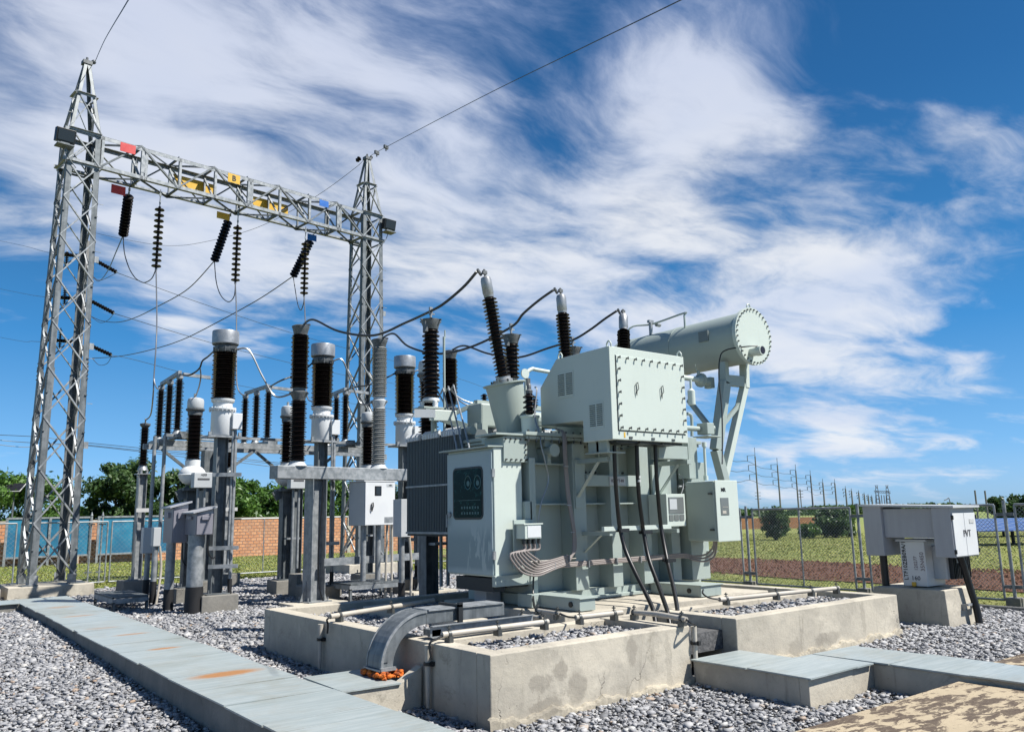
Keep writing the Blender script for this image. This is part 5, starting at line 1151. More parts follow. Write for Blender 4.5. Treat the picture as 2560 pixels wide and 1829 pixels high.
mb.build('cable_duct_pipe', 'galv', dc); q = fp(.9, 0); MB().tube([(q.x, q.y+.2, cz-hh/2), (q.x-.02, q.y+.2, 1.0), (q.x-.04, q.y+.2, .1)], .025, 8, 4).build('conduit', 'pvc', dc); MB().tube([(q.x+.12, q.y+.25, cz+hh/2), (q.x+.14, q.y+.25, 1.0), (q.x+.10, q.y+.2, .1)], .025, 8, 4).build('conduit', 'pvc', dc)

# ---- disconnect switch
ds = [((404, 962), (426, 949), (450, 935)), ((614, 985), (644, 975), (672, 968)), ((820, 992), (842, 984), (864, 976))]
DSW = thing('disconnect_switch', 'disconnect switch with rows of slim brown post insulators on a galvanised frame', 'disconnect switch', (7.5, 19.2, .4))
ZD = 4.95; ZF = 3.62; ends = []
for k, (a, m_, b) in enumerate(ds):
    A, Mid, B_ = [PZ(px, py, ZD) for px, py in (a, m_, b)]; Mid = (A+B_)/2; ends.append((A, B_))
    for q in (A, Mid, B_):
        i_ = insul(DSW, q.x, q.y, ZF+.12, ZD-.13, 24, .05, .105, name='post_insulator', alt=.02, seg=16); mb = MB().lathe((q.x, q.y, 0), (0, 0, 1), [(.05, ZD-.13), (.075, ZD-.10), (.075, ZD-.02)], 12); mb.lathe((q.x, q.y, 0), (0, 0, 1), [(.11, ZF+.0), (.10, ZF+.03), (.06, ZF+.12)], 12); mb.build('insulator_cap', 'galv', i_)
    MB().bar(A+Vector((0, 0, .02)), B_+Vector((0, 0, .04)), .07, .08).build('blade_arm', 'galv', DSW); e = B_+Vector((.06, -.02, 0)); MB().bar(e, e+bu*.62+Vector((0, 0, -.01)), .06, .07).build('earth_arm', 'galv', DSW)
    MB().bar(A+Vector((-.1, .2, ZF-ZD-.04)), B_+Vector((0, -.25, ZF-ZD-.04)), .14, .08).build('phase_base', 'galv', DSW)
    mb = MB(); q = B_; mb.rbox((q.x+.1, q.y-.12, ZF-.02), (.18, .14, .16)); mb.cyl((q.x-.1, q.y-.18, ZF-.1), (q.x+.9, q.y-.1, ZF-.1), .02, n=8); mb.build('operating_gear', 'galv_dark', DSW); MB().rbox((A.x, A.y+.05, ZF-.04), (.3, .12, .1)).build('bearing_box', 'galv_dark', DSW)
Am, Bm = (ends[0][0]+ends[0][1])/2, (ends[2][0]+ends[2][1])/2; du = (Bm-Am); du.z = 0; du.normalize(); dv = Vector((-du.y, du.x, 0)); DA = math.atan2(du.y, du.x)
for s_ in (-.55, .55): MB().bar(Am-du*.35+dv*s_+Vector((0, 0, ZF-.16-ZD)), Bm+du*1.0+dv*s_+Vector((0, 0, ZF-.16-ZD)), .08, .13).build('frame_beam', 'galv', DSW)
MB().bar(Am-du*.3+dv*-.9+Vector((0, 0, ZF-.02-ZD)), Bm+du*1.3+dv*-.9+Vector((0, 0, ZF-.02-ZD)), .05, .06).build('drive_rod', 'galv', DSW)
for px in (521, 742):
    p = PN(px, 1150, (Am.x, Am.y, 0), (dv.x, dv.y, 0)); mb = MB(); hcol(mb, p.x, p.y, .45, ZF-.25, .25, DA); base_plate(mb, p.x, p.y, .45, .4, DA); mb.build('support_column', 'galv_dark', DSW)
    for s_ in (-1, 1): MB().bar(p+du*(s_*.1)+Vector((0, 0, 2.65-p.z)), p+du*(s_*1.05)+Vector((0, 0, ZF-.25-p.z)), .06, .06).build('knee_brace', 'galv_dark', DSW)
    plinth(p.x-.3, p.x+.3, p.y-.3, p.y+.3, .05, .45, 'concrete footing under the %s disconnect switch column' % ('left' if px < 600 else 'right'))
for px0, px1, yb in ((388, 372, 1440), (413, 398, 1440)):
    p = PN(px0, 1090, (Am.x, Am.y-.7, 0), (dv.x, dv.y, 0)); mb = MB().cyl((p.x, p.y, 1.35), (p.x, p.y, p.z), .04, n=12); mb.build('drive_pipe', 'galv', DSW)

# ---- slim surge arresters on their own posts
def make_la(P, label):
    x, y = P.x, P.y; zt_ = ZAT(367, 1057, P); t = thing('surge_arrester', label, 'surge arrester', (x, y, .45), 'slim surge arresters on posts')
    z1 = zt_; insul(t, x, y, z1-1.02, z1-.12, 24, .07, .115, name='insulator', alt=.018, seg=18)
    MB().lathe((x, y, 0), (0, 0, 1), [(.07, z1-.12), (.12, z1-.06), (.12, z1-.02), (.05, z1)], 14).build('head_flange', 'cap_dark', t); MB().rbox((x, y, z1+.05), (.03, .03, .12)).build('terminal', 'galv', t)
    mb = MB().lathe((x, y, 0), (0, 0, 1), [(.12, z1-1.14), (.10, z1-1.08), (.08, z1-1.02)], 14)
    for k in range(3): mb.cyl((x+.1*math.cos(k*2.1), y+.1*math.sin(k*2.1), z1-1.22), (x+.1*math.cos(k*2.1), y+.1*math.sin(k*2.1), z1-1.12), .03, n=8)
    mb.rbox((x, y, z1-1.23), (.3, .3, .02)); mb.build('foot', 'alu', t)
    mb = MB(); hcol(mb, x, y, .45, z1-1.24, .17, BA); base_plate(mb, x, y, .45, .3); mb.build('column', 'galv', t)
    MB().tube([(x-.1, y-.1, z1-1.15), (x-.14, y-.12, z1-1.3), (x-.10, y-.12, z1-1.5), (x-.11, y-.12, .6)], .014, 6, 6).build('earth_lead', 'wire_light', t)
    return t
LA = PZ(340, 1448, .45); la0 = make_la(LA, 'slim surge arrester on a grey post just right of the left gantry tower')
MB().rbox((LA.x+.05, LA.y-.14, 2.05), (.34, .01, .09)).build('name_strip', 'white', la0)
LB = Vector((LA.x+2.15, LA.y+.25, .45)); copy_tree(la0, LB, 'slim surge arrester peeping out behind the left current transformer column')
plinth(LA.x-.35, LA.x+.3, LA.y-.35, LA.y+.3, .0, .45, 'concrete footing under the slim surge arrester post at left', .03); plinth(LB.x-.3, LB.x+.3, LB.y-.3, LB.y+.3, .0, .45, 'concrete footing under the second slim surge arrester post')

# ---- grey junction cabinets
def junction(px, yt, yb, D, wx, wy, cond, label, roof=True):
    p = PD(px, (yt+yb)/2, D); zt_ = ZAT(px, yt, p); zb_ = ZAT(px, yb, p); x, y = p.x, p.y
    t = thing('junction_cabinet', label, 'junction cabinet', (x+wx/2, y+wy/2, 0), 'grey junction cabinets')
    bd = MB().box(x, x+wx, y, y+wy, zb_, zt_).build('body', 'junction_grey', t, bevel=.004); MB().box(x+.012, x+wx-.004, y-.014, y-.001, zb_+.01, zt_-.01).build('door', 'junction_grey', t, bevel=.003)
    MB().prism([(x-.07, y-.06, zt_+.0), (x+wx+.05, y-.06, zt_+.10), (x+wx+.05, y-.06, zt_+.13), (x-.07, y-.06, zt_+.025)], (0, wy+.10, 0)).prism([(x, y, zt_-.005), (x+wx, y, zt_-.005), (x+wx, y, zt_+.095)], (0, wy, 0)).build('sloped_roof', 'mid_grey', t)
    h = zt_-zb_; MB().box(x+wx*.30, x+wx*.75, y-.05, y-.014, zt_-h*.30, zt_-h*.12).build('hood', 'junction_grey', t, bevel=.003); MB().box(x-.04, x-.0, y+wy*.30, y+wy*.70, zt_-h*.27, zt_-h*.12).build('hood', 'junction_grey', t, bevel=.003)
    r, cx_, cy_, zs = cond; MB().cyl((x+cx_, y+cy_, zs), (x+cx_, y+cy_, zb_), r, n=18).build('conduit', 'galv', t); MB().cyl((x+cx_, y+cy_, .05), (x+cx_, y+cy_, zs), r*1.12, r*1.05, n=16).build('sealing_wrap', 'tape', t)
    mb = MB(); mb.box(x+wx*.5, x+wx*.5+.05, y+wy, y+wy+.3, zb_+.1, zb_+.16); mb.box(x+wx*.5, x+wx*.5+.05, y+wy, y+wy+.3, zt_-.2, zt_-.14); mb.build('wall_arm', 'galv', t)
    MB().tube([(x+wx-.05, y+.1, zb_), (x+wx-.03, y+.1, zb_-.3), (x+wx+.05, y+.12, zb_-.42), (x+wx+.12, y+.15, zb_-.40)], .014, 6, 6).build('cable_loop', 'black', t)
    return t
junction(431, 1270, 1357, 15.3, .27, .58, (.085, .08, .30, .55), 'taller grey junction cabinet with sloped roof left of the voltage transformer post')
junction(490, 1283, 1337, 14.9, .30, .66, (.145, .10, .25, .62), 'shorter grey junction cabinet with sloped roof on the fattest conduit')
def smallbox(px, yt, yb, D, w, d, label):
    p = PD(px, (yt+yb)/2, D); zt_ = ZAT(px, yt, p); zb_ = ZAT(px, yb, p); x, y = p.x, p.y
    t = thing('junction_box', label, 'junction box', (x, y, 0), 'small grey junction boxes'); MB().box(x, x+w, y, y+d, zb_, zt_).build('body', 'grey_paint', t, bevel=.006)
    MB().cyl((x+w*.5, y+d*.5, .6), (x+w*.5, y+d*.5, zb_), .055, n=14).build('conduit', 'galv', t); MB().cyl((x+w*.5, y+d*.5, .05), (x+w*.5, y+d*.5, .6), .065, n=14).build('sealing_wrap', 'tape', t)
    MB().tube([(x+w, y+.05, zb_), (x+w+.05, y+.05, .8), (x+w-.05, y-.05, .05)], .025, 8, 5).build('conduit', 'pvc', t); return t
smallbox(358, 1318, 1383, 17.3, .26, .2, 'small grey junction box hanging nearest the slim arrester post'); smallbox(384, 1318, 1365, 16.8, .14, .2, 'narrow grey junction box between the slim arrester post and the cabinets')
smallbox(1003, 1247, 1342, 15.2, .20, .3, 'grey junction box tucked beside the radiator bottom corner')

# ---- steel step platforms
def platform(c00, c10, c11, zt_, label):
    a, b, c = [PZ(*q, zt_) for q in (c00, c10, c11)]; x0, x1 = sorted((a.x, b.x)); y0, y1 = sorted((b.y, c.y))
    t = thing('step_platform', label, 'step platform', ((x0+x1)/2, (y0+y1)/2, .1), 'steel step platforms')
    mb = MB()
    for i in range(int((y1-y0)/.035)): mb.box(x0, x1, y0+i*.035, y0+i*.035+.012, zt_-.03, zt_)
    for x in (x0, x1-.02): mb.box(x, x+.02, y0, y1, zt_-.035, zt_+.002)
    mb.build('grating', 'galv_dark', t)
    mb = MB(); mb.box(x0, x1, y0, y0+.03, zt_-.12, zt_-.035); mb.box(x0, x1, y1-.03, y1, zt_-.12, zt_-.035); mb.box(x0, x0+.03, y0+.03, y1-.03, zt_-.12, zt_-.035); mb.box(x1-.03, x1, y0+.03, y1-.03, zt_-.12, zt_-.035); mb.build('edge_frame', 'galv', t)
    for x in (x0, x1-.05):
        for y in (y0, y1-.05): mb = MB(); mb.ang((x, y, .05), (x, y, zt_-.10), .05, (1, 0, 0), (0, 1, 0), .006); mb.build('leg', 'galv_dark', t)
    return t
platform((283, 1493), (372, 1486), (330, 1473), .42, 'low steel grating platform in front of the slim arrester footing')
platform((914, 1464), (1012, 1449), (985, 1441), .52, 'steel grating platform under the breaker cabinet')

# ---- conductors between apparatus
dd = [ (e[0], e[1]) for e in ends ]
wire([HA]+[PD(x, y, D) for x, y, D in ((392, 820, 18.9), (385, 940, 18.6), (383, 985, 18.6), (377, 1035, 19.5))]+[Vector((LA.x, LA.y, ZAT(368, 1050, LA)))], .016, 'bare dropper from the straight string to the slim arrester at left', 'wire_light')
wire([PD(385, 945, 18.6), PD(388, 962, 18.5), PD(395, 972, 18.4), dd[0][0]], .014, 'short bare jumper from the left dropper to the disconnect switch', 'wire_light')
wire([HBk, PD(591, 780, 20.6), PD(591, 900, 19.8), PD(592, 955, 19.4), PD(598, 978, 19.3), PD(608, 987, 19.3), dd[1][0]], .016, 'bare dropper under letter B passing behind the left current transformer', 'wire_light')
wire([HC, PD(763, 800, 22), PD(764, 900, 21), PD(767, 985, 20.6), PD(779, 1003, 20.4), PD(805, 1003, 20.4), dd[2][0]], .016, 'bare dropper under the blue plates passing behind the left breaker pole', 'wire_light')
cth = [Vector((P.x, P.y, 5.03)) for P in CT]; e = Vector((.788, -.616, 0))
wire([dd[0][1], PD(470, 938, 16.6), PD(488, 930, 16.4), PD(500, 918, 16.2), PD(506, 902, 16.1), PD(520, 891, 16), cth[0]-e*.2], .018, 'black jumper from the left disconnect arm to the left drum head')
wire([PD(500, 918, 16.2), PD(502, 940, 16.4), PD(498, 965, 16.8), Vector((VT[0].x, VT[0].y, 4.4))], .014, 'bare drop from the black jumper to the left domed head', 'wire_light')
wire([dd[1][1], PD(700, 952, 17.0), PD(728, 941, 16.9), PD(760, 925, 16.8), cth[1]-e*.2], .018, 'black jumper from the middle disconnect arm to the middle drum head')
wire([dd[2][1], PD(885, 968, 18.6), PD(925, 961, 18.4), PD(970, 942, 18.2), cth[2]-e*.2], .018, 'black jumper from the right disconnect arm to the right drum head')
mid = [Vector((P.x, P.y, (zm0+zm1)/2)) for P in BR]
def P_(pl, a, b): return [PD(x, y, dep(a)+(dep(b)-dep(a))*(i+1)/(len(pl)+1)) for i, (x, y) in enumerate(pl)]
wire([cth[0]+e*.2]+P_([(622, 875), (656, 940), (688, 990)], cth[0], mid[0])+[mid[0]-bu*.15], .018, 'bare loop from the left drum head to the left breaker pole', 'wire_light')
wire([cth[1]+e*.2]+P_([(856, 900), (878, 955), (902, 1008)], cth[1], mid[1])+[mid[1]-bu*.15], .018, 'bare loop from the middle drum head to the grey breaker pole', 'wire_light')
wire([cth[2]+e*.2]+P_([(1045, 925), (1055, 925), (1070, 935)], cth[2], mid[2])+[mid[2]-bu*.1], .018, 'bare loop from the right drum head to the right breaker pole', 'wire_light')
tp = [Vector((P.x, P.y, 5.58)) for P in BR]; at = [Vector((P.x, P.y, 4.84)) for P in AR]
def run(i, p1, p2, lb):
    wire([tp[i]+e*.06]+P_(p1, tp[i], at[i])+[at[i]]+P_(p2, at[i], TOPB[i])+[TOPB[i]], .021, lb, 'wire', 8, 8)
run(0, [(784, 799), (848, 828), (935, 838), (1015, 806)], [(1112, 757), (1160, 716)], 'thick black conductor from the left breaker pole to the tallest bushing')
run(1, [(985, 834), (1022, 866), (1095, 884), (1180, 866)], [(1308, 784), (1348, 750)], 'thick black conductor from the grey breaker pole to the middle bushing')
run(2, [(1162, 864), (1222, 884), (1295, 893), (1370, 870)], [(1474, 825), (1512, 797)], 'thick black conductor from the right breaker pole to the shortest bushing')
# overhead earth wires
wire([C1+Vector((0, 0, 13.66))+gu*.2, PD(262, 100, 16), PD(321, 0, 9), PD(360, -70, 6.5)], .008, 'thin earth wire rising from the left tower peak out of the top of the picture')
wire([C2+Vector((0, 0, 13.66))+gu*.15, PD(965, 368, 23), PD(1200, 245, 17), PD(1460, 118, 12), PD(1703, 0, 9), PD(1900, -100, 7)], .008, 'thin earth wire rising from the right tower peak to the top picture edge')
for k, (px, py) in enumerate(((965, 368), (942, 382))): 
    p = PD(px, py, 23-k*.2); o = MB().rbox(p, (.16, .06, .10), .3).cyl(p-Vector((0, 0, .12)), p, .02, n=6).build('vibration_damper', 'cap_dark', loc=p); tag(o, 'small dark clamp on the right earth wire, %s' % ('farther from the peak' if k == 0 else 'nearer the peak'), 'wire clamp', 'earth wire clamps')
wire([C2+Vector((0, 0, 13.5))-gu*.1, PD(888, 420, 25.8), PD(780, 497, 28), PD(640, 570, 31), PD(500, 607, 34), PD(418, 614, 36), PD(330, 602, 37), PD(240, 583, 37)], .008, 'thin earth wire sagging from the right tower peak down to the left')
p = C2+Vector((0, 0, 13.45))-gu*.28; tag(MB().lathe(p, Vector((-.5, 0, -.6)), [(.03, 0), (.08, .04), (.08, .06), (.03, .10), (.08, .14), (.03, .2)], 12).build('strain_insulator', 'porcelain', loc=p), 'small red-brown strain insulator left of the right tower peak', 'insulator')
# ================================================================ CABLES, DUCT AND CONDUITS AT THE BASIN
def pth(l): return [PY(x, y, yy) for x, y, yy in l]
cabs = [([(1536, 1112, 7.45), (1537, 1160, 7.47), (1540, 1220, 7.5), (1546, 1290, 7.56), (1551, 1325, 7.58), (1564, 1375, 7.5), (1588, 1430, 7.3), (1618, 1490, 7.0), (1633, 1525, 6.82), (1639, 1560, 6.7)], 'left black power cable falling from the cable box into the basin notch', 0),
        ([(1592, 1112, 7.45), (1594, 1190, 7.48), (1598, 1245, 7.52), (1605, 1300, 7.56), (1609, 1330, 7.58), (1622, 1395, 7.45), (1643, 1455, 7.2), (1661, 1505, 6.9), (1669, 1530, 6.75), (1674, 1560, 6.66)], 'middle black power cable with white tape falling from the cable box', 1),
        ([(1638, 1112, 7.45), (1642, 1200, 7.48), (1649, 1285, 7.56), (1654, 1325, 7.58), (1668, 1400, 7.4), (1684, 1470, 7.05), (1693, 1520, 6.8), (1697, 1565, 6.6)], 'right black power cable falling from the cable box into the basin notch', 2)]
for l, lb, i in cabs:
    P = pth(l); o = MB().tube(P, .027, 12, 8).build('power_cable', 'black', loc=P[0]); tag(o, lb, 'power cable', 'black power cables on the transformer')
    c = P[4]; MB().rbox(c+Vector((.03, -.04, 0)), (.16, .03, .045)).rbox(c+Vector((.02, .035, 0)), (.12, .03, .04)).build('cable_clamp', 'steel_dark', o)
    if i == 1:
        for d in (0, .05): q = PY(1596, 1192, 7.48)+Vector((0, 0, -d)); MB().cyl(q-Vector((0, 0, .014)), q+Vector((0, 0, .014)), .030, n=12).build('white_tape', 'white', o)
def pipe(p, q, label, clamps=(.05, .95), r=.028, m='pvc', lead=None, bow=0.):
    p, q = Vector(p), Vector(q); d = (q-p); L = d.length; dn = d.normalized(); mid = (p+q)/2+Vector((0, 0, bow))
    t = thing('conduit_pipe', label, 'conduit', p, 'cream conduit pipes round the basin'); MB().tube([p, mid, q], r, 12, 6).build('pipe', m, t)
    for c in clamps:
        x = p+d*c+Vector((0, 0, bow*(1-abs(2*c-1)))); side = Vector((-dn.y, dn.x, 0))
        mb = MB().cyl(x-dn*.016, x+dn*.016, r*1.25, n=14); mb.bar(x-Vector((0, 0, r+.045)), x-Vector((0, 0, r-.01)), .09, .045, dn); mb.cyl(x+side*.0+Vector((0, 0, r)), x+Vector((0, 0, r+.05)), .008, n=6); mb.rbox(x+Vector((0, 0, r+.03)), (.03, .03, .012)); mb.build('pipe_clamp', 'bolt', t)
    if lead: MB().tube([Vector(v) for v in lead], .011, 8, 6).build('earth_lead', 'black', t)
    return t
z7 = .705
pA, qA = PZ(825, 1540, z7), PZ(934, 1523, z7); pipe(pA, pA+(qA-pA)*2.6, 'conduit pipe lying on the basin wall behind the curved duct', (.08, .55), lead=[pA+Vector((.02, 0, 0)), pA+Vector((-.04, -.01, -.03)), (4.19, pA.y+.02, .62), (4.20, pA.y+.05, .52)])
pB, qB = PZ(1105, 1586, z7), PZ(1370, 1553, z7); pipe(pB, qB, 'longest conduit pipe on the inner wall, right of the curved duct', (.06, .50, .96), lead=[pB+Vector((.02, 0, 0)), pB+Vector((-.05, -.0, -.03)), (4.19, pB.y+.01, .64), (4.20, pB.y+.0, .5)])
pipe(PZ(1298, 1538, z7), PZ(1359, 1544, z7), 'short conduit pipe crossing toward the longest pipe', (.12, .92), r=.022); pipe(PZ(1340, 1524, z7), PZ(1400, 1533, z7), 'short conduit pipe touching the transformer corner pad', (.08, .9), r=.022, lead=[PZ(1333, 1490, .80), PZ(1334, 1512, .74), PZ(1341, 1524, .71)])
e5 = PZ(1439, 1543, z7); pipe(e5, PZ(1555, 1530, z7), 'conduit pipe in front of the left jacking pad', (.08, .82), lead=[PZ(1400, 1533, z7), PZ(1420, 1541, .69), e5])
e6 = PZ(1716, 1548, z7); pipe(PZ(1583, 1530, z7), e6, 'bowed conduit pipe passing in front of the three black cables', (.02, .92), bow=.015, lead=[e6, PZ(1727, 1556, .68), (6.86, 5.79, .62), (6.86, 5.79, .5)])
e7 = PZ(1799, 1498, z7); pipe(e7, PZ(2096, 1469, z7), 'long conduit pipe on the right basin wall', (.05, .45, .75, .98), lead=[PZ(1758, 1473, .83), PZ(1757, 1482, .80), PZ(1770, 1492, .74), e7])
for (x, y, z0, z1, lb) in ((4.205, 9.03, .12, .60, 'vertical conduit stub on the basin wall left of the curved duct'), (4.205, 6.73, .07, .62, 'vertical conduit stub on the basin wall nearest the viewer'), (6.835, 5.795, .05, .62, 'vertical conduit stub at the corner of the basin notch')):
    t = thing('conduit_stub', lb, 'conduit', (x, y, z0), 'vertical conduit stubs on the basin'); MB().cyl((x, y, z0), (x, y, z1), .018, .032, 14).build('pipe', 'pvc', t)
    mb = MB().cyl((x, y, z1-.18), (x, y, z1-.15), .042, n=14); mb.box(x, x+.04, y-.055, y+.055, z1-.185, z1-.145); mb.build('pipe_clamp', 'black', t)
tag(MB().box(6.802, 6.83, 5.85, 5.92, .05, .60).build('cover_strip', 'pvc', loc=(6.81, 5.88, .05)), 'flat cream cover strip beside the notch corner stub', 'cover strip')

# curved galvanised cable duct with orange foam
D_ = thing('cable_duct', 'curved galvanised cable duct climbing over the basin wall out of orange foam', 'cable duct', (4.05, 7.3, .35))
y0, y1 = 7.10, 7.37; cx, cz, ro, ri = 4.42, .39, .50, .37
prof = [(cx-ro*math.cos(a), cz+ro*math.sin(a)*.98) for a in np.linspace(0, math.pi/2, 14)]; inn = [(cx-ri*math.cos(a), cz+ri*math.sin(a)*.98) for a in np.linspace(math.pi/2, 0, 14)]
mb = MB().prism([(x, y0, z) for x, z in prof+inn], (0, y1-y0, 0)); el = mb.build('elbow', 'galv_dark', D_, bevel=.004)
mb = MB(); q = [(cx-(ro+.006)*math.cos(a), cz+(ro+.006)*math.sin(a)*.98) for a in np.linspace(0, math.pi/2, 14)]; q2 = [(cx-(ro-.02)*math.cos(a), cz+(ro-.02)*math.sin(a)*.98) for a in np.linspace(math.pi/2, 0, 14)]
mb.prism([(x, y0-.012, z) for x, z in q+q2], (0, .012, 0)); mb.build('elbow_rim', 'galv', el); mb = MB(); mb.prism([(x, y1, z) for x, z in q+q2], (0, .012, 0)); mb.build('elbow_rim', 'galv', el)
zt_ = cz+ro*.98; zb_ = cz+ri*.98
mb = MB(); mb.box(cx, 5.38, y0, y1, zb_, zt_-.01); mb.build('straight_duct', 'galv_dark', D_, bevel=.003)
MB().box(cx+.02, 5.36, y0-.015, y1+.015, zt_-.008, zt_+.006).build('lid', 'galv', D_)
mb = MB(); mb.box(cx+.35, cx+.40, y0-.05, y0-.018, zb_-.05, zt_+.05); mb.box(cx+.35, cx+.40, y0-.05, y1+.06, zt_+.008, zt_+.03); mb.build('strap', 'steel_dark', D_)
mb = MB(); mb.box(4.34, 5.6, 6.90, 6.905, .65, .76); mb.box(4.34, 5.6, 6.86, 6.90, .65, .657); mb.box(4.34, 5.6, 6.86, 6.90, .753, .76); mb.build('side_channel', 'galv', D_)
mb = MB(); mb.box(4.36, 4.46, 6.90, 7.06, .66, .72); mb.rbox((3.97, y0-.006, .50), (.05, .006, .10)); mb.build('duct_bracket', 'galv_dark', D_)
MB().rbox((cx-(ro+ri)/2, y0-.02, cz-.0), (ro-ri+.03, .03, .03)).rbox((cx-(ro+ri)/2, (y0+y1)/2, cz-.01), (ro-ri+.05, y1-y0+.05, .015)).build('foot_flange', 'galv', D_)
mb = MB()
for k in range(170): mb.sphere((4.0+random.uniform(-.12, .13), 7.22+random.uniform(-.20, .19), .33+random.uniform(-.015, .03)), random.uniform(.012, .028), 7, 5, (random.uniform(.8, 1.5), random.uniform(.8, 1.5), .8))
tag(mb.build('sealing_foam', 'foam', loc=(4.03, 7.24, .31)), 'lumpy orange sealing foam at the foot of the curved duct', 'foam')

# ================================================================ PACKAGE TRANSFORMER AT RIGHT
plinth(12.22, 13.16, 5.74, 6.80, -.03, .60, 'flared concrete plinth under the grey package transformer at right', .05, m='concrete')
K = thing('package_transformer', 'grey package transformer with overhanging boxes and letters on its doors', 'transformer', (12.7, 6.2, .6))
mb = MB().box(12.40, 12.95, 6.05, 6.42, .62, 1.27); core = mb.build('tank', 'white_paint', K, bevel=.01)
MB().box(12.62, 13.35, 5.86, 6.05, .72, 1.20).build('radiator', 'grey_paint', K, bevel=.008)
r_ = MB()
for i in range(12): r_.box(12.70+i*.05, 12.715+i*.05, 5.80, 5.86, .72, 1.1)
r_.build('cooling_fins', 'steel_dark', K); MB().box(12.80, 12.98, 5.785, 5.80, .95, 1.10).build('rating_plate', 'galv', K)
MB().box(12.36, 12.98, 6.0, 6.46, 1.27, 1.30).build('tank_cover', 'grey_paint', K)
MB().box(12.20, 12.85, 6.56, 6.85, 1.06, 1.80).build('side_housing', 'mid_grey', K, bevel=.008)
MB().box(12.26, 12.95, 5.78, 6.56, 1.33, 1.755).build('middle_housing', 'mid_grey', K, bevel=.006)
hs = MB().box(12.20, 12.95, 5.53, 5.80, 1.06, 1.76).build('door_housing', 'mid_grey', K, bevel=.006)
MB().prism([(12.17, 5.47, 1.755), (12.17, 6.88, 1.80), (12.17, 6.88, 1.83), (12.17, 5.47, 1.785)], (.84, 0, 0)).build('roof', 'grey_paint', K)
for x0_, x1_ in ((12.22, 12.565), (12.575, 12.93)): MB().box(x0_, x1_, 5.512, 5.528, 1.075, 1.68).build('door', 'white_paint', hs, bevel=.004)
for x, z in ((12.21, 1.62), (12.21, 1.14), (12.94, 1.62), (12.94, 1.14)): MB().box(x-.012, x+.012, 5.50, 5.53, z-.03, z+.03).build('hinge', 'steel_dark', hs)
text(K, 'PVT', (12.61, 5.508, 1.385), (1, 0, 0), (0, 0, 1), .14, 'ink_grey'); MB().box(12.72, 12.86, 5.506, 5.511, 1.53, 1.59).build('name_strip', 'white', hs)
text(K, 'LTF10ZEB09A/1', (12.397, 6.36, .99), (0, 0, 1), (0, 1, 0), .085, 'ink', bold=.001); text(K, '120277', (12.397, 6.20, .95), (0, 0, 1), (0, 1, 0), .07, 'ink_faint'); text(K, '35N450', (12.397, 6.10, .98), (0, 0, 1), (0, 1, 0), .085, 'ink_faint'); text(K, '160', (12.397, 6.22, .735), (0, -1, 0), (0, 0, 1), .09, 'ink_grey')
MB().box(12.37, 12.40, 6.22, 6.28, .62, .68).build('drain_valve', 'yellow', K, bevel=.006)
tag(MB().tube([(12.66, 5.68, 1.07), (12.72, 5.67, .95), (12.80, 5.64, .6), (12.84, 5.60, .3), (12.84, 5.58, .0)], .05, 14, 6).build('cable', 'black', loc=(12.84, 5.6, 0)), 'thick black cable running down beside the doors of the package transformer', 'power cable')
tag(MB().tube([(12.45, 6.72, 1.07), (12.45, 6.72, .6), (12.45, 6.70, .2)], .055, 14, 4).build('cable', 'black', loc=(12.45, 6.7, .2)), 'thick black cable below the far left housing of the package transformer', 'power cable')
tag(MB().box(12.64, 12.96, 5.62, 5.66, .36, .39).box(12.64, 12.67, 5.66, 5.74, .30, .38).box(12.93, 12.96, 5.66, 5.74, .30, .38).build('cable_bracket', 'galv', loc=(12.8, 5.65, .37)), 'small galvanised bracket holding the thick black cable to the flared plinth', 'bracket')

# ================================================================ FENCES
def mesh_wires(mb, p, q, z0, z1, sp, r):
    p, q = Vector(p), Vector(q); d = q-p; L = d.length; u = d/L; H_ = z1-z0; n = Vector((-u.y, u.x, 0))
    for sgn in (1, -1):
        s = -H_
        while s < L:
            a0, a1 = (s, s+H_); t0 = max(0, -a0)/H_; t1 = min(1, (L-a0)/H_)
            if t1 > t0:
                if sgn == 1: A = p+u*(a0+t0*H_)+Vector((0, 0, z0+t0*H_)); B_ = p+u*(a0+t1*H_)+Vector((0, 0, z0+t1*H_))
                else: A = p+u*(a0+t0*H_)+Vector((0, 0, z1-t0*H_)); B_ = p+u*(a0+t1*H_)+Vector((0, 0, z1-t1*H_))
                o = n*(r*.5*sgn); w = Vector((0, 0, r)); mb.add([A-w+o, A+w+o, A+n*r*1.6+o, B_-w+o, B_+w+o, B_+n*r*1.6+o], [(0, 3, 4, 1), (1, 4, 5, 2), (2, 5, 3, 0)])
            s += sp
def fence_panel(p, q, z0, z1, sp, r, label, grp, midpost=True, rr=.022):
    p, q = Vector(p), Vector(q); t = thing('wire_fence', label, 'wire fence', (p+q)/2, grp); u = (q-p).normalized()
    mb = MB()
    for a, b in ((p+Vector((0, 0, z1)), q+Vector((0, 0, z1))), (p+Vector((0, 0, z0)), q+Vector((0, 0, z0))), (p+Vector((0, 0, z0)), p+Vector((0, 0, z1))), (q+Vector((0, 0, z0)), q+Vector((0, 0, z1)))): mb.cyl(a, b, rr, n=8)
    mb.build('frame', 'galv', t); 
    if midpost: m_ = (p+q)/2; MB().cyl(m_+Vector((0, 0, z0)), m_+Vector((0, 0, z1)), rr*.8, n=8).build('mid_bar', 'galv', t)
    mb = MB(); mesh_wires(mb, p, q, z0, z1, sp, r); mb.build('wire_mesh', 'galv', t)
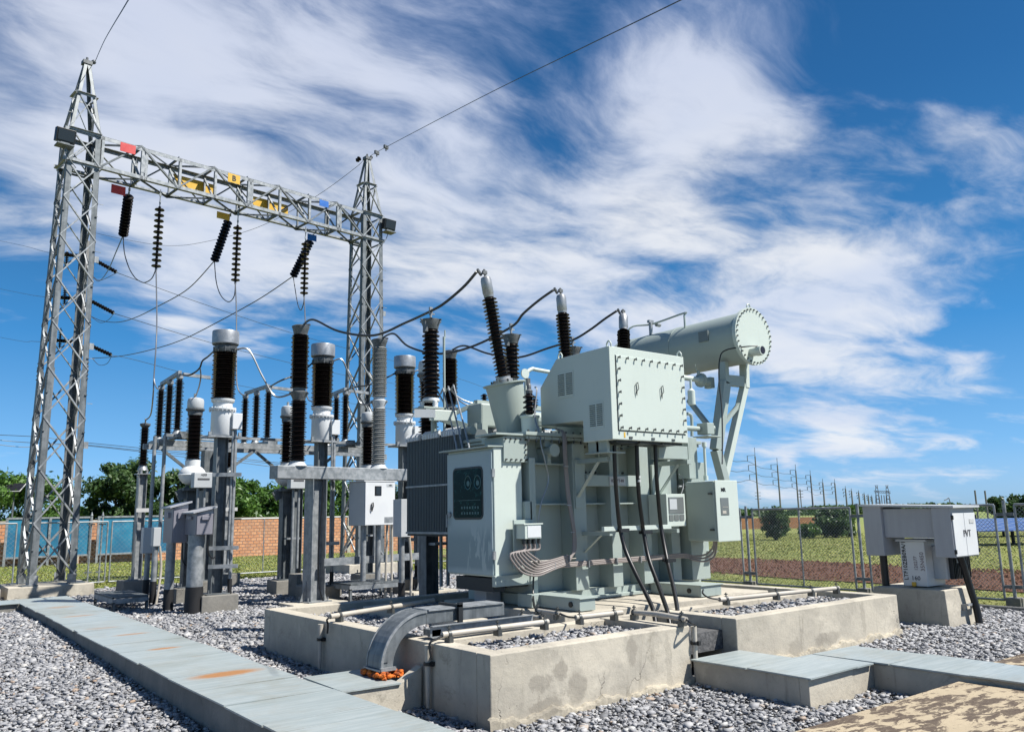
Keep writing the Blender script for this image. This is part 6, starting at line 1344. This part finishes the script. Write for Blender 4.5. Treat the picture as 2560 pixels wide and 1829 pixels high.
def fence_post(x, y, zt, label, grp, foot=True, z0=-.02, r=.03, spike=False):
    t = thing('fence_post', label, 'fence post', (x, y, z0), grp); mb = MB().cyl((x, y, z0), (x, y, zt), r, n=10)
    if spike: mb.cyl((x, y, zt), (x, y, zt+.12), r*1.6, .003, 8)
    mb.build('post', 'galv', t)
    mb = MB()
    for z in (.35, zt-.25): mb.box(x-.02, x+.02, y-.14, y+.14, z-.03, z+.03) if not spike else mb.box(x-.1, x+.1, y-.02, y+.02, z-.02, z+.02)
    mb.build('clamp', 'galv_dark', t)
    if foot: MB().box(x-.12, x+.12, y-.12, y+.12, z0-.1, z0+.19).build('foot_block', 'concrete_dk', t, bevel=.01)
FX = 16.1; ys = [14.65, 11.9, 9.15, 6.35, 3.55]
nm = ['behind the transformer at right', 'left of the package transformer', 'behind the package transformer', 'at the right picture edge']
for i in range(len(ys)): fence_post(FX, ys[i], 1.86, 'fence post on a concrete block, %s in the right-hand fence' % ['hidden first', 'first visible', 'second visible', 'third visible', 'last'][i], 'posts of the right fence')
for i in range(len(ys)-1): fence_panel((FX, ys[i]-.17, 0), (FX, ys[i+1]+.17, 0), .12, 1.78, .070, .0040, 'wire mesh fence panel '+nm[i], 'wire mesh panels of the right fence')
xs = [-3.2, .2, 3.4, 5.75, 8.85, 12.1, 15.3, 18.5, 21.7]
for i in range(len(xs)-1): fence_panel((xs[i]+.06, 27.0, 0), (xs[i+1]-.06, 27.0, 0), .06, 1.80, .13, .003, 'wire mesh fence panel across the lawn, %s from the left' % ['leftmost', 'second', 'third', 'fourth', 'fifth', 'sixth', 'seventh', 'eighth'][i], 'wire mesh panels of the lawn fence', midpost=(i % 2 == 0))
for i, x in enumerate((5.25, 5.55, 8.85, 12.1, 15.3)): fence_post(x, 27.08, 1.98, 'slim lawn fence post, %s from the left gantry tower' % ['nearest', 'second', 'third', 'fourth', 'fifth'][i], 'posts of the lawn fence', False, r=.024, spike=i < 2)
fence_post(.72, 27.1, 2.0, 'slim spiked lawn fence post left of the gantry tower', 'posts of the lawn fence', False, r=.024, spike=True)

# ================================================================ BRICK WALL AND BLUE PANELS
Bw = thing('brick_wall', 'long orange block boundary wall with pale concrete posts behind the lawn', 'wall', (20, 43.6, -.2)); zw = 1.93
x = -6.0; k = 0
while x < 38:
    MB().box(x, x+3.3, 43.55, 43.75, -.6, zw-.06-.004*x).build('block_panel', 'brick', Bw); MB().box(x+3.3, x+3.5, 43.50, 43.8, -.6, zw-.03-.004*x).build('concrete_post', 'concrete', Bw); MB().box(x, x+3.3, 43.52, 43.78, zw-.06-.004*x, zw-.004*x).build('coping', 'concrete', Bw); x += 3.5; k += 1
for px0, px1, lb in ((18, 228, 'blue sheet panel in a grey frame at the far left, behind the gantry tower'), (247, 425, 'blue sheet panel in a grey frame behind the slim arrester')):
    a, b = PY(px0, 1300, 42.9), PY(px1, 1300, 42.9); t = thing('blue_panel', lb, 'panel', ((a.x+b.x)/2, 42.9, -.1), 'blue sheet panels before the block wall'); zl_, zh = .30, 2.02
    MB().box(a.x+.05, b.x-.05, 42.88, 42.92, zl_, zh).build('sheet', 'bluesheet', t)
    mb = MB()
    for z in (zl_, zh): mb.box(a.x, b.x, 42.84, 42.90, z-.04, z+.04)
    for xx in (a.x, (a.x+b.x)/2, b.x): mb.box(xx-.05, xx+.05, 42.82, 42.90, -.2, zh+.04)
    mb.build('frame', 'galv', t)
# solar street lamp
q = PD(30, 1290, 48); t = thing('solar_street_lamp', 'solar street lamp rising behind the block wall at far left', 'street lamp', (q.x, q.y, -.3)); MB().cyl((q.x, q.y, -.3), (q.x, q.y, ZAT(31, 1228, q)), .05, n=8).build('pole', 'galv_dark', t)
p = PD(35, 1217, 48); MB().rbox(p, (1.0, .7, .04), R(-38), R(38)).build('solar_panel', 'ink', t); MB().rbox(p-Vector((0, 0, .03)), (1.08, .78, .03), R(-38), R(38)).build('panel_rim', 'white', t)

# ================================================================ TREES
def tree(px0, px1, ytop, D, label, lm='leaf', n=9000, seed=1, cat='tree', name='broadleaf_tree', trunk=True, grp='trees behind the block wall', ybase=None, leaf=.17):
    r_ = np.random.default_rng(seed); c = PD((px0+px1)/2, 1295, D); w = (px1-px0)/2043*D/2; zt = ZAT((px0+px1)/2, ytop, c); z0 = float(field_z(D)); zb = z0+(.6 if trunk else .1); H_ = zt-zb
    t = thing(name, label, cat, (c.x, c.y, z0), grp)
    side = Vector((_R[0], _R[1], 0)); fwd = Vector((_F[0], _F[1], 0))
    nl = 70; cen = []; rad = []
    for i in range(nl):
        a = r_.uniform(0, 2*math.pi); rr = math.sqrt(r_.uniform(0, 1)); hz = r_.uniform(0, 1); env = math.sqrt(max(0.05, 1-(hz*1.5-.5)**2*.85)) if hz > .33 else .75+.25*hz
        cen.append((math.cos(a)*rr*w*env*.92, math.sin(a)*rr*w*env*.92, zb+H_*(.06+.86*hz))); rad.append(r_.uniform(.10, .27)*min(w, H_*.75))
    cen = np.array(cen); rad = np.array(rad)
    k = r_.integers(0, nl, n); dd = r_.normal(0, 1, (n, 3)); dd /= np.linalg.norm(dd, axis=1)[:, None]; rr = np.where(r_.uniform(0, 1, n) < .75, r_.uniform(.3, 1.05, n), r_.uniform(.9, 1.55, n)); P = cen[k]+dd*(rad[k]*rr)[:, None]*np.array([1, 1, .8])
    nrm = dd+r_.normal(0, .9, (n, 3)); nrm[:, 2] += .25; nrm /= np.linalg.norm(nrm, axis=1)[:, None]
    a = np.cross(nrm, r_.normal(0, 1, (n, 3))); a /= np.linalg.norm(a, axis=1)[:, None]; b = np.cross(nrm, a); s = r_.uniform(.6, 1.25, n)[:, None]*leaf
    V = np.stack([P-a*s, P-b*s*.42+nrm*s*.1, P+a*s, P+b*s*.42+nrm*s*.1], 1).reshape(-1, 3)
    me = bpy.data.meshes.new('crown'); me.vertices.add(4*n); me.vertices.foreach_set('co', V.astype(np.float32).ravel()); me.loops.add(4*n); me.loops.foreach_set('vertex_index', np.arange(4*n, dtype=np.int32))
    me.polygons.add(n); me.polygons.foreach_set('loop_start', np.arange(0, 4*n, 4, dtype=np.int32)); me.polygons.foreach_set('loop_total', np.full(n, 4, np.int32)); me.update(calc_edges=True); me.transform(Matrix.Translation((0, 0, -z0)))
    me.materials.append(M[lm]); o = bpy.data.objects.new('crown', me); S.collection.objects.link(o); o.parent = t; ORIG[o.name] = Vector((c.x, c.y, z0))
    mb = MB(); b0 = Vector((c.x, c.y, z0-.1)); tz = zb+H_*.35
    mb.cyl(b0, (c.x+.1, c.y, tz), .05*H_, .03*H_, 10)
    for i in range(6): q = Vector((c.x, c.y, 0))+Vector(cen[r_.integers(0, nl)]); mb.tube([(c.x+.05, c.y, zb*.5+tz*.5), ((c.x+q.x)/2, (c.y+q.y)/2, (tz+q.z)/2-.2), q], .016*H_, 6, 3)
    mb.build('trunk', 'bark', t)
T_ = [(-60, 185, 1190, 50, 'light green tree behind the left gantry tower', 'leaf', 9000), (212, 395, 1150, 52, 'big dark dense tree between the left tower and the slim arrester', 'leaf_dk', 15000), (375, 480, 1178, 54, 'dark tree between the two grey junction cabinets and the disconnect switch', 'leaf_dk', 8000),
      (490, 650, 1175, 53, 'bushy tree directly behind the left current transformer column', 'leaf', 10000), (625, 770, 1222, 56, 'rounded lower tree between left column and breaker column', 'leaf', 9000), (745, 905, 1200, 58, 'tree behind the breaker column and the disc strings', 'leaf', 9000), (870, 1060, 1215, 60, 'tree behind the breaker drive cabinet', 'leaf_dk', 9000), (170, 232, 1262, 60, 'small yellow-green tree right of the left gantry tower', 'leaf', 3500),
      (1010, 1180, 1225, 62, 'tree mostly hidden behind the control cabinet', 'leaf_dk', 6000)]
for i, (a, b, yt, D, lb, lm, n) in enumerate(T_): w_ = (b-a)*.10; tree(a-w_, b+w_, yt-4, D, lb, lm, int(n*1.5), 10+i)
tree(1902, 1972, 1265, 56, 'rounded bush in the meadow left of a bare pole', 'leaf_dk', 6500, 40, 'bush', 'meadow_bush', False, 'bushes in the meadow', leaf=.13); tree(2035, 2140, 1266, 60, 'wide dark bush in the meadow just left of the package transformer', 'leaf_dk', 9000, 41, 'bush', 'meadow_bush', False, 'bushes in the meadow', leaf=.14); tree(1990, 2050, 1308, 58, 'low weedy bush between the two large meadow bushes', 'leaf', 2500, 42, 'bush', 'meadow_bush', False, 'bushes in the meadow', leaf=.12)
tree(2470, 2525, 1240, 120, 'open-crowned tree beyond the solar panels at right edge', 'leaf_dk', 2500, 43, grp='trees beyond the solar panels', leaf=.3); tree(2515, 2600, 1236, 110, 'denser tree beyond the solar panels cut by the right edge', 'leaf_dk', 5000, 44, grp='trees beyond the solar panels', leaf=.3)
# far tree belt, one soft mass along the horizon
def belt():
    r_ = np.random.default_rng(5); n = 90000; L = r_.uniform(-900, 900, n); D = 330+r_.uniform(0, 60, n)+40*np.sin(L/170); h = 2.1+1.1*np.sin(L/23)+1.2*np.sin(L/7.3)+.8*np.sin(L/61); h = np.clip(h, 1.0, 5)
    z = field_z(D)-.3 + h*r_.uniform(0, 1, n)**.7; P = np.stack([D*_F[0]+L*_R[0], D*_F[1]+L*_R[1], z], 1); s = r_.uniform(.7, 1.6, n)[:, None]; a = r_.normal(0, 1, (n, 3)); a /= np.linalg.norm(a, axis=1)[:, None]; b = np.cross(a, r_.normal(0, 1, (n, 3))); b /= np.linalg.norm(b, axis=1)[:, None]
    V = np.stack([P-a*s, P-b*s*.7, P+a*s, P+b*s*.7], 1).reshape(-1, 3); me = bpy.data.meshes.new('tree_belt'); me.vertices.add(4*n); me.vertices.foreach_set('co', V.astype(np.float32).ravel()); me.loops.add(4*n); me.loops.foreach_set('vertex_index', np.arange(4*n, dtype=np.int32)); me.polygons.add(n); me.polygons.foreach_set('loop_start', np.arange(0, 4*n, 4, dtype=np.int32)); me.polygons.foreach_set('loop_total', np.full(n, 4, np.int32)); me.update(calc_edges=True)
    me.materials.append(M['leaf_dk']); o = bpy.data.objects.new('tree_belt', me); S.collection.objects.link(o); tag(o, 'far-off belt of trees along the horizon', 'trees', kind='stuff')
belt()
a, b = PD(1500, 1300, 118), PD(2070, 1300, 118); zz = ZAT(1900, 1294, PD(1900, 1294, 118)); t = MB().bar((a.x, a.y, zz-.75), (b.x, b.y, zz-.78), .3, 1.5); tag(t.build('boundary_wall', 'brick', loc=(a.x, a.y, -1)), 'distant orange boundary wall beyond the meadow bushes', 'wall')

# ================================================================ POWER POLES, FAR GANTRY, SOLAR FIELD
far = [(1886, 1118, 1270), (1942, 1144, 1269), (1988, 1160, 1268), (2025, 1175, 1267), (2056, 1196, 1267), (2086, 1197, 1266), (2113, 1214, 1266), (2128, 1220, 1265), (2146, 1225, 1265), (2160, 1230, 1265), (2170, 1234, 1265), (2179, 1237, 1265)]
ordn = ['tallest, nearest the transformer', 'second', 'third', 'fourth', 'fifth', 'sixth', 'seventh', 'eighth', 'ninth', 'tenth', 'eleventh', 'twelfth, beside the far gantry']
arms = []
for i, (px, yt, yh) in enumerate(far):
    D = min(18.0*2043/(yh-yt), 1300); p = PD(px, yt, D); zb_ = -1.6; Hh = p.z-zb_; t = thing('power_pole', 'distant concrete power pole, %s in the line' % ordn[i], 'power pole', (p.x, p.y, zb_), 'distant power poles in a line')
    w = max(.18, D*.00095); MB().cyl((p.x, p.y, zb_), (p.x, p.y, p.z-2.6), w*1.2, w*.8, 8).build('pole', 'pole', t); MB().cyl((p.x, p.y, p.z-2.7), (p.x, p.y, p.z), w*.35, n=6).build('spike', 'galv_dark', t)
    al = -Vector((_R[0], _R[1], 0)); ar = []
    for k in range(3):
        z = p.z-2.4-k*2.75; e = Vector((p.x, p.y, z))+al*(2.3-k*.15); MB().bar((p.x, p.y, z+.1), e, w*.5, w*.5).cyl(e, e-Vector((0, 0, 1.5)), w*.5, n=6).build('crossarm', 'galv_dark', t); ar.append(e-Vector((0, 0, 1.6)))
    arms.append(ar)
for k in range(3):
    P0 = PD([1800, 1800, 1800][k], [1140, 1168, 1198][k], 190); pts = [P0]; prev = P0
    for ar in arms[:6]: e = ar[k]; m_ = (prev+e)/2-Vector((0, 0, (prev-e).length*.012)); pts += [m_, e]; prev = e
    wire(pts, .07, 'distant line wire hung on the %s arms of the pole line' % ['top', 'middle', 'bottom'][k], 'wire', 4, 3, group='distant line wires')
for k, (px, yt, D, lb) in enumerate(((1894, 1226, 430, 'thin second-row pole just right of the tallest distant pole'), (2000, 1222, 450, 'thin second-row pole just right of the third distant pole'))):
    p = PD(px, yt, D); t = thing('power_pole', lb, 'power pole', (p.x, p.y, -1.6), 'thin poles of a second line'); MB().cyl((p.x, p.y, -1.6), (p.x, p.y, p.z), .3, n=6).build('pole', 'pole', t)
    for q in range(3): e = p-Vector((0, 0, 1+q*1.6)); MB().bar(e+Vector((_R[0], _R[1], 0))*1.5, e-Vector((_R[0], _R[1], 0))*1.5, .25, .25).build('crossarm', 'pole', t)
# far gantry
t = thing('lattice_gantry', 'tiny far substation gantry on the horizon right of the pole line', 'gantry', PD(2205, 1262, 420), None); D = 420
for px in (2191, 2217):
    p = PD(px, 1213, D); mb = MB()
    for s_ in (-1, 1):
        R_ = Vector((_R[0], _R[1], 0)); mb.bar(p+R_*s_*1.6-Vector((0, 0, p.z+1.5)), p+R_*s_*.35, .22, .22)
    for z in range(5): mb.bar(p-R_*(1.5-z*.2)+Vector((0, 0, -9.5+z*1.9)), p+R_*(1.3-z*.2)+Vector((0, 0, -8+z*1.9)), .16, .16); mb.bar(p+R_*(1.5-z*.2)+Vector((0, 0, -9.5+z*1.9)), p-R_*(1.3-z*.2)+Vector((0, 0, -8+z*1.9)), .16, .16)
    mb.bar(p-R_*.9, p+R_*.9, .2, .2); mb.build('lattice_tower', 'pole', t)
a, b = PD(2185, 1226, D), PD(2226, 1228, D); mb = MB().bar(a, b, .25, .25).bar(a-Vector((0, 0, .9)), b-Vector((0, 0, .9)), .25, .25)
for k in range(8): q = a+(b-a)*(k/8); mb.bar(q, q+(b-a)/8-Vector((0, 0, .9)), .15, .15)
mb.build('beam', 'pole', t)
for k in range(6): q = a+(b-a)*(.1+k*.16); MB().cyl(q-Vector((0, 0, 2.0)), q-Vector((0, 0, 8.5)), .22, n=6).build('apparatus_post', 'pole', t)
for px, yt, lb in ((2437, 1225, 'thin lightning mast behind the package transformer, left of two'), (2462, 1226, 'thin lightning mast behind the package transformer, right of two')):
    p = PD(px, yt, 95); o = MB().cyl((p.x, p.y, -1), p, .10, n=8).build('lightning_mast', 'pole', loc=(p.x, p.y, -1)); tag(o, lb, 'mast', 'thin lightning masts')
p = PD(2374, 1250, 90); t = MB().tube([(p.x, p.y, -1), p, p+Vector((0, 0, .1))-Vector((_R[0], _R[1], 0))*.3, p-Vector((_R[0], _R[1], 0))*.6], .05, 6, 3); tag(t.build('street_lamp', 'pole', loc=(p.x, p.y, -1)), 'small hooked lamp far beyond the package transformer', 'street lamp')
for k, (D0, lb) in enumerate(((38, 'blue solar panel table on legs at the right picture edge'), (52, 'second blue solar panel table farther back at the right edge'))):
    dl_ = Vector((_R[0], _R[1], 0)); c0 = PD(2445, 1320, D0); z0 = float(field_z(D0)); zn = .60; zf = .95
    if k: zn, zf = .55, .86
    a = Vector((c0.x, c0.y, zn)); b = a+dl_*9; fw = Vector((_F[0], _F[1], 0))*3.2; up_ = Vector((0, 0, zf-zn))
    o = thing('solar_panel_table', lb, 'solar panel', (a.x, a.y, z0), 'solar panel tables')
    me = MB().prism([a, b, b+fw+up_, a+fw+up_], (0, 0, -.05)); sh = me.build('panel', 'pv', o)
    for s_ in (.5, 2.2, 3.9, 5.6, 7.3): q = a+dl_*s_+fw*.35; MB().bar((q.x, q.y, z0), (q.x, q.y, zn+.1), .12, .12).build('leg', 'steel_dark', o)

# ================================================================ LINE POLE AND WIRES BEHIND THE LEFT TOWER
lp = PD(196, 900, 37); t = thing('line_pole', 'concrete line pole with side insulators hidden behind the left gantry tower', 'power pole', (lp.x, lp.y, -.1)); MB().cyl((lp.x, lp.y, -.1), (lp.x, lp.y, ZAT(196, 600, lp)), .16, .11, 12).build('pole', 'pole', t)
def strg(a, b, D0, D1, n, lb):
    p, q = PD(*a, D0), PD(*b, D1); string(p, q, n, lb, .04, .095)
rows = ((640, 651, 681), (745, 755, 783), (856, 862, 888)); wl = [((0, 602), (108, 628)), ((0, 722), (95, 740)), ((0, 843), (82, 853))]
names = ['top', 'middle', 'bottom']
for k, (y0_, y1_, y2_) in enumerate(rows):
    x0_ = [233, 227, 216][k]; x1_ = [291, 284, 278][k]; strg((x0_, y1_-3), (x1_, y2_-1), 37, 36.2, 9, 'sloping insulator string right of the left tower, %s row' % names[k])
    xa, xb = [(137, 205), (133, 200), (118, 190)][k]; strg((xb, y0_+(0, 2, -2)[k]), (xa, y0_-5+(0, 2, -2)[k]), 37, 37.6, 12, 'level insulator string seen through the left tower, %s row' % names[k])
    strg(((168, 163, 152)[k], y0_-(12, 28, 35)[k]), ((166, 161, 149)[k], y0_+(24, 16, 12)[k]), 37.2, 37.2, 8, 'short upright insulator string seen through the left tower, %s row' % names[k])
    (ax_, ay_), (bx_, by_) = wl[k]; wire([PD(ax_-300, ay_-60, 90), PD(ax_, ay_, 60), PD(bx_, by_, 40), PD(xa, y0_-5, 37.6)], .012, 'thin line wire reaching the left tower from the left picture edge, %s row' % names[k], group='thin line wires')
    ends_ = [[(500, 757), (722, 830), (886, 876), (1143, 945), (1227, 976)], [(536, 859), (726, 907), (854, 936), (972, 956), (1100, 985)], [(340, 900), (534, 950), (750, 990), (972, 1021), (1080, 1040)]][k]
    wire([PD(x1_, y2_, 36.2)]+[PD(x, y, 36+10*(i+1)) for i, (x, y) in enumerate(ends_)], .014, 'thin line wire descending to the right behind the yard, %s row' % names[k], group='thin line wires')
wire([PD(232, 690, 37), PD(245, 700, 37), PD(262, 697, 37), PD(291, 682, 36.2)], .012, 'thin slack jumper under the top sloping insulator string'); wire([PD(228, 791, 37), PD(250, 806, 37), PD(270, 800, 37), PD(284, 784, 36.2)], .012, 'thin slack jumper under the middle sloping insulator string'); wire([PD(231, 896, 37), PD(248, 912, 37), PD(268, 908, 37), PD(279, 889, 36.2)], .012, 'thin slack jumper under the bottom sloping insulator string')
for k, pl in enumerate(([(-20, 1086), (100, 1092), (197, 1104), (348, 1119), (465, 1132), (580, 1143), (697, 1156), (890, 1172), (1000, 1180)], [(-20, 1098), (60, 1105), (197, 1112), (348, 1128), (465, 1142), (580, 1153), (697, 1168), (815, 1176), (1000, 1190)], [(-20, 1109), (60, 1117), (130, 1112), (197, 1110), (340, 1124), (465, 1136), (580, 1148), (697, 1160), (900, 1180)])):
    wire([PD(x, y, 46+i) for i, (x, y) in enumerate(pl)], .018, 'low service wire above the block wall, %s of three' % ['upper', 'lower', 'middle'][k], group='low service wires')
p = PD(2800, 1600, 5.2)
